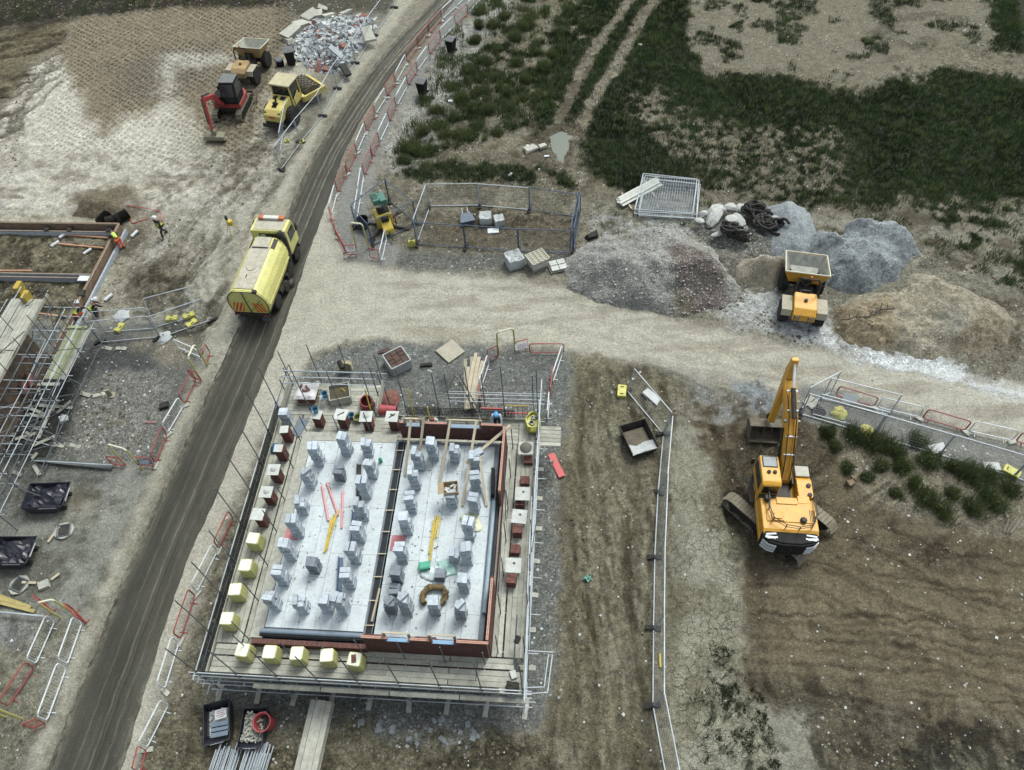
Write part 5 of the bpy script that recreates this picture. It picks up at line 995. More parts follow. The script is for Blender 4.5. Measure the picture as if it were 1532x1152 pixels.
chain([(256, 1053), (221, 1122), (212, 1158)], list('wr'), 'at the bottom edge', 'barriers at the bottom right of the road')
chain([(86, 928), (55, 997), (14, 1060)], list('wr'), 'on the far side of the lower left plot', 'barriers of the lower left plot', foot=False)
chain([(126, 931), (103, 998), (72, 1083)], list('ww'), 'on the roadside of the lower left plot', 'roadside barriers of the lower left plot', foot=False)
barrier('red', (51, 1091), (71, 1083), 'short red barrier beside the yellow gate at the lower left', 'gate side barriers'); barrier('red', (64, 900), (84, 918), 'red barrier left of the yellow gate above the lower left plot', 'gate side barriers'); barrier('red', (112, 912), (134, 935), 'red barrier right of the yellow gate above the lower left plot', 'gate side barriers')
barrier('red', (170, 697), (190, 699), 'red barrier left of the yellow gate beside the rubble plot', 'gate side barriers'); barrier('red', (208, 698), (234, 700), 'red barrier with a blue sign beside the rubble plot', 'gate side barriers')
barrier('red', (310, 548), (316, 530), 'red barrier with a blue sign at the top of the left compound', 'gate side barriers'); barrier('red', (290, 568), (304, 572), 'red barrier at the foot of the yellow gate on the left compound', 'gate side barriers')
barrier('white', (268, 522), (304, 538), 'white barrier at the top of the left compound', 'gate side barriers')
barrier('red', (519, 384), (536, 383), 'red barrier with a notice at the footway gate', 'footway gate barriers'); barrier('red', (555, 388), (569, 391), 'red barrier right of the footway gate', 'footway gate barriers'); barrier('white', (579, 360), (571, 395), 'white barrier standing end on at the footway gate', 'footway gate barriers')
barrier('red', (792, 530), (844, 530), 'long red barrier behind the plot at the track edge', 'barriers behind the plot'); barrier('red', (772, 527), (790, 523), 'red barrier with a white notice behind the plot', 'barriers behind the plot'); barrier('red', (731, 540), (747, 533), 'red barrier left of the yellow gate behind the plot', 'barriers behind the plot')
barrier('white', (732, 546), (719, 586), 'white barrier beside the fan of planks', 'barriers behind the plot'); barrier('red', (718, 588), (719, 612), 'red barrier beside the lower end of the fan of planks', 'barriers behind the plot'); barrier('white', (841, 533), (827, 575), 'white barrier at the right behind the plot', 'barriers behind the plot'); barrier('red', (826, 562), (822, 598), 'red barrier at the right behind the plot', 'barriers behind the plot'); barrier('white', (822, 600), (819, 632), 'white barrier at the far right corner of the scaffold', 'barriers behind the plot')
chain([(1246, 592), (1308, 611), (1375, 627), (1444, 647), (1514, 662), (1585, 680)], list('rwrwr'), 'from the left along the right footpath', 'barriers of the right footpath')
def hoop(a, b, label, top=(0, 0)):
 A_, B_ = PG(*a), PG(*b); c = (A_ + B_) / 2; t = thing('yellow_hoop_gate', label, 'hoop gate', c, math.atan2((B_ - A_).y, (B_ - A_).x), 'yellow hoop gates'); L_ = (B_ - A_).length / 2
 q = MB(); q.tube((-L_, 0, 0), (-L_ * .92, 0, 2.0), .05, 8); q.build('post', YELP, t); q = MB(); q.tube((L_, 0, 0), (L_ * .92, 0, 2.0), .05, 8); q.build('post', YELP, t)
 q = MB(); q.path([(-L_ * .92, 0, 2.0), (-L_ * .7, 0, 2.14), (L_ * .7, 0, 2.14), (L_ * .92, 0, 2.0)], .05, 8); q.build('top_rail', mat('cream_rail', S(224, 220, 186), .5), t); return t
hoop((91, 925), (114, 920), 'yellow hoop gate at the top corner of the lower left plot'); hoop((9, 1073), (34, 1076), 'yellow hoop gate at the left edge near the bottom'); hoop((186, 694), (214, 702), 'yellow hoop gate beside the rubble plot')
hoop((301, 569), (311, 547), 'yellow hoop gate at the top of the left compound by the road'); hoop((533, 369), (552, 371), 'yellow hoop gate at the end of the footway'); hoop((745, 532), (771, 525), 'yellow hoop gate behind the plot')
def notice(px, py, z, w_, h, m, label, rz=0.0, marks=None, tilt=0.9):
 p = P(px, py, z); t = thing('notice', label, 'sign', p, rz, None, rot=(tilt, 0, rz)); q = MB(); q.box((0, 0, 0), (w_, h, .015)); q.build('panel', m, t)
 if marks == 'lines':
  q = MB(); [q.box((0, h * .3 - i * h * .2, .009), (w_ * (.8 - .15 * (i % 2)), h * .07, .003)) for i in range(4)]; q.build('print', REDP if m != BLUP else WHT, t)
 return t
notice(525, 371, .75, .55, .4, WHT, 'white notice on the red barrier at the footway gate', 0, 'lines'); notice(780, 518, .8, .75, .35, WHT, 'white notice on the red barrier behind the plot', .2, 'lines')
notice(216, 691, .7, .8, .3, BLUP, 'blue notice on the red barrier beside the rubble plot', 0, 'lines'); notice(301, 528, .75, .4, .5, BLUP, 'blue notice on the red barrier at the top of the left compound', -1.0, 'lines')
def make_panel(m, L_=3.4, h=2.0, lab='mesh_fence_panel'):
 t = thing(lab, 'x', 'fence panel'); q = MB(); q.path([(-L_ / 2, 0, .08), (L_ / 2, 0, .08), (L_ / 2, 0, h), (-L_ / 2, 0, h)], .032, 6, True); q.build('frame', m, t)
 q = MB()
 for i in range(1, 34): x = -L_ / 2 + L_ * i / 34; q.tube((x, 0, .1), (x, 0, h), .0028, 3, cap=False)
 for i in range(1, 8): z = .08 + (h - .08) * i / 8; q.tube((-L_ / 2, 0, z), (L_ / 2, 0, z), .0028, 3, cap=False)
 q.build('mesh_infill', m, t)['kind'] = 'stuff'; return t
PNL = {'silver': make_panel(GALV), 'blue': make_panel(BLUP)}; used_p = set()
def panel(c, a, b, label, grp, lean=0.0, z=None, tilt=None):
 A_, B_ = (PG(*a), PG(*b)) if z is None else (P(*a, z), P(*b, z)); d = B_ - A_; mid = (A_ + B_) / 2; s = math.hypot(d.x, d.y) / 3.45
 rot = Euler((lean + random.uniform(-.02, .02), 0, math.atan2(d.y, d.x))); src = PNL[c]
 if c not in used_p: used_p.add(c); o = src; o.location = mid; o.rotation_euler = rot; o.scale = (s, 1, 1)
 else: o = dup(src, mid, rot=rot, scale=(s, 1, 1))
 o['label'] = label; o['group'] = grp; return o
FOOT_ME = None
def fence_foot(a, rz, label, grp):
 global FOOT_ME
 if FOOT_ME is None: q = MB(); q.box((0, 0, .07), (.72, .22, .13)); q.box((0, 0, .15), (.3, .16, .05)); FOOT_ME = q.mesh('rubber_block', BLACK)
 p = PG(*a); o = obj('rubber_block', FOOT_ME, None, p, (0, 0, rz)); return tag(o, label, 'fence foot', grp)
def fchain(pts, cols, where, grp, footrz=None, first='far', lean=0.0):
 n = len(cols)
 for i, c in enumerate(cols):
  if c == '-': continue
  cn = {'s': 'silver', 'b': 'blue', 'w': 'white'}[c]; w_ = ORD[i]
  panel(cn, pts[i], pts[i + 1], f'{w_} {cn} mesh fence panel {where}', grp, lean)
 for i, a in enumerate(pts):
  b = pts[min(i + 1, len(pts) - 1)]; a0 = pts[max(i - 1, 0)]; d = PG(*b) - PG(*a0); rz = math.atan2(d.y, d.x) + math.pi / 2 + random.uniform(-.15, .15) if footrz is None else footrz
  fence_foot(a, rz, f'{ORD[i]} black rubber foot {where}', grp + ' feet')
fchain([(938, 585), (992, 650), (984, 736), (979, 834), (977, 940), (976, 1056), (998, 1175)], list('ssssss'), 'from the far end of the haul way fence', 'haul way fence', None, 'far', -.14)
fchain([(1197, 620), (1306, 652), (1405, 681), (1515, 714), (1620, 748)], list('ssss'), 'from the left above the shrub bank', 'shrub bank fence')
panel('silver', (1214, 620), (1312, 647), 'silver mesh panel of the small pen, front side facing the camera', 'small pen panels'); panel('silver', (1198, 612), (1243, 588), 'silver mesh panel closing the left side of the small pen', 'small pen panels'); panel('silver', (1228, 597), (1330, 622), 'silver mesh panel at the back of the small pen', 'small pen panels')
fchain([(624, 366), (697, 371), (776, 377), (857, 380)], list('bbb'), 'from the left, front of the mesh pen', 'blue pen front'); fchain([(642, 309), (718, 308), (792, 314), (862, 325)], list('ssb'), 'from the left, back of the mesh pen', 'mesh pen back')
panel('blue', (868, 322), (858, 376), 'blue mesh panel closing the right end of the mesh pen', 'pen ends'); panel('blue', (864, 322), (853, 376), 'second blue mesh panel doubled against the right end of the mesh pen', 'pen ends'); panel('silver', (643, 311), (625, 362), 'silver mesh panel closing the left end of the mesh pen', 'pen ends')
fchain([(533.5, 341), (583, 302), (624, 335), (558, 368), (534, 341)], list('bbbb'), 'round the green light tower', 'green machine pen')
fchain([(590, 12), (560, 53), (532, 95), (505, 133), (483, 174), (450, 213), (420, 254)], list('ssssss'), 'from the far end of the rubble side fence', 'rubble fence')
panel('silver', (318, 478), (240, 505), 'silver mesh panel standing by the roadside below the truck', 'left works fence'); panel('silver', (240, 505), (152, 513), 'silver mesh panel running left from the roadside panel', 'left works fence'); panel('silver', (300, 472), (232, 490), 'silver mesh panel lying slanted beside the truck side fence', 'left works fence', .5); panel('silver', (236, 492), (158, 498), 'second silver mesh panel behind the one running left', 'left works fence')
for a, lb in (((318, 478), 'right'), ((238, 507), 'middle'), ((150, 512), 'left')): fence_foot(a, .5, f'black rubber fence foot at the {lb} of the left works fence', 'left works fence feet')
panel('silver', (418, 232), (430, 170), 'silver mesh panel propped beside the yellow roller', 'roller side panel', .25)
fence_foot((420, 252), .3, 'black rubber fence foot near the mini excavator', 'stray feet')
p = P(1000, 303, 0); t = thing('fence_panel_pile', 'pile of silver mesh fence panels lying flat behind the gravel heap', 'panel pile', (p.x, p.y, .15), 0)
c4 = [P(955, 325, 0), P(1041, 330, 0), P(1046, 279, 0), P(966, 271, 0)]
for k in range(7):
 jx, jy, jr = random.uniform(-.3, .3), random.uniform(-.25, .3), random.uniform(-.05, .05); q = MB(); cs = [Vector((c.x - p.x + jx, c.y - p.y + jy, k * .06)) for c in c4]; q.path(cs, .03, 6, True)
 for s in range(1, 22): a_ = cs[0].lerp(cs[1], s / 22); b_ = cs[3].lerp(cs[2], s / 22); q.tube(a_, b_, .005, 3, cap=False)
 for s in range(1, 5): q.tube(cs[0].lerp(cs[3], s / 5), cs[1].lerp(cs[2], s / 5), .005, 3, cap=False)
 q.build('panel', GALV, t, rot=(0, 0, jr))
# ================================================================== VEHICLES
def part(parent, name, m, fn, loc=(0, 0, 0), rot=None, smooth=False, bev=0.0):
 q = MB(); fn(q); return q.build(name, m, parent, loc, rot, smooth, bev)
def wheel(parent, c, r, w_, rimm, tread=True, label=None):
 t = part(parent, 'wheel', BLACK, lambda q: (q.lathe([(r * .55, -w_ / 2), (r * .92, -w_ / 2), (r, -w_ / 2 * .8), (r, w_ / 2 * .8), (r * .92, w_ / 2), (r * .55, w_ / 2)], ax='x', n=22)), c, smooth=True)
 if tread:
  q = MB()
  for i in range(18):
   a = 2 * math.pi * i / 18
   for s in (-1, 1):
    M_r = Matrix.Rotation(a + s * .12, 3, 'X'); q.box(M_r @ Vector((s * w_ * .22, r * 1.01, 0)), (w_ * .5, .06, r * .17), M=M_r)
  q.build('tread', BLACK, t)
 q = MB(); s = 1 if c[0] > 0 else -1
 q.lathe([(r * .56, -w_ * .35), (r * .56, w_ * .35)], ax='x', n=16); q.lathe([(r * .3, w_ * .36 * s), (r * .22, w_ * .46 * s)], ax='x', n=12); q.build('rim', rimm, t, smooth=True); return t
def crawler(parent, x, L_, r, w_, side_m=DKST, shoe_m=TRKM):
 f = part(parent, 'track_frame', side_m, lambda q: (q.prism([(-L_ / 2 + r, .12), (L_ / 2 - r, .12), (L_ / 2 - r * .5, r), (L_ / 2 - r, 2 * r - .12), (-L_ / 2 + r, 2 * r - .12), (-L_ / 2 + r * .5, r)], x - w_ * .3, x + w_ * .3), [q.lathe([(.14, x - w_ * .42), (.14, x + w_ * .42)], (0, y, .2), 'x', 10) for y in np.linspace(-L_ / 2 + r * 1.3, L_ / 2 - r * 1.3, 6)]))
 q = MB(); per = 2 * (L_ - 2 * r) + 2 * math.pi * r; n = int(per / .21); st = per / n
 for i in range(n):
  s = i * st; a = L_ - 2 * r
  if s < a: y, z, ang = -L_ / 2 + r + s, 2 * r, 0
  elif s < a + math.pi * r: th = (s - a) / r; y, z, ang = L_ / 2 - r + r * math.sin(th), r + r * math.cos(th), -th
  elif s < 2 * a + math.pi * r: y, z, ang = L_ / 2 - r - (s - a - math.pi * r), 0, math.pi
  else: th = (s - 2 * a - math.pi * r) / r; y, z, ang = -L_ / 2 + r - r * math.sin(th), r - r * math.cos(th), math.pi - th
  Mr = Matrix.Rotation(ang, 3, 'X'); q.box((x, y, z + .0), (w_, st * .86, .05), M=Mr); q.box(Vector((x, y, z)) + Mr @ Vector((0, 0, .04)), (w_, .03, .05), M=Mr)
 q.build('track_shoes', shoe_m, f); return f
def rails(parent, pts, h, r, m, name='handrail'):
 q = MB(); up = [Vector(p) + Vector((0, 0, h)) for p in pts]; q.path(up, r, 6); q.path([Vector(p) + Vector((0, 0, h * .5)) for p in pts], r * .8, 6)
 for p in pts: q.tube(p, Vector(p) + Vector((0, 0, h)), r, 6)
 return q.build(name, m, parent)
EX = Vector((13.0, 16.6, -.22)); ERZ = R_(-8.5)
EXS = .94
ex = thing('tracked_excavator', 'large yellow tracked excavator with white striped counterweight on the brown field', 'excavator', EX, ERZ)
trz = R_(37) - ERZ
tr_ = part(ex, 'undercarriage', DKST, lambda q: (q.box((0, 0, .7), (1.8, 1.9, .5)), q.lathe([(.75, .9), (.75, 1.12)], n=20), q.bar((-1.2, .8, .6), (1.2, -.8, .6), .5, .3), q.bar((-1.2, -.8, .6), (1.2, .8, .6), .5, .3)), rot=(0, 0, trz))
for s in (-1, 1):
 fr = crawler(ex, s * 1.32, 5.0, .48, .62); fr.rotation_euler = (0, 0, trz)
part(ex, 'turntable_deck', MYEL, lambda q: q.prism([(-1.42, -2.3), (1.42, -2.3), (1.42, 1.5), (-1.42, 1.5)], 1.12, 1.5, 'z'), bev=.03)
part(ex, 'engine_cover', MYEL, lambda q: (q.prism([(-2.35, 1.5), (.15, 1.5), (.15, 2.0), (-.1, 2.28), (-2.1, 2.28), (-2.35, 2.15)], -1.38, 1.38),), bev=.05)
part(ex, 'rear_hatch', MYEL, lambda q: (q.box((-.62, -1.3, 2.32), (.62, .6, .16)), q.box((-.62, -1.3, 2.42), (.42, .4, .08))), bev=.03)
part(ex, 'engine_hood', MYEL, lambda q: (q.box((0, -1.05, 2.305), (2.3, 1.15, .05)), q.box((-.05, -.1 - .1, 2.31), (1.05, .45, .05)), q.box((.82, -.05, 2.27), (.6, .5, .06))), bev=.015)
part(ex, 'vent_louvres', DKST, lambda q: [q.box((1.02 + .05 * i * 1.6, -1.15, 2.335), (.03, .8, .012)) for i in range(4)])
part(ex, 'exhaust', DKST, lambda q: (q.lathe([(.17, 2.28), (.17, 2.42), (.1, 2.5)], (.65, -1.45, 0), n=12), q.lathe([(.16, 2.28), (.19, 2.5), (.15, 2.62), (.06, 2.64)], (-1.05, -.35, 0), n=14)), smooth=True)
cw = [(-1.40, -2.25), (1.40, -2.25), (1.36, -2.62), (1.1, -2.86), (.5, -3.0), (-.5, -3.0), (-1.1, -2.86), (-1.36, -2.62)]
part(ex, 'counterweight', DKPL, lambda q: (q.prism(cw, 1.05, 2.12, 'z'), q.prism([(a * .94, b * .97) for a, b in cw], 2.12, 2.2, 'z')), bev=.05)
for s in (-1, 1):
 for k in range(3):
  z0 = 1.28 + .29 * k
  def stripe(q, s=s, z0=z0):
   pts = [(s * .74, -2.985), (s * 1.115, -2.885), (s * 1.385, -2.63)]
   for i in range(2): a, b = pts[i], pts[i + 1]; q.bar((a[0], a[1] - .0, z0), (b[0], b[1] - .0, z0), .05, .15)
  part(ex, 'white_stripe', WHT, stripe)
  if k == 2: part(ex, 'white_stripe', WHT, lambda q, s=s: q.box((s * 1.05, -2.62, 2.205), (.5, .12, .01), rz=s * .1))
for s in (-1, 1):
 for k in range(2): part(ex, 'white_stripe', WHT, lambda q, s=s, k=k: q.box((s * (1.0 - .05 * k), -2.44 - .2 * k, 2.207), (.52, .09, .012), rz=-s * .12))
part(ex, 'rear_light', DKST, lambda q: q.box((0, -3.0, 1.5), (.06, .06, .9)))
rails(ex, [(-1.0, .1, 2.28), (-1.05, -.9, 2.28), (-.9, -1.6, 2.28), (-.3, -2.05, 2.28), (.35, -2.15, 2.28), (1.0, -1.95, 2.28), (1.3, -1.2, 2.28), (1.3, .1, 2.1)], .45, .028, DKST)
part(ex, 'side_tank', MYEL, lambda q: (q.prism([(.15, 1.5), (1.5, 1.5), (1.5, 1.95), (1.2, 2.2), (.15, 2.2)], .62, 1.4),), bev=.04)
for y in (.3, .85): part(ex, 'tank_cap', DKST, lambda q, y=y: q.lathe([(.12, 0), (.12, .08), (.05, .1)], (1.2, y, 2.2), n=12), smooth=True)
part(ex, 'tool_box_lid', mat('pale_grey_lid', S(190, 186, 166), .6, dust=.3), lambda q: q.box((1.0, 1.75, 2.12), (.72, .62, .08)), bev=.02); part(ex, 'tool_box', MYEL, lambda q: q.box((1.0, 1.75, 1.8), (.7, .6, .58)), bev=.02)
cab_ = part(ex, 'cab', MYEL, lambda q: (q.prism([(.25, 1.5), (2.1, 1.5), (2.2, 2.4), (2.0, 3.12), (.45, 3.18), (.25, 3.05)], -1.4, -.42),), bev=.06)
part(cab_, 'roof_window', GLASSL, lambda q: q.box((-.91, 1.62, 3.17), (.66, .55, .03)), rot=None); part(cab_, 'window_frame', DKST, lambda q: q.box((-.91, 1.62, 3.16), (.76, .65, .03)))
part(cab_, 'windscreen', GLASS, lambda q: q.prism([(2.12, 1.75), (2.22, 2.4), (2.06, 3.0), (2.04, 3.0), (2.17, 2.4), (2.08, 1.75)], -1.33, -.5)); part(cab_, 'side_window', GLASS, lambda q: (q.prism([(.5, 2.15), (1.95, 2.15), (2.0, 2.5), (1.85, 2.98), (.55, 2.98)], -1.425, -1.395), q.prism([(.5, 2.35), (1.95, 2.35), (1.85, 2.98), (.55, 2.98)], -.425, -.395)))
part(cab_, 'rear_window', GLASS, lambda q: q.box((-.91, .235, 2.62), (.8, .03, .62)))
part(cab_, 'beacon', DKST, lambda q: (q.lathe([(.1, 3.14), (.1, 3.24), (.05, 3.28)], (-1.02, 1.0, 0), n=12), q.lathe([(.1, 3.14), (.1, 3.24), (.05, 3.28)], (-.72, 1.0, 0), n=12)), smooth=True)
part(cab_, 'mirror', DKST, lambda q: (q.box((-1.62, 2.0, 2.5), (.16, .06, .5)), q.tube((-1.4, 1.95, 2.8), (-1.62, 2.0, 2.7), .02)))
part(ex, 'step_rail', DKST, lambda q: (q.path([(-1.5, .3, 1.6), (-1.62, .3, 2.4), (-1.62, 1.4, 2.4), (-1.5, 1.4, 1.6)], .025), q.box((-1.55, .9, 1.35), (.3, 1.5, .06))))
part(ex, 'gap_floor', DKST, lambda q: (q.box((.0, .9, 1.6), (.75, 1.6, .22)), q.box((-.9, .1, 2.0), (.95, .25, .35))))
bx = .08
tipw = Vector((13.72, 21.7, 0)) ; lt = Matrix.Rotation(-ERZ, 3, 'Z') @ (tipw - Vector((EX.x, EX.y, 0))) / EXS; ex.scale = (EXS,) * 3; ty = lt.y; tx = lt.x
TZ = 5.4
def fx(y): return bx + (tx - bx) * max(0, (y - 1.3)) / (ty - 1.3)
def boomseg(q, prof, w_, sides=True):
 """prof: list of (y, ztop, zbot)"""
 vs = []
 for y, zt, zb in prof:
  x = fx(y); vs += [(x - w_ / 2, y, zb), (x + w_ / 2, y, zb), (x + w_ / 2, y, zt), (x - w_ / 2, y, zt)]
 n = len(prof); fs = [(k * 4 + i, k * 4 + (i + 1) % 4, (k + 1) * 4 + (i + 1) % 4, (k + 1) * 4 + i) for k in range(n - 1) for i in range(4)] + [(3, 2, 1, 0), tuple((n - 1) * 4 + i for i in range(4))]
 q.add(vs, fs)
boom = part(ex, 'boom', MYEL, lambda q: boomseg(q, [(1.2, 2.05, 1.65), (1.9, 3.1, 2.5), (2.7, 4.25, 3.4), (3.3, 4.75, 3.9), (4.0, 5.0, 4.4), (ty - .25, TZ + .12, TZ - .2)], .6), bev=.03)
for s in (-1, 1):
 part(boom, 'hydraulic_pipe', MYEL, lambda q, s=s: q.path([(fx(y) + s * (.13), y, z + .06) for y, z in ((1.4, 2.5), (1.9, 3.12), (2.7, 4.28), (3.3, 4.88), (4.0, 5.23), (ty - .5, TZ + .12))], .032, 6))
 part(boom, 'hydraulic_hose', DKST, lambda q, s=s: q.path([(fx(y) + s * (.2), y, z + .05) for y, z in ((1.2, 2.0), (1.7, 3.2), (2.7, 4.3), (3.3, 4.9), (4.4, 5.3))], .028, 6))
 part(ex, 'boom_ram', DKST, lambda q, s=s: (q.tube((bx + s * .42, 1.5, 1.7), (fx(2.6) + s * .36, 2.5, 3.3), .09, 10), q.tube((fx(2.6) + s * .36, 2.5, 3.3), (fx(3.1) + s * .34, 3.1, 4.2), .05, 8)))
for s, y0 in ((-.22, 1.6), (.24, 1.6)): part(boom, 'hose_bundle', MYEL, lambda q, s=s, y0=y0: q.path([(fx(y) + s, y, z) for y, z in ((y0, 2.7 if y0 < 2 else 3.6), (2.7, 4.34), (3.3, 4.92), (3.9, 5.1), (ty - .7, TZ + .1))], .035, 5))
part(boom, 'stick_ram', DKST, lambda q: q.tube((fx(3.2), 3.1, 5.1), (fx(4.6), 4.55, 5.75), .13, 10)); part(boom, 'ram_rod', WHT, lambda q: q.tube((fx(4.6), 4.55, 5.75), (fx(ty) + .05, ty + .15, 6.55), .07, 8))
part(boom, 'boom_lamp', GLASSL, lambda q: (q.box((fx(3.2) - .34, 3.2, 4.7), (.12, .12, .14)), q.box((fx(3.2) + .34, 3.2, 4.7), (.12, .12, .14))))
part(boom, 'clamps', GALV, lambda q: [q.box((fx(y), y, z + .08), (.56, .08, .05)) for y, z in ((2.0, 3.27), (2.6, 4.1), (3.6, 5.02), (4.5, 5.5))])
bkz = .45; sx = fx(ty)
def stickf(q):
 w_ = .36; pr = [(6.75, .12, -.12), (TZ + .25, .34, -.3), (TZ - .3, .32, -.26), (3.2, .2, -.14), (1.55, .14, -.1)]
 vs = []
 for z, a, b in pr:
  t = (TZ - z) / (TZ - 1.5); y = ty + .1 - .35 * t; x = sx - .08 * t; vs += [(x - w_ / 2, y + b, z), (x + w_ / 2, y + b, z), (x + w_ / 2, y + a, z), (x - w_ / 2, y + a, z)]
 q.add(vs, [(k * 4 + i, k * 4 + (i + 1) % 4, (k + 1) * 4 + (i + 1) % 4, (k + 1) * 4 + i) for k in range(4) for i in range(4)] + [(3, 2, 1, 0), (16, 17, 18, 19)])
stk = part(ex, 'stick', MYEL, stickf, bev=.03)
part(stk, 'bucket_ram', DKST, lambda q: (q.tube((sx, ty + .45, TZ), (sx - .05, ty + .2, 3.4), .09, 10),)); part(stk, 'ram_rod', WHT, lambda q: q.tube((sx - .05, ty + .2, 3.4), (sx - .08, ty + .05, 2.0), .05, 8))
part(stk, 'link', DKST, lambda q: (q.bar((sx - .08, ty - .2, 1.6), (sx - .1, ty + .25, 1.3), .3, .1), q.bar((sx - .08, ty + .05, 2.0), (sx - .1, ty + .35, 1.25), .22, .08)))
def bucketf(q):
 w_ = 1.75; cxb = sx - .22; y0 = ty - .25
 out = [(-.1, 1.15), (.55, 1.0), (.72, .55), (.45, .12), (-.1, .02), (-.62, .22)]; inn_ = [(-.1, 1.08), (.48, .93), (.62, .55), (.4, .2), (-.1, .1), (-.6, .27)]
 for i in range(5):
  (a, b), (c, d), (e, f), (g, h) = out[i], out[i + 1], inn_[i + 1], inn_[i]
  q.add([(cxb + s * w_ / 2, y0 + yy_, zz_) for s in (-1, 1) for yy_, zz_ in ((a, b), (c, d), (e, f), (g, h))], [(0, 1, 2, 3), (7, 6, 5, 4), (0, 4, 5, 1), (1, 5, 6, 2), (2, 6, 7, 3), (3, 7, 4, 0)])
 for s in (-1, 1): q.prism([(y0 + a, b) for a, b in out], cxb + s * (w_ / 2) - .03, cxb + s * (w_ / 2) + .03)
 q.prism([(y0 + .3, 1.0), (y0 + .5, 1.0), (y0 + .4, .3), (y0 - .1, .12)], cxb - .03, cxb + .03); q.prism([(y0 + .3, 1.0), (y0 + .5, 1.0), (y0 + .4, .3), (y0 - .1, .12)], cxb + .42, cxb + .48)
part(ex, 'bucket', MUDST, bucketf)
part(ex, 'boom_foot', DKST, lambda q: (q.box((bx - .36, 1.3, 1.8), (.08, .7, .7)), q.box((bx + .36, 1.3, 1.8), (.08, .7, .7))))
for c in list(ex.children):
 if c.name.split('.')[0] in ('counterweight', 'white_stripe', 'rear_light'): c.location.y += .42
 elif c.name.split('.')[0] in ('engine_cover', 'handrail', 'turntable_deck', 'vent_louvres', 'rear_hatch', 'engine_hood'): c.scale.y = .84
bpy.data.objects['exhaust'].location.y = .2
trk_c = P(397, 398, 1.5); st_ = thing('road_sweeper_lorry', 'pale yellow road sweeper lorry with rear chevrons driving up the tarmac road', 'lorry', (trk_c.x + .05, trk_c.y - .15, .03), R_(-9.5))
part(st_, 'chassis', DKST, lambda q: (q.box((0, -.1, .75), (1.0, 6.4, .25)), q.box((0, -1.0, .95), (2.2, 4.6, .15)), q.box((1.0, .6, .6), (.5, 1.2, .5)), q.box((-1.0, .6, .6), (.5, 1.2, .5)), q.lathe([(.4, -.3), (.4, .3)], (1.02, -.55, .45), 'x', 14)))
for x in (-1.02, 1.02):
 for y in (2.35, -1.95): wheel(st_, (x, y, .5), .5, .32, GALVD, False)
tp = [(-1.1, .98), (1.1, .98), (1.22, 1.3), (1.26, 1.75), (1.2, 2.15), (1.03, 2.5), (.74, 2.77), (.6, 2.82), (-.6, 2.82), (-.74, 2.77), (-1.03, 2.5), (-1.2, 2.15), (-1.26, 1.75), (-1.22, 1.3)]
tank = part(st_, 'tank_body', TYEL, lambda q: q.prism(tp, -3.25, 1.35, 'y'), bev=.04)
part(tank, 'top_panel', TROOF, lambda q: (q.box((-.05, -1.3, 2.84), (1.25, 3.6, .05)),), bev=.02); part(tank, 'front_hopper_cover', TROOF, lambda q: q.box((-.05, .85, 2.86), (1.0, .9, .1)), bev=.03)
part(tank, 'cover_edge', DKST, lambda q: (q.box((-.05, .36, 2.87), (1.05, .07, .08)), q.prism([(.62, 2.83), (.82, 2.7), (.82, 2.74), (.62, 2.87)], .4, 1.25, 'y'), q.prism([(-.86, 2.66), (-.68, 2.83), (-.68, 2.87), (-.86, 2.70)], .4, 1.25, 'y')))
part(tank, 'hatch_rim', GALVD, lambda q: q.path([(math.cos(a) * .27 - .1, math.sin(a) * .27 - 1.35, 2.88) for a in np.linspace(math.pi, 2 * math.pi, 9)], .015)); part(tank, 'hatch_handle', DKST, lambda q: q.box((-.15, -2.1, 2.89), (.05, .25, .03)))
part(tank, 'side_rail', TYEL, lambda q: (q.bar((1.27, -3.1, 1.55), (1.27, 1.1, 1.55), .05, .1), q.bar((-1.27, -3.1, 1.55), (-1.27, 1.1, 1.55), .05, .1)))
door = part(st_, 'rear_door', TYEL, lambda q: q.prism([(a * .97, b * .99 + .01) for a, b in tp], -3.36, -3.26, 'y'))
part(door, 'door_frame', DKST, lambda q: (q.path([(a * .98, -3.37, b) for a, b in tp], .03, 6, True), q.tube((0, -3.40, 1.0), (-.1, -3.40, 2.8), .025), q.tube((0, -3.40, 1.1), (.9, -3.40, 2.2), .015) , q.box((.72, -3.32, 2.86), (.24, .2, .18))))
for s, bb in ((-1, -1.12), (1, .2)):
 part(door, 'chevron_board', mat('chevron_yellow', S(226, 200, 96), .5), lambda q, bb=bb: q.box((bb + .46, -3.385, 1.5), (.9, .02, .8)))
 for k in range(4):
  x0 = bb + .05 + k * .235
  def chev(q, x0=x0, s=s, bb=bb):
   lo, hi = bb + .01, bb + .91; sl = .36 * (1 if s < 0 else -1); pl = []
   a0 = x0 - (sl if sl > 0 else 0) + (0 if sl > 0 else .0)
   pts = [(x0 - sl / 2, 1.11), (x0 + .13 - sl / 2, 1.11), (x0 + .13 + sl / 2, 1.89), (x0 + sl / 2, 1.89)]
   pts = [(min(max(a, lo), hi), b) for a, b in pts]; q.prism(pts, -3.40, -3.396, 'y')
  part(door, 'red_chevron', mat('chevron_red', S(206, 66, 50), .5), chev)
part(st_, 'rear_bumper', DKST, lambda q: (q.box((0, -3.42, .88), (2.2, .14, .16)), q.box((0, -3.2, .55), (1.9, .3, .2)))); part(st_, 'tail_light', REDP, lambda q: [q.box((x, -3.5, .88), (.3, .03, .1)) for x in (-.9, .9)])
part(st_, 'mud_flap', GALVD, lambda q: [q.box((x, -3.35, .4), (.5, .04, .3)) for x in (-.85, .7)])
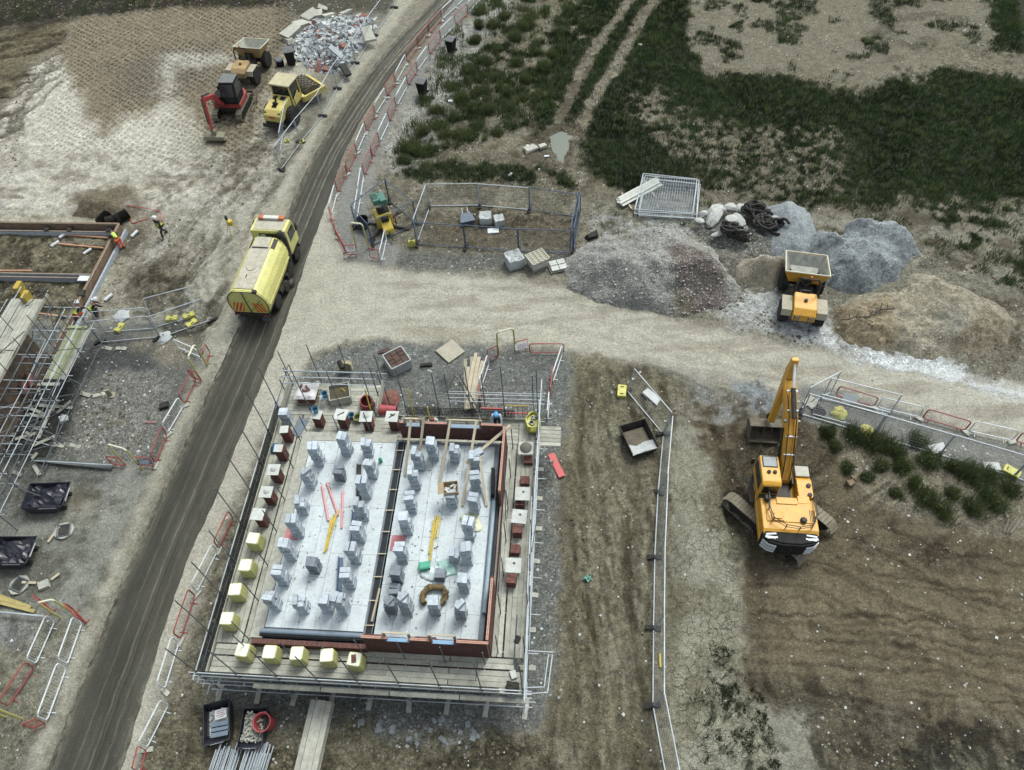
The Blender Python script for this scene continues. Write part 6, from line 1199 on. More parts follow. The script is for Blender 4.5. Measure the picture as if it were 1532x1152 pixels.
cab = part(st_, 'cab', TYEL, lambda q: (q.prism([(1.75, .95), (3.3, .95), (3.35, 1.7), (3.15, 2.6), (2.95, 2.92), (1.75, 2.98)], -1.15, 1.15),), bev=.07)
part(cab, 'windscreen', GLASS, lambda q: q.prism([(3.36, 1.72), (3.17, 2.6), (3.14, 2.6), (3.32, 1.72)], -1.0, 1.0)); part(cab, 'side_window', GLASS, lambda q: [q.prism([(2.05, 1.8), (3.1, 1.8), (2.98, 2.55), (2.05, 2.65)], s * 1.15 - .012, s * 1.15 + .012) for s in (-1, 1)])
part(cab, 'rear_window', GLASS, lambda q: (q.box((.15, 1.74, 2.55), (1.5, .03, .42)),)); part(cab, 'rear_window_patch', GALV, lambda q: q.box((-.35, 1.725, 2.52), (.35, .03, .36)))
part(cab, 'roof_panel', TROOF, lambda q: q.box((0, 2.35, 2.985), (1.9, 1.0, .03)), bev=.01)
part(cab, 'light_bar', mat('light_bar_white', S(210, 206, 190), .4), lambda q: q.box((0, 2.85, 3.1), (1.0, .3, .16)), bev=.03); part(cab, 'amber_beacon', mat('amber', S(196, 112, 62), .3), lambda q: [q.box((x, 2.85, 3.1), (.36, .32, .18)) for x in (-.66, .66)], bev=.04)
part(cab, 'mirror', DKST, lambda q: [(q.box((s * 1.38, 2.95, 2.35), (.1, .24, .5)), q.tube((s * 1.15, 3.0, 2.7), (s * 1.38, 2.95, 2.6), .02)) for s in (-1, 1)])
part(st_, 'intake_hose', BLACK, lambda q: q.path([(.95, 1.55, 2.95), (1.12, 1.5, 2.6), (1.2, 1.3, 1.8), (1.25, .9, 1.2), (1.2, .4, .8)], .16, 10), smooth=True); part(st_, 'air_intake', DKST, lambda q: (q.lathe([(.2, 0), (.22, .2), (.12, .34)], (.9, 1.62, 2.75), n=12)), smooth=True)
part(st_, 'sweeper_gear', DKST, lambda q: (q.lathe([(.42, 0), (.32, .2), (.1, .3)], (1.15, .0, .12), n=14), q.lathe([(.42, 0), (.32, .2), (.1, .3)], (-1.15, .0, .12), n=14), q.bar((.4, .6, .7), (1.15, 0, .4), .1, .1), q.bar((-.4, .6, .7), (-1.15, 0, .4), .1, .1), q.box((1.12, -1.1, .75), (.3, .6, .3))))
for s in (-1, 1): part(st_, 'mudguard', DKPL, lambda q, s=s: [q.prism([(y - .62, .6), (y - .5, 1.05), (y + .5, 1.05), (y + .62, .6), (y + .56, .6), (y + .46, 1.0), (y - .46, 1.0), (y - .56, .6)], s * 1.02 - .2, s * 1.02 + .2) for y in (2.35,)])
def dumper(name, label, loc, rz, skipm, bodym, sc=1.0, inner=MUDST, empty_=True, tilt=0.0):
 t = thing(name, label, 'dumper', loc, rz, None); t.scale = (sc, sc, sc)
 part(t, 'chassis', DKST, lambda q: (q.box((0, -.1, .75), (.8, 3.6, .35)), q.box((0, 1.1, .6), (1.7, .3, .3)), q.box((0, -1.35, .6), (1.7, .3, .3))))
 for x in (-.98, .98):
  for y in (1.15, -1.35): wheel(t, (x, y, .62), .62, .5, bodym)
 part(t, 'engine_hood', bodym, lambda q: (q.prism([(-2.25, .85), (-.75, .85), (-.75, 1.62), (-1.9, 1.55), (-2.25, 1.3)], -.62, .62),), bev=.05)
 part(t, 'grille', DKST, lambda q: [q.box((x, -2.26, 1.12), (.035, .04, .34)) for x in (-.5, -.42, -.34, -.26, .26, .34, .42, .5)]); part(t, 'grille_slots', mat('slot_cream', S(226, 210, 160), .5), lambda q: [q.box((x, -2.265, 1.12), (.03, .035, .3)) for x in (-.46, -.38, -.3, .3, .38, .46)])
 part(t, 'hood_cap', DKST, lambda q: q.lathe([(.1, 1.56), (.1, 1.68), (.05, 1.7)], (0, -1.35, 0), n=12))
 for s in (-1, 1): part(t, 'mudguard', mat('dusty_guard', S(176, 166, 140), .7, dust=.4), lambda q, s=s: [q.prism([(-2.1, 1.0), (-1.95, 1.36), (-.85, 1.36), (-.65, 1.05), (-.72, 1.02), (-.88, 1.3), (-1.92, 1.3), (-2.05, .98)], s * .95 - .28, s * .95 + .28)])
 part(t, 'seat', BLACK, lambda q: (q.box((0, -.45, 1.2), (.5, .5, .2)), q.box((0, -.68, 1.5), (.5, .12, .5)), q.box((0, -.2, 1.0), (1.1, 1.1, .1))), bev=.03)
 part(t, 'steering_wheel', DKST, lambda q: (q.path([(math.cos(a) * .2, .15 + math.sin(a) * .2, 1.55 + math.sin(a) * .05) for a in np.linspace(0, 2 * math.pi, 12)], .02), q.tube((0, .3, 1.1), (0, .15, 1.55), .03), q.box((0, .38, 1.3), (.7, .15, .5))))
 part(t, 'roll_bar', DKST, lambda q: q.path([(-.62, -.8, 1.0), (-.62, -.72, 2.3), (-.45, -.66, 2.62), (.45, -.66, 2.62), (.62, -.72, 2.3), (.62, -.8, 1.0)], .055, 8), smooth=True)
 part(t, 'beacon', mat('amber', S(196, 112, 62), .3), lambda q: q.lathe([(.07, 2.66), (.07, 2.8), (.03, 2.84)], (0, -.66, 0), n=10))
 sk = part(t, 'skip', skipm, lambda q: ([
  q.hexa([(-.85, .5, .95), (.85, .5, .95), (.85, .58, .95), (-.85, .58, .95), (-1.22, .18, 1.95), (1.22, .18, 1.95), (1.22, .26, 1.95), (-1.22, .26, 1.95)]),
  q.hexa([(-.85, .5, .92), (.85, .5, .92), (.85, 1.7, .98), (-.85, 1.7, .98), (-.85, .5, .98), (.85, .5, .98), (.85, 1.7, 1.04), (-.85, 1.7, 1.04)]),
  q.hexa([(-.85, 1.66, .98), (.85, 1.66, .98), (.85, 1.74, .98), (-.85, 1.74, .98), (-1.15, 2.2, 1.6), (1.15, 2.2, 1.6), (1.15, 2.28, 1.6), (-1.15, 2.28, 1.6)]),
  q.hexa([(-.86, .5, .92), (-.80, .5, .92), (-.80, 1.74, .98), (-.86, 1.74, .98), (-1.26, .18, 1.95), (-1.18, .18, 1.95), (-1.12, 2.28, 1.6), (-1.2, 2.28, 1.6)]),
  q.hexa([(.80, .5, .92), (.86, .5, .92), (.86, 1.74, .98), (.80, 1.74, .98), (1.18, .18, 1.95), (1.26, .18, 1.95), (1.2, 2.28, 1.6), (1.12, 2.28, 1.6)])]), (0, .1, .1), bev=.01)
 part(sk, 'skip_lining', inner, lambda q: (q.hexa([(-.79, .6, .06 + .985), (.79, .6, 1.045), (.79, 1.66, 1.09), (-.79, 1.66, 1.09), (-.79, .6, 1.06), (.79, .6, 1.06), (.79, 1.66, 1.11), (-.79, 1.66, 1.11)]),
  q.hexa([(-.84, .595, 1.0), (.84, .595, 1.0), (.84, .6, 1.05), (-.84, .6, 1.05), (-1.15, .275, 1.93), (1.15, .275, 1.93), (1.15, .285, 1.93), (-1.15, .285, 1.93)]),
  q.hexa([(-.84, 1.64, 1.04), (.84, 1.64, 1.04), (.84, 1.65, 1.05), (-.84, 1.65, 1.05), (-1.1, 2.16, 1.58), (1.1, 2.16, 1.58), (1.1, 2.18, 1.58), (-1.1, 2.18, 1.58)]),
  q.hexa([(-.79, .6, 1.0), (-.785, .6, 1.0), (-.785, 1.7, 1.06), (-.79, 1.7, 1.06), (-1.165, .28, 1.93), (-1.155, .28, 1.93), (-1.09, 2.2, 1.59), (-1.10, 2.2, 1.59)]),
  q.hexa([(.785, .6, 1.0), (.79, .6, 1.0), (.79, 1.7, 1.06), (.785, 1.7, 1.06), (1.155, .28, 1.93), (1.165, .28, 1.93), (1.10, 2.2, 1.59), (1.09, 2.2, 1.59)])))
 part(sk, 'skip_rim', mat('worn_rim', S(214, 206, 178), .6, dust=.3), lambda q: q.path([(-1.22, .22, 1.96), (1.22, .22, 1.96), (1.16, 2.24, 1.61), (-1.16, 2.24, 1.61)], .045, 6, True))
 return t
DL = P(1200, 432, 1.0); dumper('site_dumper', 'bright yellow site dumper with an empty skip between the sand heap and the grey heap', (DL.x, DL.y - .2, 0), R_(-16), MYEL, MYEL, 1.05, mat('grey_worn_steel', S(150, 150, 140), .7, .1, var=.4, scale=2, dust=.3))
DS = P(372, 92, 1.0); dumper('small_dumper', 'dusty orange dumper with a pale skip parked behind the red mini excavator', (DS.x, DS.y, 0), R_(-14), MYE2, MYE2, .98, mat('pale_skip_steel', S(176, 176, 160), .7, .1, var=.3, dust=.4))
ML = P(347, 156, .6); me_ = thing('mini_excavator', 'red and black mini excavator with its arm reaching toward the camera', 'excavator', (ML.x, ML.y, 0), R_(172)); me_.scale = (-1.22, 1.22, 1.22)
for s in (-1, 1): fr = crawler(me_, s * .8, 2.5, .3, .38, DKST, TRKM)
part(me_, 'undercarriage', DKST, lambda q: (q.box((0, 0, .45), (1.3, 1.1, .3)), q.lathe([(.4, .55), (.4, .68)], n=14), q.box((0, -1.45, .35), (1.9, .08, .4)), q.bar((-.4, -.5, .4), (-.4, -1.45, .35), .1, .1), q.bar((.4, -.5, .4), (.4, -1.45, .35), .1, .1)))
mred = mat('machine_red', S(172, 42, 46), .4, dust=.2)
part(me_, 'body', mred, lambda q: (q.prism([(-.9, -.75), (-.6, -1.15), (.6, -1.15), (.9, -.75), (.9, .7), (-.9, .7)], .68, .98, 'z'),), bev=.04)
part(me_, 'engine_cover', DKPL, lambda q: (q.prism([(-.85, -.4), (-.55, -1.1), (.55, -1.1), (.85, -.4)], .98, 1.5, 'z'), q.prism([(-1.0 + .15, -.35), (-.3, -.35), (-.3, .6), (-.85, .5)], .98, 1.35, 'z')), bev=.06)
mc = part(me_, 'cab', DKPL, lambda q: (q.prism([(-.4, .98), (.75, .98), (.85, 1.6), (.6, 2.35), (-.35, 2.4)], -.1, .88),), bev=.05)
part(mc, 'window', GLASS, lambda q: (q.prism([(.78, 1.15), (.87, 1.6), (.63, 2.3), (.61, 2.28), (.84, 1.6), (.75, 1.15)], -.02, .8), q.prism([(-.25, 1.5), (.7, 1.5), (.5, 2.25), (-.25, 2.28)], .875, .89))); part(mc, 'roof', mat('grey_roof', S(92, 98, 100), .5, dust=.4), lambda q: q.box((.39, .1, 2.42), (.98, 1.0, .06)), bev=.03)
part(me_, 'boom', mred, lambda q: (q.bar((-.15, .8, .85), (-.35, 1.35, 2.0), .2, .3), q.bar((-.35, 1.3, 1.95), (-.5, 2.3, 2.35), .19, .26)), bev=.02)
part(me_, 'boom_ram', DKST, lambda q: (q.tube((-.05, .95, .8), (-.32, 1.6, 1.75), .05), q.tube((-.4, 1.5, 2.3), (-.5, 2.3, 2.6), .05)))
part(me_, 'stick', mred, lambda q: q.bar((-.5, 2.2, 2.5), (-.25, 3.1, .75), .17, .2), bev=.02); part(me_, 'stick_ram', DKST, lambda q: q.tube((-.52, 2.45, 2.5), (-.3, 3.15, 1.2), .045))
part(me_, 'bucket', mat('pale_bucket', S(140, 132, 108), .8, dust=.4), lambda q: (q.prism([(2.9, .5), (3.35, .42), (3.4, .2), (3.1, .02), (2.8, .1), (2.85, .16), (3.1, .1), (3.3, .22), (3.28, .36), (2.9, .44)], -.85, .45), q.box((-.2, 3.1, .6), (.3, .2, .3))))
RL = P(427, 158, 1.0); ro = thing('soil_roller', 'dusty yellow soil compaction roller with black tyres parked behind the silver fence', 'roller', (RL.x, RL.y, 0), R_(160))
for s in (-1, 1): wheel(ro, (s * .95, .75, .72), .72, .5, RYEL)
part(ro, 'rear_frame', DKST, lambda q: (q.box((0, .8, .75), (1.3, 2.6, .4)), q.box((0, 2.12, .6), (1.9, .14, .26))))
hood = part(ro, 'engine_hood', RYEL, lambda q: (q.prism([(.05, .9), (2.05, .9), (2.1, 1.45), (1.7, 1.78), (.05, 2.0)], -.72, .72),), bev=.07)
part(hood, 'hood_vent', DKPL, lambda q: (q.box((-.3, .45, 1.975), (.42, .34, .03), M=Matrix.Rotation(-.13, 3, 'X')), q.box((.35, .45, 1.975), (.3, .34, .03), M=Matrix.Rotation(-.13, 3, 'X')), q.box((-.58, 1.75, 1.65), (.2, .4, .1), M=Matrix.Rotation(-.5, 3, 'X')), q.box((.58, 1.75, 1.65), (.2, .4, .1), M=Matrix.Rotation(-.5, 3, 'X')), q.box((0, 1.25, 1.86), (.36, .5, .06), M=Matrix.Rotation(-.14, 3, 'X'))))
part(hood, 'exhaust', DKPL, lambda q: (q.lathe([(.17, 0), (.17, .2), (.12, .26)], (0, 1.2, 1.84), n=12), q.tube((0, 1.0, 1.95), (.02, .92, 2.35), .07, 8)), smooth=True); part(hood, 'name_plate', mat('red_plate', S(196, 70, 60), .5), lambda q: q.box((0, 2.09, 1.35), (.5, .05, .14)))
rc = part(ro, 'cab', RYEL, lambda q: [q.tube((sx * .78, sy, 1.2), (sx * .74, sy * .97 - (.0), 2.72), .055, 6) for sx in (-1, 1) for sy in (0.0, -1.35)] + [q.box((0, -.68, 1.25), (1.6, 1.4, .5))])
part(rc, 'cab_roof', mat('dusty_roof', S(196, 184, 140), .6, var=.2, dust=.5), lambda q: (q.prism([(-.86, .15), (.86, .15), (.9, -1.5), (-.9, -1.5)], 2.72, 2.86, 'z'),), bev=.06)
part(rc, 'glazing', GLASS, lambda q: (q.prism([(-.74, -.02), (.74, -.02), (.74, -1.33), (-.74, -1.33)], 1.5, 2.7, 'z'))); part(rc, 'side_panel', RYEL, lambda q: [q.prism([(-.2, 1.1), (-.2, 1.6), (-.9, 1.9), (-.95, 1.2)], s * .84 - .03, s * .84 + .03) for s in (-1, 1)])
q_ = part(ro, 'drum_frame', RYEL, lambda q: (q.box((-1.12, -.95, .85), (.16, 2.1, .45)), q.box((1.12, -.95, .85), (.16, 2.1, .45)), q.box((0, -1.95, .85), (2.3, .2, .4)), q.box((0, .05, .85), (2.3, .3, .5))), (0, -1.9, 0), (0, 0, R_(-28)), bev=.02)
part(q_, 'drum', MUDST, lambda q: q.lathe([(.2, -1.0), (.74, -1.0), (.76, -.97), (.76, .97), (.74, 1.0), (.2, 1.0)], (0, -.95, .76), 'x', 26), smooth=True)
part(q_, 'drum_pads', MUDST, lambda q: [q.box(Vector((x, -.95, .76)) + Matrix.Rotation(a, 3, 'X') @ Vector((0, 0, .79)), (.14, .12, .1), M=Matrix.Rotation(a, 3, 'X')) for i, x in enumerate(np.linspace(-.85, .85, 9)) for a in np.linspace(0, 5.9, 14) + (i % 2) * .22])
p = P(572, 338, .5); lt_ = thing('light_tower', 'green topped yellow mobile light tower with black outriggers inside the small blue pen', 'light tower', (p.x + .1, p.y + .5, 0), R_(20))
part(lt_, 'base_frame', DKST, lambda q: (q.bar((-1.2, -.9, .12), (1.2, .9, .12), .14, .12), q.bar((-1.2, .9, .12), (1.2, -.9, .12), .14, .12), [q.box((x, y, .06), (.4, .3, .08)) for x in (-1.2, 1.2) for y in (-.9, .9)]))
part(lt_, 'body', YELB, lambda q: (q.prism([(-.45, .3), (.55, .3), (.5, 1.3), (-.4, 1.3)], -.55, .55),), bev=.05); part(lt_, 'yellow_nose', YELB, lambda q: q.prism([(-1.2, .3), (-.45, .3), (-.45, 1.0), (-1.1, .6)], -.35, .35), bev=.04)
part(lt_, 'panel', DKPL, lambda q: (q.box((0, -.5, 1.05), (.5, .3, .3)), q.box((.1, .1, 1.36), (.8, .6, .1)))); part(lt_, 'mast', GALV, lambda q: q.tube((0, .3, .5), (0, .3, 2.3), .06, 8))
part(lt_, 'lamp_head', GRND, lambda q: (q.box((-.24, .3, 2.25), (.44, .9, .42)), q.box((.24, .3, 2.1), (.44, .9, .42)), q.box((0, .3, 2.1), (.3, .4, .3))), bev=.04); part(lt_, 'lamp_louvre', DKPL, lambda q: [q.box((x, .3, 2.47), (.04, .6, .02)) for x in (-.4, -.3, -.2, -.1)])
part(lt_, 'red_jack', REDP, lambda q: q.tube((.75, -.2, .1), (.75, -.2, .95), .05)); part(lt_, 'tow_bar', DKST, lambda q: q.tube((0, -1.0, .45), (0, -1.9, .3), .05))
# ================================================================== CONTAINERS, BINS, SKIPS
def bin_(px, py, label, rz=0.2, s=1.0):
 p = PG(px, py); t = thing('wheelie_bin', label, 'wheelie bin', p, rz, 'black wheelie bins'); t.scale = (s,) * 3
 part(t, 'body', DKPL, lambda q: q.hexa([(-.23, -.25, .06), (.23, -.25, .06), (.23, .2, .06), (-.23, .2, .06), (-.3, -.36, 1.0), (.3, -.36, 1.0), (.3, .36, 1.0), (-.3, .36, 1.0)]), bev=.02); part(t, 'lid', mat('bin_lid', S(74, 82, 86), .4, dust=.3), lambda q: (q.prism([(-.4, 1.0), (.36, 1.0), (.36, 1.06), (.1, 1.1), (-.38, 1.05)], -.32, .32), q.tube((-.3, .42, 1.0), (.3, .42, 1.0), .025)), bev=.015)
 part(t, 'wheel', BLACK, lambda q: [q.lathe([(.1, s_ * .26 - .03), (.1, s_ * .26 + .03)], (0, .25, .1), 'x', 10) for s_ in (-1, 1)])
bin_(633, 141, 'black wheelie bin beside the footway, nearer of the two', -.4, 1.15); bin_(676, 78, 'black wheelie bin beside the footway, farther of the two', -.5, 1.15); bin_(437, 96, 'tall dark wheelie bin at the edge of the rubble heap', .2, 1.3)
p = PG(420, 98); t = thing('small_drum', 'small grey lidded drum left of the dark bin by the rubble', 'drum', p); part(t, 'drum', DKPL, lambda q: q.lathe([(.32, 0), (.34, .5), (.34, .52)], n=14)); part(t, 'lid', GALVD, lambda q: q.lathe([(.35, .53), (.3, .6), (.001, .62)], n=14))
def tipskip(px, py, rz, label, load=None, s=1.0, stripes=True):
 p = PG(px, py); t = thing('tipping_skip', label, 'tipping skip', p, rz, 'dark blue tipping skips'); t.scale = (s,) * 3
 prof = [(-1.25, .95), (-1.0, .25), (.55, .2), (1.35, .95), (1.35, 1.0), (-1.25, 1.0)]
 w_ = .85
 part(t, 'skip_body', NAVYSK, lambda q: (q.hexa([(-w_, -1.0, .22), (w_, -1.0, .22), (w_, .6, .2), (-w_, .6, .2), (-w_, -1.0, .27), (w_, -1.0, .27), (w_, .6, .26), (-w_, .6, .26)]),
  q.hexa([(-w_, -1.05, .22), (w_, -1.05, .22), (w_, -.99, .22), (-w_, -.99, .22), (-w_, -1.3, 1.0), (w_, -1.3, 1.0), (w_, -1.25, 1.0), (-w_, -1.25, 1.0)]),
  q.hexa([(-w_, .55, .2), (w_, .55, .2), (w_, .61, .2), (-w_, .61, .2), (-w_, 1.3, 1.0), (w_, 1.3, 1.0), (w_, 1.37, 1.0), (-w_, 1.37, 1.0)]),
  q.prism([(-1.3, 1.0), (-1.02, .22), (.58, .2), (1.37, 1.0)], -w_ - .03, -w_ + .02), q.prism([(-1.3, 1.0), (-1.02, .22), (.58, .2), (1.37, 1.0)], w_ - .02, w_ + .03)))
 part(t, 'rim', NAVYSK, lambda q: q.path([(-w_, -1.28, 1.0), (w_, -1.28, 1.0), (w_, 1.34, 1.0), (-w_, 1.34, 1.0)], .035, 6, True)); part(t, 'lift_pocket', DKST, lambda q: [q.box((x, .1, .1), (.22, 1.9, .16)) for x in (-.5, .5)])
 part(t, 'lettering_strip', WHT, lambda q: (q.bar((-.45, 1.385, .955), (.45, 1.385, .955), .012, .09), q.box((w_ + .04, .35, .86), (.012, 1.1, .09))))
 if load: part(t, 'load', load[0], load[1])
 return t
def lumps(q, sd):
 r6 = random.Random(sd); n = 11; vs = [((i - 5) * .165, (j - 5) * .24, .62 + .32 * math.sin(i * .9 + sd) * math.cos(j * .7) * .5 + r6.uniform(-.07, .1) + .028 * j) for i in range(n) for j in range(n)]
 q.add(vs, [(i * n + j, i * n + j + 1, (i + 1) * n + j + 1, (i + 1) * n + j) for i in range(n - 1) for j in range(n - 1)])
tipskip(80, 751, R_(-92), 'dark navy tipping skip beside the left scaffold, farther of the yard pair', (NAVYSK, lambda q: lumps(q, 1)), s=.84); tipskip(28, 832, R_(-94), 'dark navy tipping skip at the left edge, nearer of the yard pair', (NAVYSK, lambda q: lumps(q, 2)), s=.84)
rr_ = random.Random(2)
def junk(q, n=60, sx=.7, sy=1.0, z=.55):
 for _ in range(n):
  y = rr_.uniform(-sy, sy * .9); q.box((rr_.uniform(-sx, sx), y, z + rr_.uniform(-.1, .2)), (rr_.uniform(.08, .3), rr_.uniform(.06, .15), rr_.uniform(.04, .12)), M=Euler((rr_.uniform(-.6, .6), rr_.uniform(-.6, .6), rr_.uniform(0, 3))).to_matrix())
 q.box((0, -.1, z - .12), (sx * 2.1, sy * 1.7, .12))
sk1 = tipskip(331, 1084, R_(190), 'open navy skip full of packaging waste at the foot of the scaffold', (PANELW, lambda q: junk(q, 26, .6, .9)), .66)
sk2 = tipskip(384, 1092, R_(178), 'open navy skip full of grey rubble beside the red drum', (CONC, lambda q: junk(q, 210, .72, 1.0, .72)), .62)
p = P(333, 1065, .95); notice(330, 1068, .75, .5, .4, WHT, 'white board with red stripes lying in the packaging skip', .2, 'lines', .1)
for i in range(3): stick((316, 1086 + i * 7), (341, 1081 + i * 7), .75, .75, 0, mat('grey_blue_board', S(110, 124, 134), .5), 'waste_board', f'grey blue board lying across the packaging skip, {ORD[i]} from the back', 'board', 'boards across the skip', boxy=(.24, .04))
p = PG(404, 1083); t = thing('red_drum', 'open red plastic drum leaning beside the rubble skip', 'drum', (p.x, p.y, .0), 0, None, rot=(0.12, -.1, 0)); part(t, 'drum', REDR, lambda q: q.lathe([(.30, 0), (.38, .85), (.42, .87), (.42, .92), (.36, .9), (.27, .08)], n=20), smooth=True); part(t, 'dark_contents', DKST, lambda q: q.lathe([(.33, .5), (.33, .52)], n=16))
for k, (px, py) in enumerate(((331, 1150), (377, 1150))):
 p = P(px, py, 0); t = thing('tube_bundle', 'bundle of galvanised scaffold tubes at the bottom edge, ' + ('left' if k == 0 else 'right') + ' of the pair', 'scaffold tubes', (p.x, p.y - .6, 0), R_(-12), 'tube bundles at the bottom edge')
 for l in range(3):
  for i in range(9): part(t, 'tube', GALV, lambda q, i=i, l=l: q.tube((-.5 + i * .125 + random.uniform(-.02, .02), -2, .06 + l * .12), (-.5 + i * .125 + random.uniform(-.05, .05), 1.45 + random.uniform(-.25, .25), .06 + l * .12 + .04), .028, 6))
p0 = P(481, 1046, .6); t = thing('plank_stack', 'long stack of four grey boards side by side pointing at the scaffold, bottom edge', 'plank stack', (p0.x, p0.y, 0), R_(-9), None)
for l in range(5):
 for i in range(4): part(t, 'plank', BOARD, lambda q, l=l, i=i: q.box((-.36 + i * .245 + random.uniform(-.008, .008), -2.0 + random.uniform(-.04, .04), .14 + l * .1), (.232, 3.95, .08)))
part(t, 'bearer', TIMB2, lambda q: [q.box((0, y, .05), (1.0, .1, .1)) for y in (-.4, -2, -3.6)])
p = P(955, 657, .4); t = thing('black_tub', 'open black crate with a white sheet over its end, by the haul way fence', 'crate', (p.x, p.y, .02), R_(14)); t.scale = (.86,) * 3
part(t, 'crate_body', DKST, lambda q: (q.box((0, 0, .05), (1.5, 1.9, .06)), q.hexa([(-.75, -.95, .05), (-.7, -.95, .05), (-.7, .95, .05), (-.75, .95, .05), (-.9, -1.1, .85), (-.85, -1.1, .85), (-.85, 1.1, .85), (-.9, 1.1, .85)]), q.hexa([(.7, -.95, .05), (.75, -.95, .05), (.75, .95, .05), (.7, .95, .05), (.85, -1.1, .85), (.9, -1.1, .85), (.9, 1.1, .85), (.85, 1.1, .85)]), q.hexa([(-.75, .9, .05), (.75, .9, .05), (.75, .95, .05), (-.75, .95, .05), (-.9, 1.05, .85), (.9, 1.05, .85), (.9, 1.1, .85), (-.9, 1.1, .85)]), q.hexa([(-.75, -.95, .05), (.75, -.95, .05), (.75, -.9, .05), (-.75, -.9, .05), (-.9, -1.1, .6), (.9, -1.1, .6), (.9, -1.05, .6), (-.9, -1.05, .6)])), bev=.01)
part(t, 'white_sheet', BAG, lambda q: q.add([(-.8, -.15, .45), (-.3, -.4, .38), (.3, -.25, .4), (.85, -.4, .6), (.88, -1.1, .66), (0, -1.0, .56), (-.85, -1.12, .66)], [(0, 1, 5, 6), (1, 2, 5), (2, 3, 4, 5)])).modifiers.new('s', 'SOLIDIFY').thickness = .03
part(t, 'earth', MUDST, lambda q: q.box((0, .2, .2), (1.4, 1.3, .25)), bev=.05)
def ybox(px, py, label, rz, d=(.5, .8, .28), grp='yellow weights'):
 p = PG(px, py); t = thing('yellow_weight', label, 'box', p, rz, grp); part(t, 'body', mat('sign_yellow', S(208, 200, 84), .5, dust=.25), lambda q: q.box((0, 0, d[2] / 2), d), bev=.03); part(t, 'handle', DKST, lambda q: (q.box((0, d[1] * .3, d[2] + .01), (.2, .06, .02)), q.box((0, -d[1] * .3, d[2] + .01), (.2, .06, .02))))
ybox(930, 588, 'yellow ribbed box at the far end of the haul way fence', -.2); ybox(617, 368, 'small yellow box at the left front corner of the mesh pen', 0, (.45, .25, .5)); ybox(1511, 708, 'yellow block at the right end of the shrub bank fence', .8)
blob('yellow_sack', 1256, 619, 0, .42, .3, mat('straw_yellow', S(206, 196, 110), .8, bump=.5), 'crumpled yellow sack inside the small pen', 'sack', seed=12); blob('yellow_sack', 1298, 646, 0, .4, .22, mat('straw_yellow', S(206, 196, 110), .8, bump=.5), 'flat yellow sack at the foot of the small pen', 'sack', seed=13)
notice(1272, 596, .8, .75, .5, WHT, 'white board hanging on the back of the small pen', -.3)
for px, py, lb in ((1209, 600, 'left of'), (1217, 606, 'in the left corner of')): p = PG(px, py); q = MB(); q.box((0, 0, .06), (.7, .3, .12)); tag(q.build('kerb_block', [CONC], None, p, (0, 0, .6)), f'pale kerb block {lb} the small pen', 'block')
blob('black_sack', 1224, 616, 0, .35, .15, BLACK, 'flat black sack in the small pen', 'sack', seed=14)
for i, (a, b) in enumerate([((1502, 795), (1510, 776)), ((1512, 797), (1530, 774)), ((1506, 796), (1518, 780))]): stick(a, b, .05, .5, .05, TIMB2, 'timber_stake', f'pale stake in the little pile at the right edge, {ORD[i]} from the left', 'stake', 'stakes at the right edge')
def pallet(parent, z, w_=1.2, d=1.0, m=None, n=7):
 m = m or PLY
 for i in range(n): part(parent, 'slat', m, lambda q, i=i: q.box((0, -d / 2 + .05 + i * (d - .1) / (n - 1), z + .13), (w_, .095, .022)))
 part(parent, 'bearer', m, lambda q: [q.box((x, 0, z + .07), (.1, d, .09)) for x in (-w_ / 2 + .05, 0, w_ / 2 - .05)] + [q.box((0, y, z + .012), (w_, .09, .022)) for y in (-d / 2 + .05, 0, d / 2 - .05)])
p = PG(770, 396); t = thing('bulk_bag', 'pale crumpled bulk bag at the edge of the track, left of the pallets', 'bulk bag', p, .35);
def bagf(q, s=1.0, h=.8, seed=1):
 r2 = random.Random(seed); n = 12; vs = []; lv = [(.42, 0), (.52, .25), (.50, .6), (.45, h), (.3, h * .95), (.02, h * .85)]
 for r, z in lv:
  for i in range(n): a = 2 * math.pi * (i + .5) / n; k = 1 / max(abs(math.cos(a)), abs(math.sin(a))); k = 1 + (k - 1) * .8; j = 1 + r2.uniform(-.07, .07); vs.append((r * k * j * math.cos(a) * s, r * k * j * math.sin(a) * s, z + r2.uniform(-.05, .05) * (z > 0)))
 q.add(vs, [(j * n + i, j * n + (i + 1) % n, (j + 1) * n + (i + 1) % n, (j + 1) * n + i) for j in range(len(lv) - 1) for i in range(n)] + [tuple(len(lv) * n - n + i for i in range(n))])
part(t, 'bag', BAG, lambda q: bagf(q, 1.15, .85), smooth=True); part(t, 'lifting_loop', BAG, lambda q: [q.path([(x, y, .8), (x * .6, y * .6, 1.0), (x * .3, y, .85)], .025, 5) for x, y in ((.45, .45), (-.45, .45), (.45, -.45), (-.45, -.45))])
p = PG(804, 397); t = thing('pallet_stack', 'stack of timber pallets between the pale bag and the loaded pallet', 'pallet stack', p, .45); pallet(t, 0, 1.25, 1.05, TIMB2); part(t, 'block_layer', PANELW, lambda q: (q.box((0, 0, .42), (1.1, .95, .5)),), bev=.03); pallet(t, .68, 1.3, 1.1, PLY); part(t, 'cross_slat', PLY, lambda q: [q.box((x, 0, .84), (.09, 1.08, .02)) for x in (-.6, -.3, 0, .3, .6)])
p = PG(835, 400); t = thing('loaded_pallet', 'pallet with white slabs at the left foot of the gravel heap', 'pallet', p, .2); pallet(t, 0, 1.25, 1.05, TIMB2); part(t, 'slab', PANELW, lambda q: [q.box((x, y, .22), (.5, .42, .1), rz=.04 * x) for x in (-.28, .26) for y in (-.24, .24)], bev=.015)
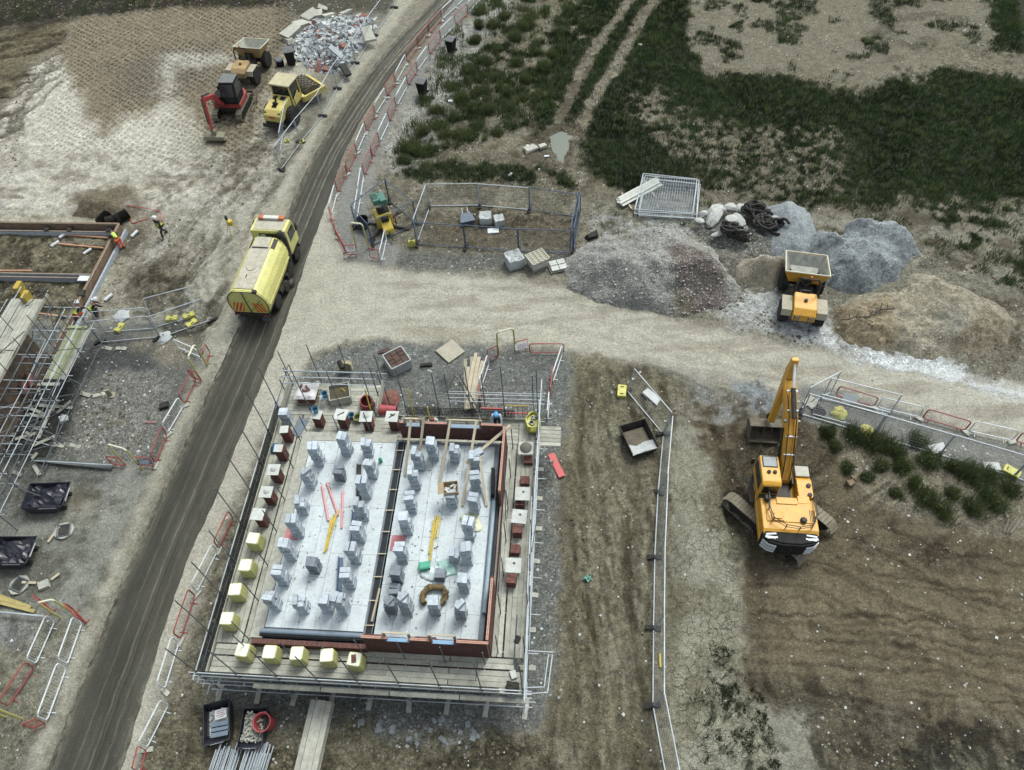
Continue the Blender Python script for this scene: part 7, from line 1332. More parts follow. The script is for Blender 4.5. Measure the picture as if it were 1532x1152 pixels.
p = PG(674, 527); t = thing('slatted_pallet_top', 'pale slatted timber panel lying flat on the stone behind the plot', 'pallet', (p.x, p.y, .0), R_(38)); pallet(t, 0, 1.25, 1.25, PLY, 11)
def brickbag(px, py):
 p = PG(px, py); t = thing('brick_bag', 'open white bag of dark brown bricks behind the plot', 'brick bag', p, .5)
 part(t, 'bag_side', BAG, lambda q: [q.box((x, y, .38), d) for x, y, d in ((-.62, 0, (.08, 1.25, .76)), (.62, 0, (.08, 1.25, .76)), (0, -.62, (1.25, .08, .76)), (0, .62, (1.25, .08, .76)))], bev=.03)
 for i in range(3):
  for j in range(4): part(t, 'brick_pack', mat('dark_brown_brick', S(88, 68, 58), .9, per=.15), lambda q, i=i, j=j: q.box(((i - 1) * .38, (j - 1.5) * .28, .5 + .02 * ((i + j) % 3)), (.35, .25, .4)))
brickbag(596, 546)
for i in range(5): stick((566 + i * 4, 528 - i), (582 + i * 2, 522 + i), .05 + i * .03, .05, 0, mat('dark_brown_brick', S(88, 68, 58), .9), 'dark_offcut', f'dark brown offcut left of the brick bag, {ORD[i]} of the little heap', 'offcut', 'offcuts by the brick bag', boxy=(.2, .1))
fence_foot((638, 547), 0, 'black rubber fence foot lying alone behind the plot', 'stray feet')
p = P(519, 554, 0); q = MB(); [q.box(((l % 2 + i * 2 - 2.5) * .2 * .6, 0, .05 + l * .09), (.22, .25, .08)) for l in range(9) for i in range(3)]; tag(q.build('buff_block_pile', [mat('buff_brick', S(170, 156, 124), .9, var=.2)], None, (p.x, p.y, .55 - .55), R_(-6) and (0, 0, R_(-6))), 'pile of buff bricks just behind the loading bay', 'brick stack')
stick((507, 540), (513, 551), .9, .8, .14, BLACK, 'black_roll', 'black roll on top of the buff brick pile', 'roll')
blob('red_debris', 582, 598, 0, .6, .25, BRICKL, 'small heap of broken red brick behind the back deck', 'brick rubble', seed=21)
stick((531, 546 + 50), (569, 545), .1, .1, 0, PANELW, 'white_batten', 'thin white batten lying on the stone behind the loading bay', 'batten', boxy=(.07, .04)) if False else None
p = PG(699, 332); t = thing('blue_tipping_box', 'small blue metal scoop inside the mesh pen', 'scoop', p, .2); t.scale = (.7, .7, .7); part(t, 'scoop', mat('scoop_blue', S(62, 88, 112), .5, dust=.3), lambda q: (q.hexa([(-.5, -.5, .05), (.5, -.5, .05), (.4, .4, .05), (-.4, .4, .05), (-.75, -.6, .6), (.75, -.6, .6), (.5, .5, .75), (-.5, .5, .75)]),)); part(t, 'fork', GALV, lambda q: [q.bar((x, .4, .5), (x * .9 + .1, 1.5, .5), .06, .06) for x in (-.3, .3)])
for i, (px, py, lb) in enumerate(((727, 332, 'left'), (747, 335, 'right'))): p = PG(px, py); t = thing('grey_bag', f'grey bag in the middle of the mesh pen, {lb} one of two', 'bag', p, .2 * i); part(t, 'bag', BAG, lambda q: bagf(q, .85 - .15 * i, .6, 5 + i), smooth=True)
p = PG(738, 346); q = MB(); q.box((0, 0, .05), (.75, .45, .08)); tag(q.build('white_slab', [WHT], None, p, (0, 0, 0)), 'white slab lying on the mud inside the mesh pen', 'slab')
p = PG(722, 400 - 14);
p = PG(545, 340); t = thing('black_bucket', 'black tub standing by the small blue pen', 'tub', p, 0); part(t, 'tub', DKPL, lambda q: q.lathe([(.33, 0), (.38, .75), (.42, .78), (.36, .76), (.30, .1)], n=16), smooth=True)
p = PG(349, 350); t = thing('survey_tripod', 'yellow wooden survey tripod standing on the pale ground left of the lorry', 'tripod', p, .2)
for a in (0.3, 2.4, 4.5): part(t, 'leg', YELP, lambda q, a=a: q.tube((0, 0, 1.45), (math.cos(a) * .55, math.sin(a) * .55, .0), .025))
part(t, 'head', DKST, lambda q: (q.lathe([(.09, 1.42), (.09, 1.5)], n=12), q.box((0, 0, 1.6), (.16, .2, .2)))); part(t, 'yellow_case', YELB, lambda q: q.lathe([(.16, 1.0), (.22, 1.15), (.16, 1.35)], (.15, -.1, 0), n=12), smooth=True)
p0 = P(944, 296, .15)
t = thing('white_plank_bundle', 'bundle of white planks sticking out from under the fence panel pile', 'planks', (p0.x, p0.y, 0), R_(-58))
for i in range(7): part(t, 'plank', mat('white_timber', S(204, 202, 186), .8, var=.15, per=.1), lambda q, i=i: q.box((-.35 + (i % 4) * .22, .8 + random.uniform(-.15, .15), .22 + (i // 4) * .09), (.2, 3.6, .07)))
part(t, 'bearer', TIMB, lambda q: (q.box((0, -.4, .09), (1.8, .12, .12), rz=-.3), q.box((0, 1.7, .09), (1.8, .12, .12), rz=-.3)))
# ================================================================== HEAPS
def heap(name, poly, h, col, label, cat='heap', gr=.8, rou=.6, prof=.8, patches=(), craters=(), seed=1, flat=None, rough=.12, step=.16, z0=-.12, dim=0):
 wp = WP(poly); xs = [a for a, b in wp]; ys = [b for a, b in wp]
 x = np.arange(min(xs) - .6, max(xs) + .6, step); y = np.arange(min(ys) - .6, max(ys) + .6, step); HX, HY = np.meshgrid(x, y)
 a_ = (fbm(HX, HY, .5, 4, seed) - .5) * 1.4; b_ = (fbm(HX, HY, .5, 4, seed + 9) - .5) * 1.4
 d = sdist(HX + a_, HY + b_, wp); mx_ = d.max(); t = np.clip(d / mx_, 0, 1)
 base = t ** prof;
 if flat: base = np.minimum(base, flat) / flat
 Zh = h * (base * (1 - .18 * (1 - base))) + (fbm(HX, HY, 1.2, 4, seed + 3) - .5) * rough * 3 * np.clip(d / .8, 0, 1) + (fbm(HX, HY, 4, 2, seed + 4) - .5) * rough * np.clip(d / .4, 0, 1)
 TT = np.empty(HX.shape + (3,)); TT[:] = S(*col); G = np.full(HX.shape, float(gr))
 for (pp, c2, op) in patches: k = (sst(sdist(HX + a_ * 1.3, HY + b_ * 1.3, WP(pp, h * .5)), -.3, .5) * op)[..., None]; TT = TT * (1 - k) + np.array(S(*c2)) * k
 for (cx_, cy_, r_, dp) in craters: c = P(cx_, cy_, h * .6); dd = np.hypot(HX - c.x + a_ * .3, (HY - c.y + b_ * .3) * .8); Zh -= dp * (1 - sst(dd, r_ * .3, r_)); Zh += dp * .25 * (1 - sst(np.abs(dd - r_ * 1.1), 0, r_ * .4))
 Zh = np.where(d > 0, np.maximum(Zh, 0), d * .8) + z0; keep = d > -.35
 c = Vector((sum(xs) / len(xs), sum(ys) / len(ys), 0)); ny_, nx_ = HX.shape; id_ = np.arange(ny_ * nx_).reshape(ny_, nx_)
 km = keep[:-1, :-1] & keep[:-1, 1:] & keep[1:, 1:] & keep[1:, :-1]; Fq = np.stack([id_[:-1, :-1][km], id_[:-1, 1:][km], id_[1:, 1:][km], id_[1:, :-1][km]], -1)
 uq, inv = np.unique(Fq, return_inverse=True); V = np.stack([HX.ravel() - c.x, HY.ravel() - c.y, Zh.ravel()], -1)[uq]
 me = npmesh(name, V, inv.reshape(Fq.shape), SOIL, surface_attrs(TT.reshape(-1, 3)[uq], G.ravel()[uq], dim, 0, rou), True)
 o = obj(name, me, None, c); tag(o, label, cat); return o, (HX, HY, Zh, d)
def on_heap(hp, x, y):
 HX, HY, Zh, d = hp[1]; i = int(round((y - HY[0, 0]) / (HY[1, 0] - HY[0, 0]))); j = int(round((x - HX[0, 0]) / (HX[0, 1] - HX[0, 0])))
 i = min(max(i, 0), Zh.shape[0] - 1); j = min(max(j, 0), Zh.shape[1] - 1); return float(Zh[i, j]), float(d[i, j])
hg = heap('gravel_heap', [(846, 432), (850, 400), (868, 374), (900, 354), (960, 346), (1015, 352), (1064, 372), (1100, 402), (1114, 440), (1090, 462), (1030, 474), (960, 466), (890, 448)], 2.2, (178, 174, 162), 'largest heap of grey gravel with a reddish brown side, beside the haul track', gr=1.0, rou=.4, prof=.75, patches=[([(1000, 380), (1050, 372), (1090, 400), (1105, 440), (1080, 465), (1030, 470), (1000, 420)], (126, 110, 100), .85), ([(920, 345), (960, 345), (960, 365), (920, 365)], (128, 118, 96), .7), ([(1000, 430), (1040, 440), (1030, 475), (1000, 470)], (140, 128, 100), .6)], seed=2, rough=.22, flat=.72)
heap('shingle_heap', [(1030, 400), (1060, 380), (1110, 378), (1150, 392), (1130, 420), (1100, 440), (1060, 430)], 1.1, (140, 134, 120), 'low dark shingle heap joining the gravel heap to the small sand heap', gr=1, rou=.9, seed=40, rough=.18)
heap('chalk_heap', [(1100, 440), (1150, 430), (1200, 445), (1240, 470), (1230, 500), (1160, 480), (1110, 470)], .35, (206, 205, 196), 'low spread of pale chalk around the wheels of the yellow dumper', gr=.4, rou=.9, seed=41, rough=.1, z0=-.1)
hw = heap('pale_heap', [(1134, 330), (1146, 306), (1176, 300), (1208, 314), (1222, 350), (1218, 380), (1180, 392), (1146, 376)], 1.3, (176, 180, 178), 'pale blue grey heap of fine stone behind the yellow dumper', gr=.25, rou=.5, seed=4)
hgr = heap('grey_heap', [(1206, 365), (1225, 345), (1270, 335), (1325, 342), (1362, 362), (1388, 388), (1350, 402), (1338, 424), (1300, 438), (1250, 436), (1215, 412)], 1.7, (168, 171, 168), 'blue grey heap of crusher dust with two dark hollows, right of the dumper', gr=.3, rou=.8, flat=.6, craters=[(1272, 345, 1.5, .8), (1318, 358, 1.6, .95)], patches=[([(1330, 335), (1380, 360), (1390, 395), (1350, 395)], (160, 164, 160), .8), ([(1255, 325), (1300, 325), (1300, 345), (1260, 345)], (104, 110, 114), .6)], seed=6, rough=.16)
hs = heap('sand_heap', [(1088, 410), (1096, 392), (1130, 384), (1170, 386), (1196, 402), (1192, 424), (1150, 438), (1104, 428)], 1.8, (184, 172, 146), 'small rounded sand heap left of the yellow dumper', gr=.2, rou=.5, seed=8)
hb_ = heap('brown_sand_heap', [(1246, 452), (1290, 438), (1340, 434), (1370, 412), (1430, 422), (1484, 446), (1514, 480), (1512, 516), (1470, 542), (1400, 538), (1330, 528), (1270, 520), (1248, 494)], 1.0, (180, 169, 144), 'broad flat topped heap of brown sand at the right behind the haul track', gr=.2, rou=.8, flat=.5, patches=[([(1246, 445), (1340, 440), (1345, 520), (1250, 510)], (164, 144, 112), .8), ([(1400, 470), (1440, 470), (1450, 510), (1410, 505)], (134, 134, 124), .6), ([(1470, 470), (1520, 480), (1515, 520), (1440, 545), (1430, 510)], (140, 124, 98), .6)], seed=10, rough=.24, craters=[(1360, 455, 2.2, .25)])
hd_ = heap('debris_heap', [(1030, 345), (1060, 332), (1110, 334), (1150, 345), (1175, 375), (1150, 392), (1100, 388), (1050, 375)], .8, (138, 136, 124), 'low heap of mixed debris under the pale boulders behind the gravel heap', gr=1.0, rou=.8, seed=12)
hl = heap('spoil_heap', [(108, 318), (120, 300), (150, 292), (190, 298), (205, 318), (180, 330), (130, 330)], .8, (126, 114, 92), 'brown spoil heap behind the new foundation walls at the left', gr=.2, rou=.9, seed=14)
hr_ = heap('rubble_base', [(438, 78), (444, 48), (470, 30), (520, 22), (560, 28), (560, 50), (530, 85), (505, 112), (470, 108)], .8, (96, 93, 86), 'x', gr=1, rou=.8, seed=16)
def chunk(name, m, seed, el=(1, .75, .6)):
 r2 = random.Random(seed); q = MB(); p = [Vector((sx * .5 * el[0], sy * .5 * el[1], sz * .5 * el[2])) * (1 + r2.uniform(-.28, .2)) for sz in (-1, 1) for sx, sy in ((-1, -1), (1, -1), (1, 1), (-1, 1))]
 q.hexa(p); return q.mesh(name, m)
RM = [mat('rubble_white', S(206, 204, 196), .9, var=.15), mat('rubble_blue_grey', S(164, 168, 168), .9, var=.15), mat('rubble_grey', S(142, 144, 140), .9, var=.2), mat('rubble_red', S(140, 94, 82), .9, var=.2), mat('rubble_dark', S(92, 90, 84), .9)]
rb = hr_[0]; rb['label'] = 'heap of broken white, blue grey and red building rubble beside the road at the top'; rb['category'] = 'rubble heap'; rb.name = 'rubble_heap'
ch = [chunk('rubble_chunk', RM[k], 30 + k) for k in range(5)]
HX, HY, Zh, d = hr_[1]; cen = rb.location; cnt = 0; q = MB(); tries = 0
while cnt < 2600 and tries < 20000:
 tries += 1; x = random.uniform(HX.min(), HX.max()); y = random.uniform(HY.min(), HY.max()); z, dd = on_heap(hr_, x, y)
 if dd < -.1: continue
 nn_ = float(vnoise(np.array([x * .7]), np.array([y * .7]), 5)[0]); w_ = [5, 4.5, 3, 3.0 if nn_ > .6 else .4, .6]; k = random.choices(range(5), w_)[0]; s = random.choice([.12, .16, .2, .26, .36]) * random.uniform(.8, 1.2)
 E_ = Euler((random.uniform(-.7, .7), random.uniform(-.7, .7), random.uniform(0, 6.3)))
 if cnt < 260:
  o = obj('rubble_chunk', ch[k], rb, (x - cen.x, y - cen.y, z + s * .2), E_); o.scale = (s * 1.5,) * 3
 else: q.box((x - cen.x, y - cen.y, z + s * .15), (s, s * .7, s * .55), M=E_.to_matrix(), m=k)
 cnt += 1
q.build('small_rubble', RM, rb)['kind'] = 'stuff'
for i, (px, py, s) in enumerate([(466, 28, 1.3), (477, 24, 1.0), (492, 26, .9), (518, 22, 1.0), (484, 14, .7), (474, 36, .9), (452, 40, 1.2), (438, 52, 1.4), (433, 62, .9)]):
 p = PG(px, py); o = obj('concrete_lump', chunk('concrete_lump', CONC, 60 + i, (1.2, .7, .4)), None, (p.x, p.y, s * .15), (random.uniform(-.2, .2), random.uniform(-.2, .2), random.uniform(0, 3))); o.scale = (s,) * 3; tag(o, f'pale concrete lump at the back edge of the rubble, {ORD[i]} of the row', 'concrete lump', 'lumps behind the rubble')
def slab(px, py, z, d, rz, tilt, lb, m=CONC): p = P(px, py, z); o = obj('broken_slab', chunk('broken_slab', m, hash(lb) % 97, (1, 1, 1)), None, p, (tilt, tilt * .5, rz)); o.scale = d; tag(o, lb, 'slab'); return o
slab(550, 50, .9, (.9, 1.5, .15), .4, .3, 'pale broken slab lying on the right edge of the rubble'); slab(503, 78, .9, (.5, 2.0, .2), .7, .1, 'long blue grey kerb lying in the rubble', RM[1]); slab(517, 105, .5, (.5, 1.6, .3), .4, .1, 'black length of pipe at the near edge of the rubble', BLACK)
def boulder(px, py, z, s, seed, label, m=None, sq=(1, .7, .6), rz=0, tilt=0.2):
 import bmesh
 bm = bmesh.new(); bmesh.ops.create_icosphere(bm, subdivisions=2, radius=1); r2 = random.Random(seed); off = [Vector((r2.uniform(-1, 1), r2.uniform(-1, 1), r2.uniform(-1, 1))).normalized() for _ in range(9)]
 for v in bm.verts:
  k = 1 + r2.uniform(-.06, .06) + sum(.24 * max(0, v.co.dot(o_)) ** 4 * (1 if i % 2 else -1.2) for i, o_ in enumerate(off)); v.co = Vector((v.co.x * sq[0], v.co.y * sq[1], v.co.z * sq[2])) * k * s
 me = bpy.data.meshes.new('boulder'); bm.to_mesh(me); bm.free(); me.materials.append(m or mat('pale_sack', S(184, 182, 172), .85, var=.25, bump=.5, bscale=6, scale=3))
 p = P(px, py, z); o = obj('boulder' if m is None else 'lump', me, None, (p.x, p.y, z + .1), (tilt, 0, rz)); return tag(o, label, 'boulder')
BL = [(1067, 324, .95, (.6, 1.1, .5), 'tall pale smooth boulder standing at the left of the debris heap'), (1090, 334, .7, (.8, .7, .6), 'pale angular boulder in the middle of the debris heap'), (1104, 332, .65, (.7, .8, .5), 'pale pointed boulder right of the middle one on the debris heap'), (1052, 322, .4, (1, .7, .6), 'small white boulder left of the tall one'), (1094, 312, .55, (1, .7, .6), 'white boulder behind the middle of the debris heap'), (1108, 316, .5, (1, .8, .6), 'white boulder at the right back of the debris heap'), (1080, 316, .35, (1, .8, .7), 'fist shaped pale stone between the tall boulder and the back ones'), (1074, 352, .5, (1.1, .4, .4), 'long pale stone on the near slope of the debris heap'), (1086, 348, .5, (1.1, .5, .5), 'grey pale stone beside the long one on the near slope'), (1046, 331, .35, (1.2, .7, .4), 'flat pale stone at the left foot of the debris heap'), (1160, 330, .4, (1.2, .6, .5), 'white stone beside the right black coil')]
for i, (px, py, s, sq, lb) in enumerate(BL): boulder(px, py, .45, s, 100 + i, lb, sq=sq, rz=random.uniform(-.6, .6))
for i, (px, py, r, fl, lb) in enumerate([(1135, 322, 1.3, .55, 'black crumpled plastic pipe heap, farther of the two large ones'), (1152, 339, 1.25, .6, 'black crumpled plastic pipe heap, nearer of the two large ones'), (1100, 350, 1.1, .35, 'narrow black strip of plastic at the front of the debris heap')]):
 p = P(px, py, .5); t = thing('black_pipe_heap', lb, 'pipe heap', (p.x, p.y, .3), -.5); r2 = random.Random(i)
 for k in range(14):
  q = MB(); cx_, cy_ = r2.uniform(-.5, .5) * r, r2.uniform(-.4, .4) * r * fl * 2; pts = [(cx_ + math.cos(a) * r * .45 + r2.uniform(-.1, .1), cy_ + math.sin(a) * r * .4 * (fl + .3), .15 + .05 * k + r2.uniform(-.08, .1)) for a in np.linspace(r2.uniform(0, 3), r2.uniform(4, 7), 9)]
  q.path(pts, .1, 6); q.build('pipe_coil', BLACK, t)
slab(885, 354, .1, (.8, .4, .5), .4, .2, 'black lump of rubber at the far left of the gravel heap', BLACK)
# ================================================================== LOOSE STONES, CLODS
def in_view(x, y):
 d = ROT.transposed() @ Vector((0, 0, 1))
 return True
def scatter(n, M_, pw=1.0, lim=None, seed=3):
 r2 = np.random.default_rng(seed); x = r2.uniform(-52, 52, n * 6); y = r2.uniform(4, 84, n * 6)
 ok = np.abs(x) < 24 + (y - 4) * .37; x, y = x[ok], y[ok]; k = samp(M_, x, y) ** pw; a = r2.random(len(x)) < k; return x[a][:n], y[a][:n]
def stones(name, x, y, smin, smax, m, label=None, seed=5, squash=.6, zf=None):
 r2 = np.random.default_rng(seed); n = len(x); s = smin + (smax - smin) * r2.random(n) ** 3
 base = np.array([[1, 0, 0], [0, 1, 0], [-1, 0, 0], [0, -1, 0], [0, 0, 1]], float); V = np.repeat(base[None], n, 0) * (1 + r2.uniform(-.35, .35, (n, 5, 1)))
 V[:, :, 2] *= squash; th = r2.uniform(0, 6.28, n); c, s_ = np.cos(th)[:, None], np.sin(th)[:, None]
 X_ = V[:, :, 0] * c - V[:, :, 1] * s_; Y_ = V[:, :, 0] * s_ + V[:, :, 1] * c; z = samp(_HX, x, y) if zf is None else zf
 V = np.stack([X_ * s[:, None] + x[:, None], Y_ * s[:, None] + y[:, None], V[:, :, 2] * s[:, None] + (z + s * .08)[:, None]], -1).reshape(-1, 3)
 f = np.array([[0, 1, 4], [1, 2, 4], [2, 3, 4], [3, 0, 4]]); Fs = (f[None] + (np.arange(n) * 5)[:, None, None]).reshape(-1, 3)
 rc_ = np.repeat(r2.random(n), 5); me = npmesh(name, V, Fs, m, {'shade': ('FLOAT', rc_)}); o = obj(name, me); o['kind'] = 'stuff'; return o
def shade_mat(name, c0, c1, rough=.9, trans=False):
 m = bpy.data.materials.new(name); m.use_nodes = True; N = m.node_tree.nodes; Lk = m.node_tree.links; b = N['Principled BSDF']; b.inputs['Roughness'].default_value = rough; b.inputs['Specular IOR Level'].default_value = .2
 a = N.new('ShaderNodeAttribute'); a.attribute_name = 'shade'; mx = N.new('ShaderNodeMix'); mx.data_type = 'RGBA'; Lk.new(a.outputs['Fac'], mx.inputs[0]); mx.inputs[6].default_value = (*c0, 1); mx.inputs[7].default_value = (*c1, 1); Lk.new(mx.outputs[2], b.inputs['Base Color'])
 if trans:
  t = N.new('ShaderNodeBsdfTranslucent'); Lk.new(mx.outputs[2], t.inputs[0]); ms = N.new('ShaderNodeMixShader'); ms.inputs[0].default_value = .25; Lk.new(b.outputs[0], ms.inputs[1]); Lk.new(t.outputs[0], ms.inputs[2]); Lk.new(ms.outputs[0], N['Material Output'].inputs[0])
 return m
_dr = ldist(X, Y, rcw)[5:-5, 5:-5]; _nr = (_dr > 2.4)
_cl = fbm(X, Y, .9, 3, 123)[5:-5, 5:-5]
x, y = scatter(42000, np.clip(_VX * .8 * _nr * (1 - _GX) * sst(_cl, .3, .6), 0, 1), 1.6); stones('loose_stones', x, y, .015, .085, shade_mat('stone', S(104, 104, 98), S(208, 207, 198)))
x, y = scatter(3600, np.clip(_nr * (1 - _GX) * (.15 + .3 * _VX), 0, 1), 1, seed=8); stones('loose_pebbles', x, y, .02, .07, shade_mat('pebble', S(150, 146, 132), S(216, 214, 206)), seed=9)
x, y = scatter(30000, np.clip(_nr * (1 - _GX) * sst(_RX, .5, 1.0) * sst(_cl, .44, .64), 0, 1), 1, seed=12); stones('soil_clods', x, y, .04, .13, shade_mat('clod', S(72, 65, 50), S(122, 112, 88)), seed=13, squash=.7)
for (hp, n, c0, c1, sd) in ((hg, 5200, (128, 124, 116), (190, 187, 178), 1), (hd_, 1400, (80, 78, 70), (206, 202, 190), 2), (hgr, 700, (110, 118, 124), (190, 194, 192), 3), (hb_, 500, (110, 90, 64), (180, 170, 144), 4)):
 HX, HY, Zh, d = hp[1]; ok = np.argwhere(d > .1); pk = ok[rng.integers(0, len(ok), n)]; xx_ = HX[pk[:, 0], pk[:, 1]] + rng.uniform(-.08, .08, n); yy_ = HY[pk[:, 0], pk[:, 1]] + rng.uniform(-.08, .08, n)
 o = stones('heap_stones', xx_ - hp[0].location.x, yy_ - hp[0].location.y, .02, .075, shade_mat('heap_stone', S(*c0), S(*c1)), seed=sd, zf=Zh[pk[:, 0], pk[:, 1]]); o.parent = hp[0]
# ================================================================== PLANTS
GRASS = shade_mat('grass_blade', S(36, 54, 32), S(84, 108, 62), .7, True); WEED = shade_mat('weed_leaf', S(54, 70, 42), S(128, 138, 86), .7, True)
def blades(name, x, y, z, hmin, hmax, per, spread, wd, m, seed=1, parent=None, tone=None, lean=.5, kind='stuff'):
 r2 = np.random.default_rng(seed); n = len(x); N_ = n * per; bx_ = np.repeat(x, per) + r2.normal(0, spread, N_); by_ = np.repeat(y, per) + r2.normal(0, spread, N_); bz = np.repeat(z, per)
 h = r2.uniform(hmin, hmax, N_); a = r2.uniform(0, 6.28, N_); ca, sa = np.cos(a), np.sin(a); l = r2.uniform(.1, 1, N_) * lean * h; w2 = wd * r2.uniform(.6, 1.4, N_)
 b2 = r2.uniform(0, 6.28, N_); cb, sb = np.cos(b2), np.sin(b2)
 v0 = np.stack([bx_ - cb * w2, by_ - sb * w2, bz - .02], -1); v1 = np.stack([bx_ + cb * w2, by_ + sb * w2, bz - .02], -1); v2 = np.stack([bx_ + ca * l, by_ + sa * l, bz + h], -1)
 V = np.stack([v0, v1, v2], 1).reshape(-1, 3); Fs = np.arange(N_ * 3).reshape(-1, 3)
 t = np.repeat(tone if tone is not None else r2.random(n), per) * .7 + r2.random(N_) * .3; t = np.clip(np.stack([t * .7, t * .7, t * 1.15], 1), 0, 1).ravel()
 me = npmesh(name, V, Fs, m, {'shade': ('FLOAT', t)}); o = obj(name, me, parent)
 if kind: o['kind'] = kind
 return o
x, y = scatter(75000, np.clip(_GX * _nr, 0, 1), 1.2, seed=20); tn = fbm(x, y, .35, 4, 31)
blades('grass', x, y, samp(_HX, x, y),   .08, .34, 5, .11, .022, GRASS, 2, tone=sst(tn, .3, .75) * .9)
x, y = scatter(2500, np.clip(_GX, 0, 1), 1, seed=24); blades('tall_grass', x, y, samp(_HX, x, y), .3, .6, 12, .12, .03, WEED, 22, tone=.5 + .5 * rng.random(len(x)))
def veg_poly(poly, n, dens_sc, thr, seed):
 wp = WP(poly); xs = [a for a, b in wp]; ys = [b for a, b in wp]; r2 = np.random.default_rng(seed); x = r2.uniform(min(xs), max(xs), n); y = r2.uniform(min(ys), max(ys), n)
 k = (sdist(x, y, wp) > 0) & (fbm(x, y, dens_sc, 4, seed) > thr); return x[k], y[k]
x, y = veg_poly([(585, 250), (600, 200), (640, 110), (700, 10), (790, -30), (900, -30), (880, 60), (840, 150), (800, 195), (720, 215), (650, 262)], 4200, .8, .53, 77)
blades('rough_weeds', x, y, samp(_HX, x, y), .25, .75, 9, .16, .03, WEED, 5, tone=fbm(x, y, .5, 3, 8))
x, y = veg_poly([(-60, -60), (450, -60), (436, 6), (240, 12), (112, 26), (-60, 50)], 1500, .8, .5, 78); blades('edge_weeds', x, y, samp(_HX, x, y), .2, .6, 8, .15, .03, WEED, 6, tone=fbm(x, y, .5, 3, 8) * .8)
x, y = veg_poly([(1230, 300), (1560, 250), (1560, 430), (1440, 400), (1380, 370)], 3500, .9, .52, 79); blades('patchy_weeds', x, y, samp(_HX, x, y), .1, .4, 7, .14, .025, WEED, 7)
x, y = veg_poly([(1060, 960), (1115, 980), (1150, 1060), (1180, 1180), (1050, 1180)], 1500, 2.0, .5, 80); blades('sparse_weeds', x, y, samp(_HX, x, y), .04, .13, 12, .055, .025, GRASS, 8)
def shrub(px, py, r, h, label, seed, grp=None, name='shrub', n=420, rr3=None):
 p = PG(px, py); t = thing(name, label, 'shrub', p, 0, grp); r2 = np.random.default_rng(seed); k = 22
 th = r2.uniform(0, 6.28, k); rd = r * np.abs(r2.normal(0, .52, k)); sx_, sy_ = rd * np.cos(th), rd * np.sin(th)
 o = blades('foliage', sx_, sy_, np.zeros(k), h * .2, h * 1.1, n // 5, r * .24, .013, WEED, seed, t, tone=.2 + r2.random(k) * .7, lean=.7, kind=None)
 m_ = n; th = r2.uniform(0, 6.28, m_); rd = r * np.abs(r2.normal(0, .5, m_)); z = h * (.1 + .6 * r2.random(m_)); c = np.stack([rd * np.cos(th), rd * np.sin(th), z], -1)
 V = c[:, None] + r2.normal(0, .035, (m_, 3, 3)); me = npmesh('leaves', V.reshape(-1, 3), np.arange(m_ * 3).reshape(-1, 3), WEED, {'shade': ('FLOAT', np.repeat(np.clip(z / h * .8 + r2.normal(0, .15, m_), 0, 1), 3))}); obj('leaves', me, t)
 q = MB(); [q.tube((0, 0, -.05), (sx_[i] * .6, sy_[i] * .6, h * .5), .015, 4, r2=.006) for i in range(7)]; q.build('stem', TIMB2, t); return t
SB = [(1240, 648, .55, .8), (1247, 668, .4, .6), (1278, 655, .8, 1.0), (1305, 662, .9, 1.1), (1326, 668, .8, 1.0), (1343, 680, .5, .7), (1375, 662, .7, .8), (1316, 700, .55, .7), (1352, 700, .6, .8), (1388, 692, .9, 1.0), (1422, 700, .7, .9), (1452, 706, .95, 1.1), (1478, 712, .6, .8), (1268, 700, .5, .5), (1366, 724, .5, .7), (1385, 744, .9, 1.0), (1404, 762, .8, .8), (1424, 740, .5, .7), (1476, 740, .8, .9), (1506, 732, .7, .9), (1455, 762, .7, .9), (1490, 758, .8, .8), (1298, 716, .4, .5), (1340, 738, .5, .5)]
SB.sort()
for i, (px, py, r, h) in enumerate(SB): shrub(px, py, r * .8, h * .85, f'green shrub on the bank below the fence right of the excavator, number {i + 1} of that bank from left to right' if False else f'{"low" if h < .75 else "tall"} green shrub on the bank right of the excavator, {(ORD + ["twenty-first", "twenty-second", "twenty-third", "twenty-fourth"])[i]} from the left', 300 + i, 'shrubs on the bank right of the excavator', n=230)
r2_ = random.Random(6)
SC2 = [(605, 238), (622, 228), (612, 222), (645, 225), (632, 200), (655, 190), (668, 205), (660, 165), (676, 178), (700, 205), (690, 150), (715, 140), (730, 165), (700, 110), (740, 120), (756, 140), (722, 95), (745, 75), (770, 95), (790, 120), (735, 40), (722, 20), (755, 25), (780, 45), (805, 65), (792, 25), (820, 20), (812, 100), (765, 165), (785, 150), (748, 200), (690, 205), (718, 42), (770, 60), (826, 85), (840, 50), (716, 188), (678, 130), (712, 65), (850, 20)]
SC2.sort()
for i, (px, py) in enumerate(SC2[:40]): shrub(px + r2_.uniform(-4, 4), py + r2_.uniform(-3, 3), r2_.uniform(.35, .75), r2_.uniform(.45, .9), f'dark green scrub bush right of the footway, {ORD[i]} from the left', 500 + i, 'scrub bushes right of the footway', n=300)
for i, (px, py) in enumerate([(674, 152), (789, 115), (790, 217), (818, 233), (764, 262), (806, 62), (958, 68)]):
 p = PG(px, py); q = MB(); q.box((0, 0, .05), (.35, .2, .06)); tag(q.build('white_litter', [WHT], None, p, (.2, .1, i)), 'scrap of white litter lying in the weeds', 'litter', 'white litter in the weeds')
for i, (px, py, s, lb) in enumerate([(793, 222, 1.0, 'pale broken slab beside the puddle, larger one'), (812, 218, .6, 'buff lump left of the puddle')]): slab(px, py, .1, (s, s * .6, .2), .5, .1, lb)
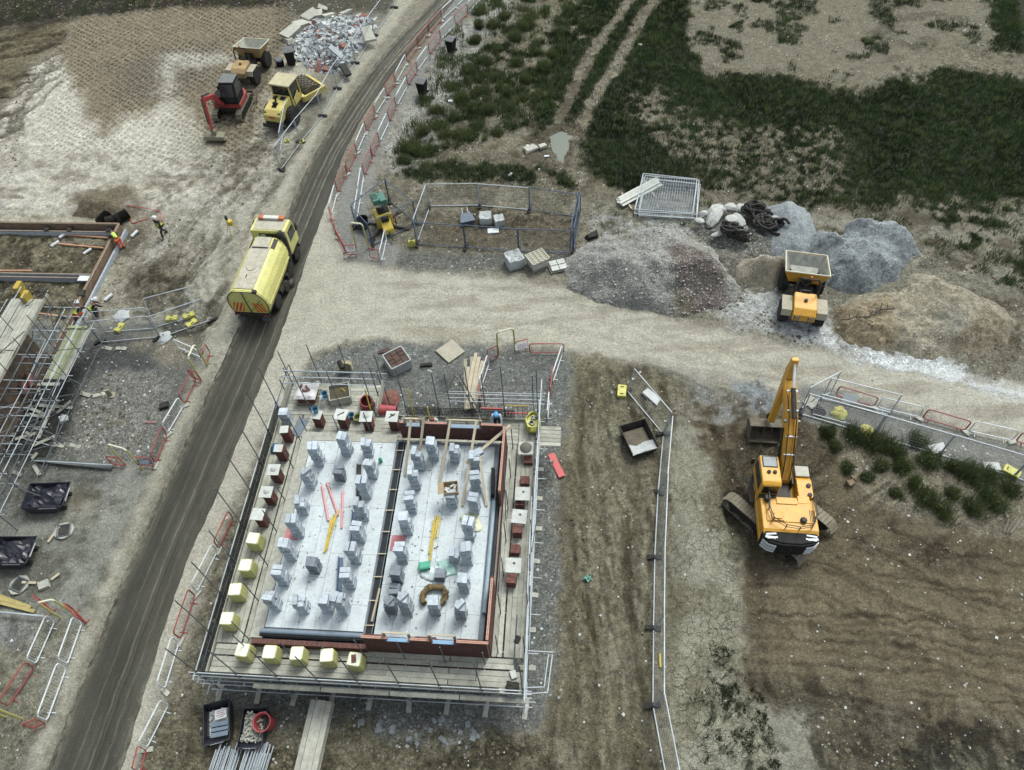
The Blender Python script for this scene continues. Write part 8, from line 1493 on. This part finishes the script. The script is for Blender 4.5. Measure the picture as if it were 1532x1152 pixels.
# ================================================================== LEFT HAND PLOT: foundations and scaffold
lf = thing('foundation_walls', 'low foundation walls of brown brick and grey block round the dug plot', 'wall', (0, 0, 0), TH)
def lp(px, py, z=0.0): u, v = LP(px, py, z); return (u, v)
c_tr = lp(182, 342, .3); c_br = lp(112, 482, .3); ub = c_tr[0]; vb_ = c_tr[1]; vl = c_br[1]; ul = -48.0
HW = .75
mb = MB(); wall_bricks(mb, (ul, vb_), (ub, vb_), -.1, HW, thick=.11, bl=.45, bh=.15); o = mb.build('brown_brick_wall', [BRICKB, MORT], lf); o['kind'] = 'stuff'
mb = MB(); wall_bricks(mb, (ub, vb_), (ub, vl - 3), -.1, HW, thick=.11, bl=.45, bh=.15); o = mb.build('brown_brick_wall', [BRICKB, MORT], lf); o['kind'] = 'stuff'
def leaf(a, b, z0, z1, t, m=BLOCK, nm='block_wall'):
 mb = MB(); wall_bricks(mb, a, b, z0, z1, thick=t, bl=.45, bh=.22, mt=1); o = mb.build(nm, [m, MORT], lf); o['kind'] = 'stuff'
leaf((ul, vb_ - .42), (ub - .3, vb_ - .42), -.1, .4, .12); leaf((ub + .32, vb_ - .1), (ub + .32, vl - 1.5), -.1, .25, .14)
cap = mat('pale_cap', S(196, 186, 160), .9, var=.15)
mb = MB(); mb.bar((ul, vb_, HW + .01), (ub, vb_, HW + .01), .15, .02); mb.bar((ub, vb_, HW + .012), (ub, vl - 3, HW + .012), .15, .02); mb.build('coping_strip', cap, lf)
v2 = lp(60, 413, .3)[1]; leaf((ul, v2 + .16), (ub - .35, v2 + .16), -.1, .4, .12); leaf((ul, v2 - .16), (ub - .35, v2 - .16), -.1, .4, .12)
mb = MB(); mb.bar((ul, v2, .2), (ub - .35, v2, .2), .18, .1); mb.build('cavity', DKST, lf)
for px in (72, 106, 165): u, v = lp(px, 338, .5); mb = MB(); mb.box((u, vb_ - .15, .5), (.3, .75, .06), .1); mb.build('black_tie_strip', BLACK, lf)
u, v = lp(122, 443, .5); mb = MB(); mb.box((ub, v, .78), (.4, .5, .12), .1); mb.build('black_tie_strip', BLACK, lf)
mb = MB(); u, v = lp(128, 419, .3); mb.box((u, v, .45), (.8, .45, .06)); mb.build('white_plate', WHT, lf)
for a, b, lb in (((80, 350), (162, 356), 'orange pipe in the foundation, back one'), ((78, 364), (155, 371), 'orange pipe in the foundation, near one'), ((0, 405), (48, 405), 'short orange pipe beside the middle foundation wall'), ((50, 468), (100, 474), 'orange pipe nearest the left scaffold')):
 stick(a, b, .08, .08, .06, mat('orange_pipe', S(206, 150, 112), .6, var=.1), 'orange_pipe', lb, 'pipe', 'orange pipes in the foundation')
for i, (px, py) in enumerate([(126, 381), (198, 356), (158, 451), (90, 357), (78, 370)]):
 p = PG(px, py); q = MB(); q.tube((0, 0, .1), (.25, .55, .14), .1, 8); tag(q.build('white_pipe_stub', [WHT], None, p, (0, 0, random.uniform(-.4, .1)), smooth=True), f'white pipe stub in the dug ground, {["between the foundation walls", "right of the corner", "beside the crouching pair", "at the orange pipes back", "at the orange pipes front"][i]}', 'pipe stub', 'white pipe stubs')
for i, (px, py, rz) in enumerate(((156, 328, 1.2), (170, 330, .3), (182, 325, .8))):
 p = P(px, py, .3); t = thing('black_pipe_roll', ['leftmost', 'middle', 'rightmost'][i] + ' of the black ribbed pipe rolls behind the foundation corner', 'pipe roll', (p.x, p.y, .35), rz, 'black pipe rolls'); part(t, 'ribs', BLACK, lambda q: [q.lathe([(.3, x - .03), (.38, x), (.3, x + .03)], (0, 0, 0), 'x', 16) for x in np.linspace(-.45, .45, 9)], smooth=True)
p0 = PG(190, 308); q = MB(); q.path([(0, 0, .06), (1.5, -.5, .08), (2.6, -.9, .06), (2.9, -2.2, .06), (2.0, -1.6, .1), (.9, -2.0, .06), (.2, -.8, .05)], .03); tag(q.build('red_tape', [mat('red_tape', S(190, 84, 74), .6)], None, p0), 'red cord laid in a loop on the soil left of the walking worker', 'cord')
ls = thing('left_scaffold', 'tall tangle of scaffold tubes with pale and mossy board decks at the left edge', 'scaffold', (0, 0, 0), TH)
SR = lp(128, 505, 1.9)[0]; u_in = SR - 1.45; vf = 31.2; vn = 16.5
vt = lp(118, 489, 1.9)[1]
def tubeL(n, a, b, r=.026, m=None): return tube_part(n, a, b, r, m or GALVD, ls)
gl = [(SR, 'o'), (SR - 1.3, 'i'), (SR - 2.9, 'x'), (SR - 4.4, 'y')]
vv = list(np.arange(vt - .1, 15.0, -1.75))
for gi, (u, k) in enumerate(gl):
 for v in vv: tubeL('standard', (u + random.uniform(-.05, .05), v, .05), (u + random.uniform(-.15, .15), v + random.uniform(-.1, .1), (4.6, 5.2, 6.0, 6.2)[gi] + random.uniform(-.8, .6)))
 for z in (.5, 1.85, 2.4, 2.9, 3.9) if gi < 2 else (1.9, 3.7, 4.3, 4.8): tubeL('ledger', (u, vt + .5, z), (u + .05, 15.0, z), m=GALV if z in (2.9, 1.85, 3.7, 4.8) else GALVD)
for v in vv:
 for z in (1.8, 2.9, 3.7): tubeL('transom', (SR + .3, v + .06, z), (SR - (3.2 if z > 2 else 1.6), v + .06, z), m=GALV)
for v, s in ((vv[0], 1), (vv[2], -1), (vv[4], 1), (vv[6] if len(vv) > 6 else vv[-1], -1)):
 tubeL('brace', (SR, v, .2), (SR, v - 3.2, 3.8)); tubeL('brace', (SR - 1.3, v - 3.0 * (s > 0), .2), (SR - 1.3, v - 3.0 * (s < 0), 4.2)); tubeL('brace', (SR + 1.2, v, .1), (SR - 1.3, v, 3.2)); tubeL('brace', (SR - 3, v, 1.0), (SR - .2, v - .3, 4.4)); tubeL('brace', (SR - 4.4, v - 1, 3.0), (SR - 1.4, v + 1, 4.6))
r4 = random.Random(44)
for k in range(34):
 u, v = SR - r4.uniform(-.2, 5), r4.choice(vv) + r4.uniform(-.3, .3); a = r4.choice([(0, -3.4, 3), (0, 3.2, 2.6), (-1.6, 0, 0), (1.8, -.2, -2.0), (.2, -2.8, 0)]); z = r4.uniform(.4, 3.6); z2 = min(max(z + a[2] * r4.choice((-1, 1)), .1), 5.2)
 tubeL('brace', (u, v, z), (u + a[0], v + a[1], z2), m=r4.choice([GALV, GALVD, GALVD]))
for i in range(5): plank(ls, (SR - .12 - i * .24, vt), (SR - .12 - i * .24, vt - 3.9), 1.92, m=OGREEN if i in (1, 2, 4) else BOARD)
plank(ls, (SR - 1.4, vt - 4.3), (SR - .1, vt - 4.25), 1.95); plank(ls, (SR - 1.4, vt - .1), (SR - .1, vt - .1), 1.99, m=OGREEN)
lift = mat('pale_deck_board', S(172, 168, 150), .85, var=.25, per=.08)
ud = lp(30, 480, 3.8)[0]
for i in range(9):
 for s in range(3): plank(ls, (ud + .7 - i * .235, vt + .5 - s * 3.9), (ud + .7 - i * .235, vt + .5 - (s + 1) * 3.9 + .05), 3.78, m=lift)
q = MB(); q.bar((ud + .85, vt + .8, 3.9), (ud + .85, vt - 10, 3.9), .04, .22); q.build('toe_board', lift, ls)
for (px, py) in ((34, 438), (45, 452)): u, v = lp(px, py, 3.6); q = MB(); q.hexa([(u - .25, v - .3, 3.3), (u + .05, v - .3, 3.3), (u + .05, v + .3, 3.3), (u - .25, v + .3, 3.3), (u - .2, v - .25, 4.2), (u + .1, v - .2, 4.2), (u + .1, v + .4, 4.2), (u - .2, v + .4, 4.2)]); q.build('yellow_panel', mat('dull_yellow', S(188, 158, 60), .5), ls)
for i in range(4): plank(ls, (SR - 4.6 - i * .1, 20 - i), (SR - 4.6 + .9, 17.5 - i), 3.0 + i * .02, m=lift)
for v in vv[::2]:
 for u in (SR + .0, SR + .9): q = MB(); q.box((u + random.uniform(0, .2), v, .03), (.7, .25, .04), random.uniform(-.3, .3)); q.build('sole_board', BOARD, ls)
lh = thing('left_house', 'brown brick house shell with dark openings behind the tall left scaffold', 'building', (0, 0, 0), TH)
hu = SR - 3.1; hv = vt - 1.2
mb = MB(); wall_bricks(mb, (hu, 9), (hu, hv), 0, 3.3, thick=.11, bl=.45, bh=.15, holes=[(3, 4.2, .9, 2.3), (7.2, 8.6, 0, 2.4), (11, 12.2, .9, 2.3)]); o = mb.build('side_wall', [BRICKB, MORT], lh); o['kind'] = 'stuff'
mb = MB(); wall_bricks(mb, (hu, hv), (-48, hv), 0, 3.3, thick=.11, bl=.45, bh=.15, holes=[(2, 3.4, .9, 2.3)]); o = mb.build('end_wall', [BRICKB, MORT], lh); o['kind'] = 'stuff'
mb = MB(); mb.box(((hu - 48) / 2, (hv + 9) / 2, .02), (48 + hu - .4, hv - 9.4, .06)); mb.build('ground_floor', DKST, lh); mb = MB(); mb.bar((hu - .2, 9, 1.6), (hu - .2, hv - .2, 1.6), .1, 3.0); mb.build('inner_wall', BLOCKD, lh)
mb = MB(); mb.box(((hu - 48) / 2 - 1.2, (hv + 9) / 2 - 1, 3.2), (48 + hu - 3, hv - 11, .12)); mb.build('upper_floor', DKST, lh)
for i, (px, py) in enumerate(((36, 560), (27, 573))): p = P(px, py, 1.8); q = MB(); q.lathe([(.22, -.4), (.22, .4)], n=10, ax='y'); tag(q.build('red_gas_bottle', [mat('dull_red', S(120, 60, 56), .5, dust=.2)], None, (p.x, p.y, 1.2), (.4, 0, .3), smooth=True), 'dull red canister among the left scaffold tubes, ' + ('farther' if i == 0 else 'nearer') + ' one', 'canister')
for i, (a, b) in enumerate([((76, 612), (57, 656)), ((53, 606), (108, 610)), ((85, 618), (106, 600)), ((52, 640), (62, 642))]): stick(a, b, .1, .1 if i != 2 else .3, 0, BOARD, 'loose_board', ['narrow pale board lying on the dark soil beside the rubble plot', 'pale board lying crosswise at the foot of the left scaffold', 'board propped on the crosswise one at the left scaffold', 'short board stub near the left scaffold'][i], 'board', 'loose boards near the left scaffold', boxy=(.2, .05))
p = PG(166, 592); t = thing('brown_post_stub', 'small brown timber stub standing in the stone filled plot at the left', 'post', p); part(t, 'post', TIMB2, lambda q: (q.box((0, 0, .3), (.28, .1, .6), .2), q.box((.0, 0, .05), (.5, .4, .1))))
stick((215, 631), (234, 632), .06, .06, .03, PINKS, 'pink_stick', 'short pink stick at the right edge of the rubble plot', 'stick'); slab(96, 627, .1, (.5, .4, .25), .3, .1, 'white chunk at the left end of the rubble plot', RM[0]); slab(245, 607, .1, (.5, .4, .3), .3, .1, 'black lump at the right edge of the rubble plot', BLACK)
stick((47, 689), (168, 696), .35, .35, .04, GALV, 'long_pole', 'long silver pole along the near side of the rubble plot', 'pole'); stick((-40, 912), (66, 922), .35, .35, .05, GALV, 'long_pole', 'long silver pole above the lower left plot', 'pole')
stick((55, 558 + 130), (168, 700), .12, .12, 0, mat('dark_kerb', S(96, 98, 94), .9), 'kerb_line', 'dark kerb under the long silver pole by the rubble plot', 'kerb', boxy=(.25, .1))
for i, (a, b) in enumerate([((-10, 888), (46, 909)), ((-14, 898), (52, 915)), ((-12, 893), (40, 906))]): stick(a, b, .12 + .04 * i, .1, 0, mat('yellow_timber', S(178, 158, 92), .7, dust=.3), 'yellow_batten', ['back', 'front', 'top'][i] + ' dull yellow batten of the small bundle above the lower left plot', 'batten', 'yellow battens at the left edge', boxy=(.16, .08))
for i, (px, py) in enumerate(((97, 795), (30, 876))):
 p = PG(px, py); t = thing('manhole', f'open square manhole in the grey yard, {"farther" if i == 0 else "nearer"} of the two', 'manhole', (p.x, p.y, .02), .15 + i); part(t, 'ring', CONC, lambda q: [q.bar((math.cos(a) * .47, math.sin(a) * .42, .04), (math.cos(a + .8) * .47, math.sin(a + .8) * .42, .05), .13, .1) for a in np.linspace(0, 5.5, 8)]); part(t, 'frame', GALVD, lambda q: q.path([(-.32, -.32, .1), (.32, -.32, .1), (.32, .32, .1), (-.32, .32, .1)], .05, 4, True)); part(t, 'dark_shaft', DKST, lambda q: q.box((0, 0, .05), (.6, .6, .06)))
for i, (a, b, m, lb) in enumerate([((92, 784), (72, 811), TIMB, 'pale batten lying left of the farther manhole'), ((33, 871), (54, 872), TIMB, 'short orange batten behind the nearer manhole'), ((89, 858), (77, 867), TIMB, 'short pale batten right of the nearer manhole')]): stick(a, b, .08, .08, 0, m, 'batten', lb, 'batten', 'battens in the grey yard', boxy=(.13, .06))
slab(65, 875, .1, (.6, .5, .2), .4, .1, 'pale block lying right of the nearer manhole')
for i, (px, py, z) in enumerate([(258, 478, .2), (284, 474, .15), (287, 484, .2), (180, 492, .1)]): ybox(px, py, ['yellow weight at the left of the works fence bundle', 'yellow weight farthest back at the works fence', 'yellow weight nearest the road at the works fence', 'small yellow weight lying left of the works fence'][i], .4 * i, (.7, .4, .22), 'yellow weights at the works fence')
blob('white_sheet_lump', 183, 473, 0, .5, .15, BAG, 'crumpled pale sheet beside the crouching pair of workers', 'sheet', seed=31); blob('white_sheet_lump', 246, 505, 0, .45, .15, BAG, 'crumpled pale sheet at the foot of the works fence', 'sheet', seed=32)
for i, (px, py) in enumerate([(452, 213), (430, 212)]): ybox(px, py, 'small yellow block on the ground below the roller, ' + ('right' if i == 0 else 'left') + ' one', .3, (.4, .3, .15), 'yellow blocks below the roller')
p = PG(520, 128); q = MB(); q.box((0, 0, .05), (1.0, .7, .08)); tag(q.build('concrete_pad', [CONC], None, p, (0, 0, -.4)), 'pale concrete pad on the verge beside the rubble fence', 'concrete pad') if False else None
film_piece(879, 866, .03, 'scrap of turquoise net lying on the muddy haul way', mat('turquoise', S(110, 164, 146), .7), .17, 'net_scrap', 'net', 15)
stick((987, 978), (988, 998), .08, .08, .05, YELB, 'yellow_tube', 'short yellow tube lying inside the haul way fence', 'tube'); slab(975, 592, .08, (1.1, .5, .15), -.9, .05, 'pale slab lying beside the far end of the haul way fence', RM[0])
slab(1402, 672, .08, (.9, .5, .2), .2, .1, 'white slab under the shrub bank fence, left one', RM[0]); slab(1484, 698, .08, (.9, .5, .2), -.1, .1, 'white slab under the shrub bank fence, right one', RM[0]); slab(1388, 438, .1, (.8, .5, .3), .2, .1, 'white rock behind the brown sand heap', RM[0]) if False else None
for i, (px, py, s, sd) in enumerate([(1273, 722, .45, 71), (1277, 714, .28, 72)]): slab(px, py, .15, (s, s * .7, s * .5), .4, .2, ['brown boulder on the slope right of the excavator, larger', 'brown boulder on the slope right of the excavator, smaller'][i], mat('brown_rock', S(128, 108, 84), .95, var=.2))
p = P(1300, 470, 1.0); q = MB(); r2 = random.Random(4); pts = [Vector((-1.7 + i * .42, r2.uniform(-.2, .25), .08)) for i in range(9)]; q.path(pts, .04, 5)
for i in range(1, 8): q.path([pts[i], pts[i] + Vector((r2.uniform(.1, .4), r2.choice((-1, 1)) * r2.uniform(.3, .6), .06))], .025, 4)
zz_, _ = on_heap(hb_, p.x, p.y); tag(q.build('dead_branch', [DKST], None, (p.x, p.y, zz_), (0, 0, .1)), 'dark dead branch lying on the brown sand heap', 'branch')
q = MB()
for i in range(90):
 px, py = random.gauss(640, 75), random.gauss(1096, 15); p = PG(px, py); s = .06 + .24 * random.random() ** 3; q.box((p.x, p.y, p.z + s * .15), (s, s * .8, s * .5), M=Euler((random.random() * .5, random.random() * .5, random.random() * 6)).to_matrix())
q.build('white_stones', RM[2])['kind'] = 'stuff'
r5 = random.Random(9)
for k in range(16):
 px, py = r5.uniform(0, 95), r5.uniform(600, 735); p = PG(px, py); q = MB(); q.box((0, 0, .04), (r5.uniform(.4, 1.6), .2, .05), 0); tag(q.build('scrap_board', [BOARD], None, (p.x, p.y, p.z + .03 + .01 * (k % 4)), (0, 0, r5.uniform(0, 3))), f'scrap board on the dark soil under the left scaffold, {ORD[k]} of the scatter', 'board', 'scrap boards under the left scaffold')
# ================================================================== PEOPLE
def skin_mesh(name, joints, edges, radii, m, parent, root=0, sub=1):
 me = bpy.data.meshes.new(name); me.from_pydata([tuple(j) for j in joints], edges, []); me.materials.append(m); o = obj(name, me, parent); o.modifiers.new('skin', 'SKIN')
 if not me.skin_vertices:
  pass
 sv = me.skin_vertices[0].data
 for i, r in enumerate(radii): sv[i].radius = (r if isinstance(r, tuple) else (r, r)); sv[i].use_root = (i == root)
 s = o.modifiers.new('sub', 'SUBSURF'); s.levels = sub; s.render_levels = sub; return o
def person(loc, rz, label, pose, top, legs, helmet, vest=None, hair=None):
 """pose: dict of joints in metres, x right, y forward"""
 t = thing('person', label, 'person', loc, rz, None); J = {k: Vector(v) for k, v in pose.items()}
 names = ['pelvis', 'waist', 'chest', 'neck', 'head', 'shL', 'elL', 'wrL', 'haL', 'shR', 'elR', 'wrR', 'haR', 'hipL', 'knL', 'anL', 'toL', 'hipR', 'knR', 'anR', 'toR']
 rad = [.13, .12, .15, .06, .10, .06, .045, .032, .035, .06, .045, .032, .035, .09, .065, .045, .04, .09, .065, .045, .04]
 E_ = [(0, 1), (1, 2), (2, 3), (3, 4), (2, 5), (5, 6), (6, 7), (7, 8), (2, 9), (9, 10), (10, 11), (11, 12), (0, 13), (13, 14), (14, 15), (15, 16), (0, 17), (17, 18), (18, 19), (19, 20)]
 P_ = [J[n] for n in names]
 for hi, (wr, el) in ((8, ('wrL', 'elL')), (12, ('wrR', 'elR'))):
  d = (J[wr] - J[el]).normalized(); sd_ = d.cross(Vector((0, 0, 1))); sd_ = sd_.normalized() if sd_.length > .01 else Vector((1, 0, 0))
  for k in range(4):
   P_.append(P_[hi] + d * (.075 - .01 * abs(k - 1.4)) + sd_ * (k - 1.5) * .022); rad.append(.011); E_.append((hi, len(P_) - 1))
  P_.append(P_[hi] + d * .02 + sd_ * .055); rad.append(.012); E_.append((hi, len(P_) - 1))
 skin_mesh('body', P_, E_, rad, SKIN, t)
 hd = J['head']; f = (J['head'] - J['neck']).normalized()
 q = MB(); q.lathe([(.04, -.13), (.085, -.08), (.098, 0), (.09, .08), (.05, .125), (.001, .13)], n=14); fc = q.build('head_shape', SKIN, t, hd, (f.to_track_quat('Z', 'Y')).to_euler(), smooth=True)
 q = MB(); q.box((0, .1, -.01), (.028, .04, .045)); q.box((0, .095, -.06), (.05, .012, .012)); [q.box((sx * .035, .09, .02), (.022, .014, .012)) for sx in (-1, 1)]; [q.box((sx * .1, 0, 0), (.02, .045, .06)) for sx in (-1, 1)]; q.build('face', SKIN, fc)
 tj = [J['pelvis'] + Vector((0, 0, .03)), J['waist'], J['chest'], J['neck'] - (J['neck'] - J['chest']) * .25, J['shL'], J['elL'], J['wrL'] + (J['elL'] - J['wrL']) * .15, J['shR'], J['elR'], J['wrR'] + (J['elR'] - J['wrR']) * .15]
 skin_mesh('jacket' if not vest else 'shirt', tj, [(0, 1), (1, 2), (2, 3), (2, 4), (4, 5), (5, 6), (2, 7), (7, 8), (8, 9)], [.155, .15, (.19, .15), .09, .085, .065, .05, .085, .065, .05], top, t, 1)
 if vest: skin_mesh('hi_vis_vest', [J['pelvis'] + (J['waist'] - J['pelvis']) * .3, J['waist'], J['chest'], J['chest'] + (J['neck'] - J['chest']) * .6, J['chest'] + (J['shL'] - J['chest']) * .75, J['chest'] + (J['shR'] - J['chest']) * .75], [(0, 1), (1, 2), (2, 3), (2, 4), (2, 5)], [.175, .17, (.205, .17), .11, .10, .10], vest, t, 1)
 skin_mesh('trousers', [J['pelvis'], J['hipL'], J['knL'], J['anL'], J['hipR'], J['knR'], J['anR']], [(0, 1), (1, 2), (2, 3), (0, 4), (4, 5), (5, 6)], [.15, .11, .085, .07, .11, .085, .07], legs, t)
 for s in ('L', 'R'):
  q = MB(); a, b = J['an' + s], J['to' + s]; d = (b - a); d.z = 0; q.bar(a + Vector((0, 0, -.04)) - d.normalized() * .06, Vector((b.x, b.y, a.z - .04)) + d.normalized() * .05, .1, .1); q.build('boot', DKST, t, bev=.02)
 if helmet:
  q = MB(); q.lathe([(.155, .0), (.15, .015), (.135, .03), (.13, .08), (.1, .14), (.05, .17), (.001, .175)], n=18); q.prism([(-.1, .1), (.1, .1), (.07, .2), (-.07, .2)], .0, .02, 'z'); q.bar((0, -.1, .13), (0, .1, .13), .03, .1); q.build('helmet', helmet, t, hd + f * .02, (f.to_track_quat('Z', 'Y')).to_euler(), smooth=True)
 if hair: q = MB(); q.lathe([(.104, .0), (.1, .06), (.07, .115), (.001, .135)], n=14); q.build('hair', hair, t, hd + f * .01, (f.to_track_quat('Z', 'Y')).to_euler(), smooth=True)
 return t
def pose(bend=0.0, crouch=0.0, stride=.0, arms='down', side=0):
 hz = .95 - crouch * .55; pel = Vector((0, 0, hz)); f = bend
 ax = lambda d: Vector((0, math.sin(f) * d, math.cos(f) * d))
 w_ = pel + ax(.2); c = pel + ax(.42); n = pel + ax(.58); h = n + Vector((0, math.sin(f * .8) * .16, math.cos(f * .8) * .16))
 sl, sr = c + Vector((-.2, 0, 0)) + ax(.08), c + Vector((.2, 0, 0)) + ax(.08)
 d = dict(pelvis=pel, waist=w_, chest=c, neck=n, head=h, shL=sl, shR=sr)
 if arms == 'down': dl, dr = Vector((-.05, .12, -.27)), Vector((.05, -.08, -.28)); el2 = Vector((0, .08, -.24)); er2 = Vector((0, .1, -.23))
 elif arms == 'fwd': dl = dr = Vector((0, .16, -.24)); el2 = er2 = Vector((.0, .17, -.16))
 else: dl = dr = Vector((0, .1, -.26)); el2 = er2 = Vector((0, .05, -.24))
 d['elL'] = sl + dl + Vector((-.06, 0, 0)); d['elR'] = sr + dr + Vector((.06, 0, 0)); d['wrL'] = d['elL'] + el2 + Vector((.04, 0, 0)); d['wrR'] = d['elR'] + er2 - Vector((.04, 0, 0))
 d['haL'] = d['wrL'] + (d['wrL'] - d['elL']).normalized() * .07; d['haR'] = d['wrR'] + (d['wrR'] - d['elR']).normalized() * .07
 for s, sg, ph in (('L', -1, 1), ('R', 1, -1)):
  hp = pel + Vector((sg * .1, 0, -.05)); d['hip' + s] = hp; fy = stride * ph * .32
  an = Vector((sg * .13, fy - .05 * (crouch > 0), .09)); L_ = (an - hp).length; bend_ = math.sqrt(max(.0, .445 ** 2 - (L_ / 2) ** 2)) if L_ < .89 else 0.0
  d['kn' + s] = (an + hp) / 2 + Vector((sg * .05 * crouch, bend_, bend_ * .2)); d['an' + s] = an; d['to' + s] = an + Vector((sg * .03, .16, -.03))
 return d
p = P(247, 352, .05); person((p.x, p.y, gh(p.x, p.y) + .0), R_(150), 'worker in a white helmet and yellow vest walking on the soil right of the foundations', pose(.15, 0, 1, 'down'), NAVY, NAVY, WHTH, HIVIS)
p = P(184, 372, .05); person((p.x - .05, p.y + .1, gh(p.x, p.y)), R_(40), 'worker in orange trousers and yellow vest bending over the foundation corner', pose(1.15, .2, 0, 'fwd'), NAVY, ORNG, NAVY, HIVIS)
p = P(127, 478, .05); person((p.x - .3, p.y, gh(p.x, p.y)), R_(-20), 'crouching worker in a white helmet and orange trousers, left one of the pair', pose(.8, .7, 0, 'fwd'), NAVY, ORNG, WHTH, HIVIS)
p = P(142, 474, .05); person((p.x, p.y + .1, gh(p.x, p.y)), R_(-50), 'crouching worker in a white helmet and dark trousers, right one of the pair', pose(.8, .6, 0, 'fwd'), NAVY, NAVY, WHTH, HIVIS)
p = P(652, 648, ZD); person((p.x, p.y + .1, ZD + .05), R_(-175), 'bare headed worker in a pale shirt bending over the back wall between the leaning timbers', pose(.5, 0, .3, 'fwd'), CLTH, NAVY, None, mat('pale_vest', S(206, 212, 160), .8), mat('reddish_hair', S(140, 84, 62), .8))
p = P(746, 642, ZD); person((p.x, p.y + .2, ZD + .05), R_(172), 'worker in a light blue helmet and white sleeves bending at the back wall', pose(.6, .0, 0, 'fwd'), CLTH, NAVY, BLUH, NAVY)
p = P(742, 648, ZD + 1.0); q = MB(); q.box((0, 0, .0), (.45, .2, .1)); tag(q.build('red_tray', [REDF], None, (p.x, p.y, ZF + .95 + .1), (0, 0, .2)), 'red tray on the back wall in front of the blue helmeted worker', 'tray')
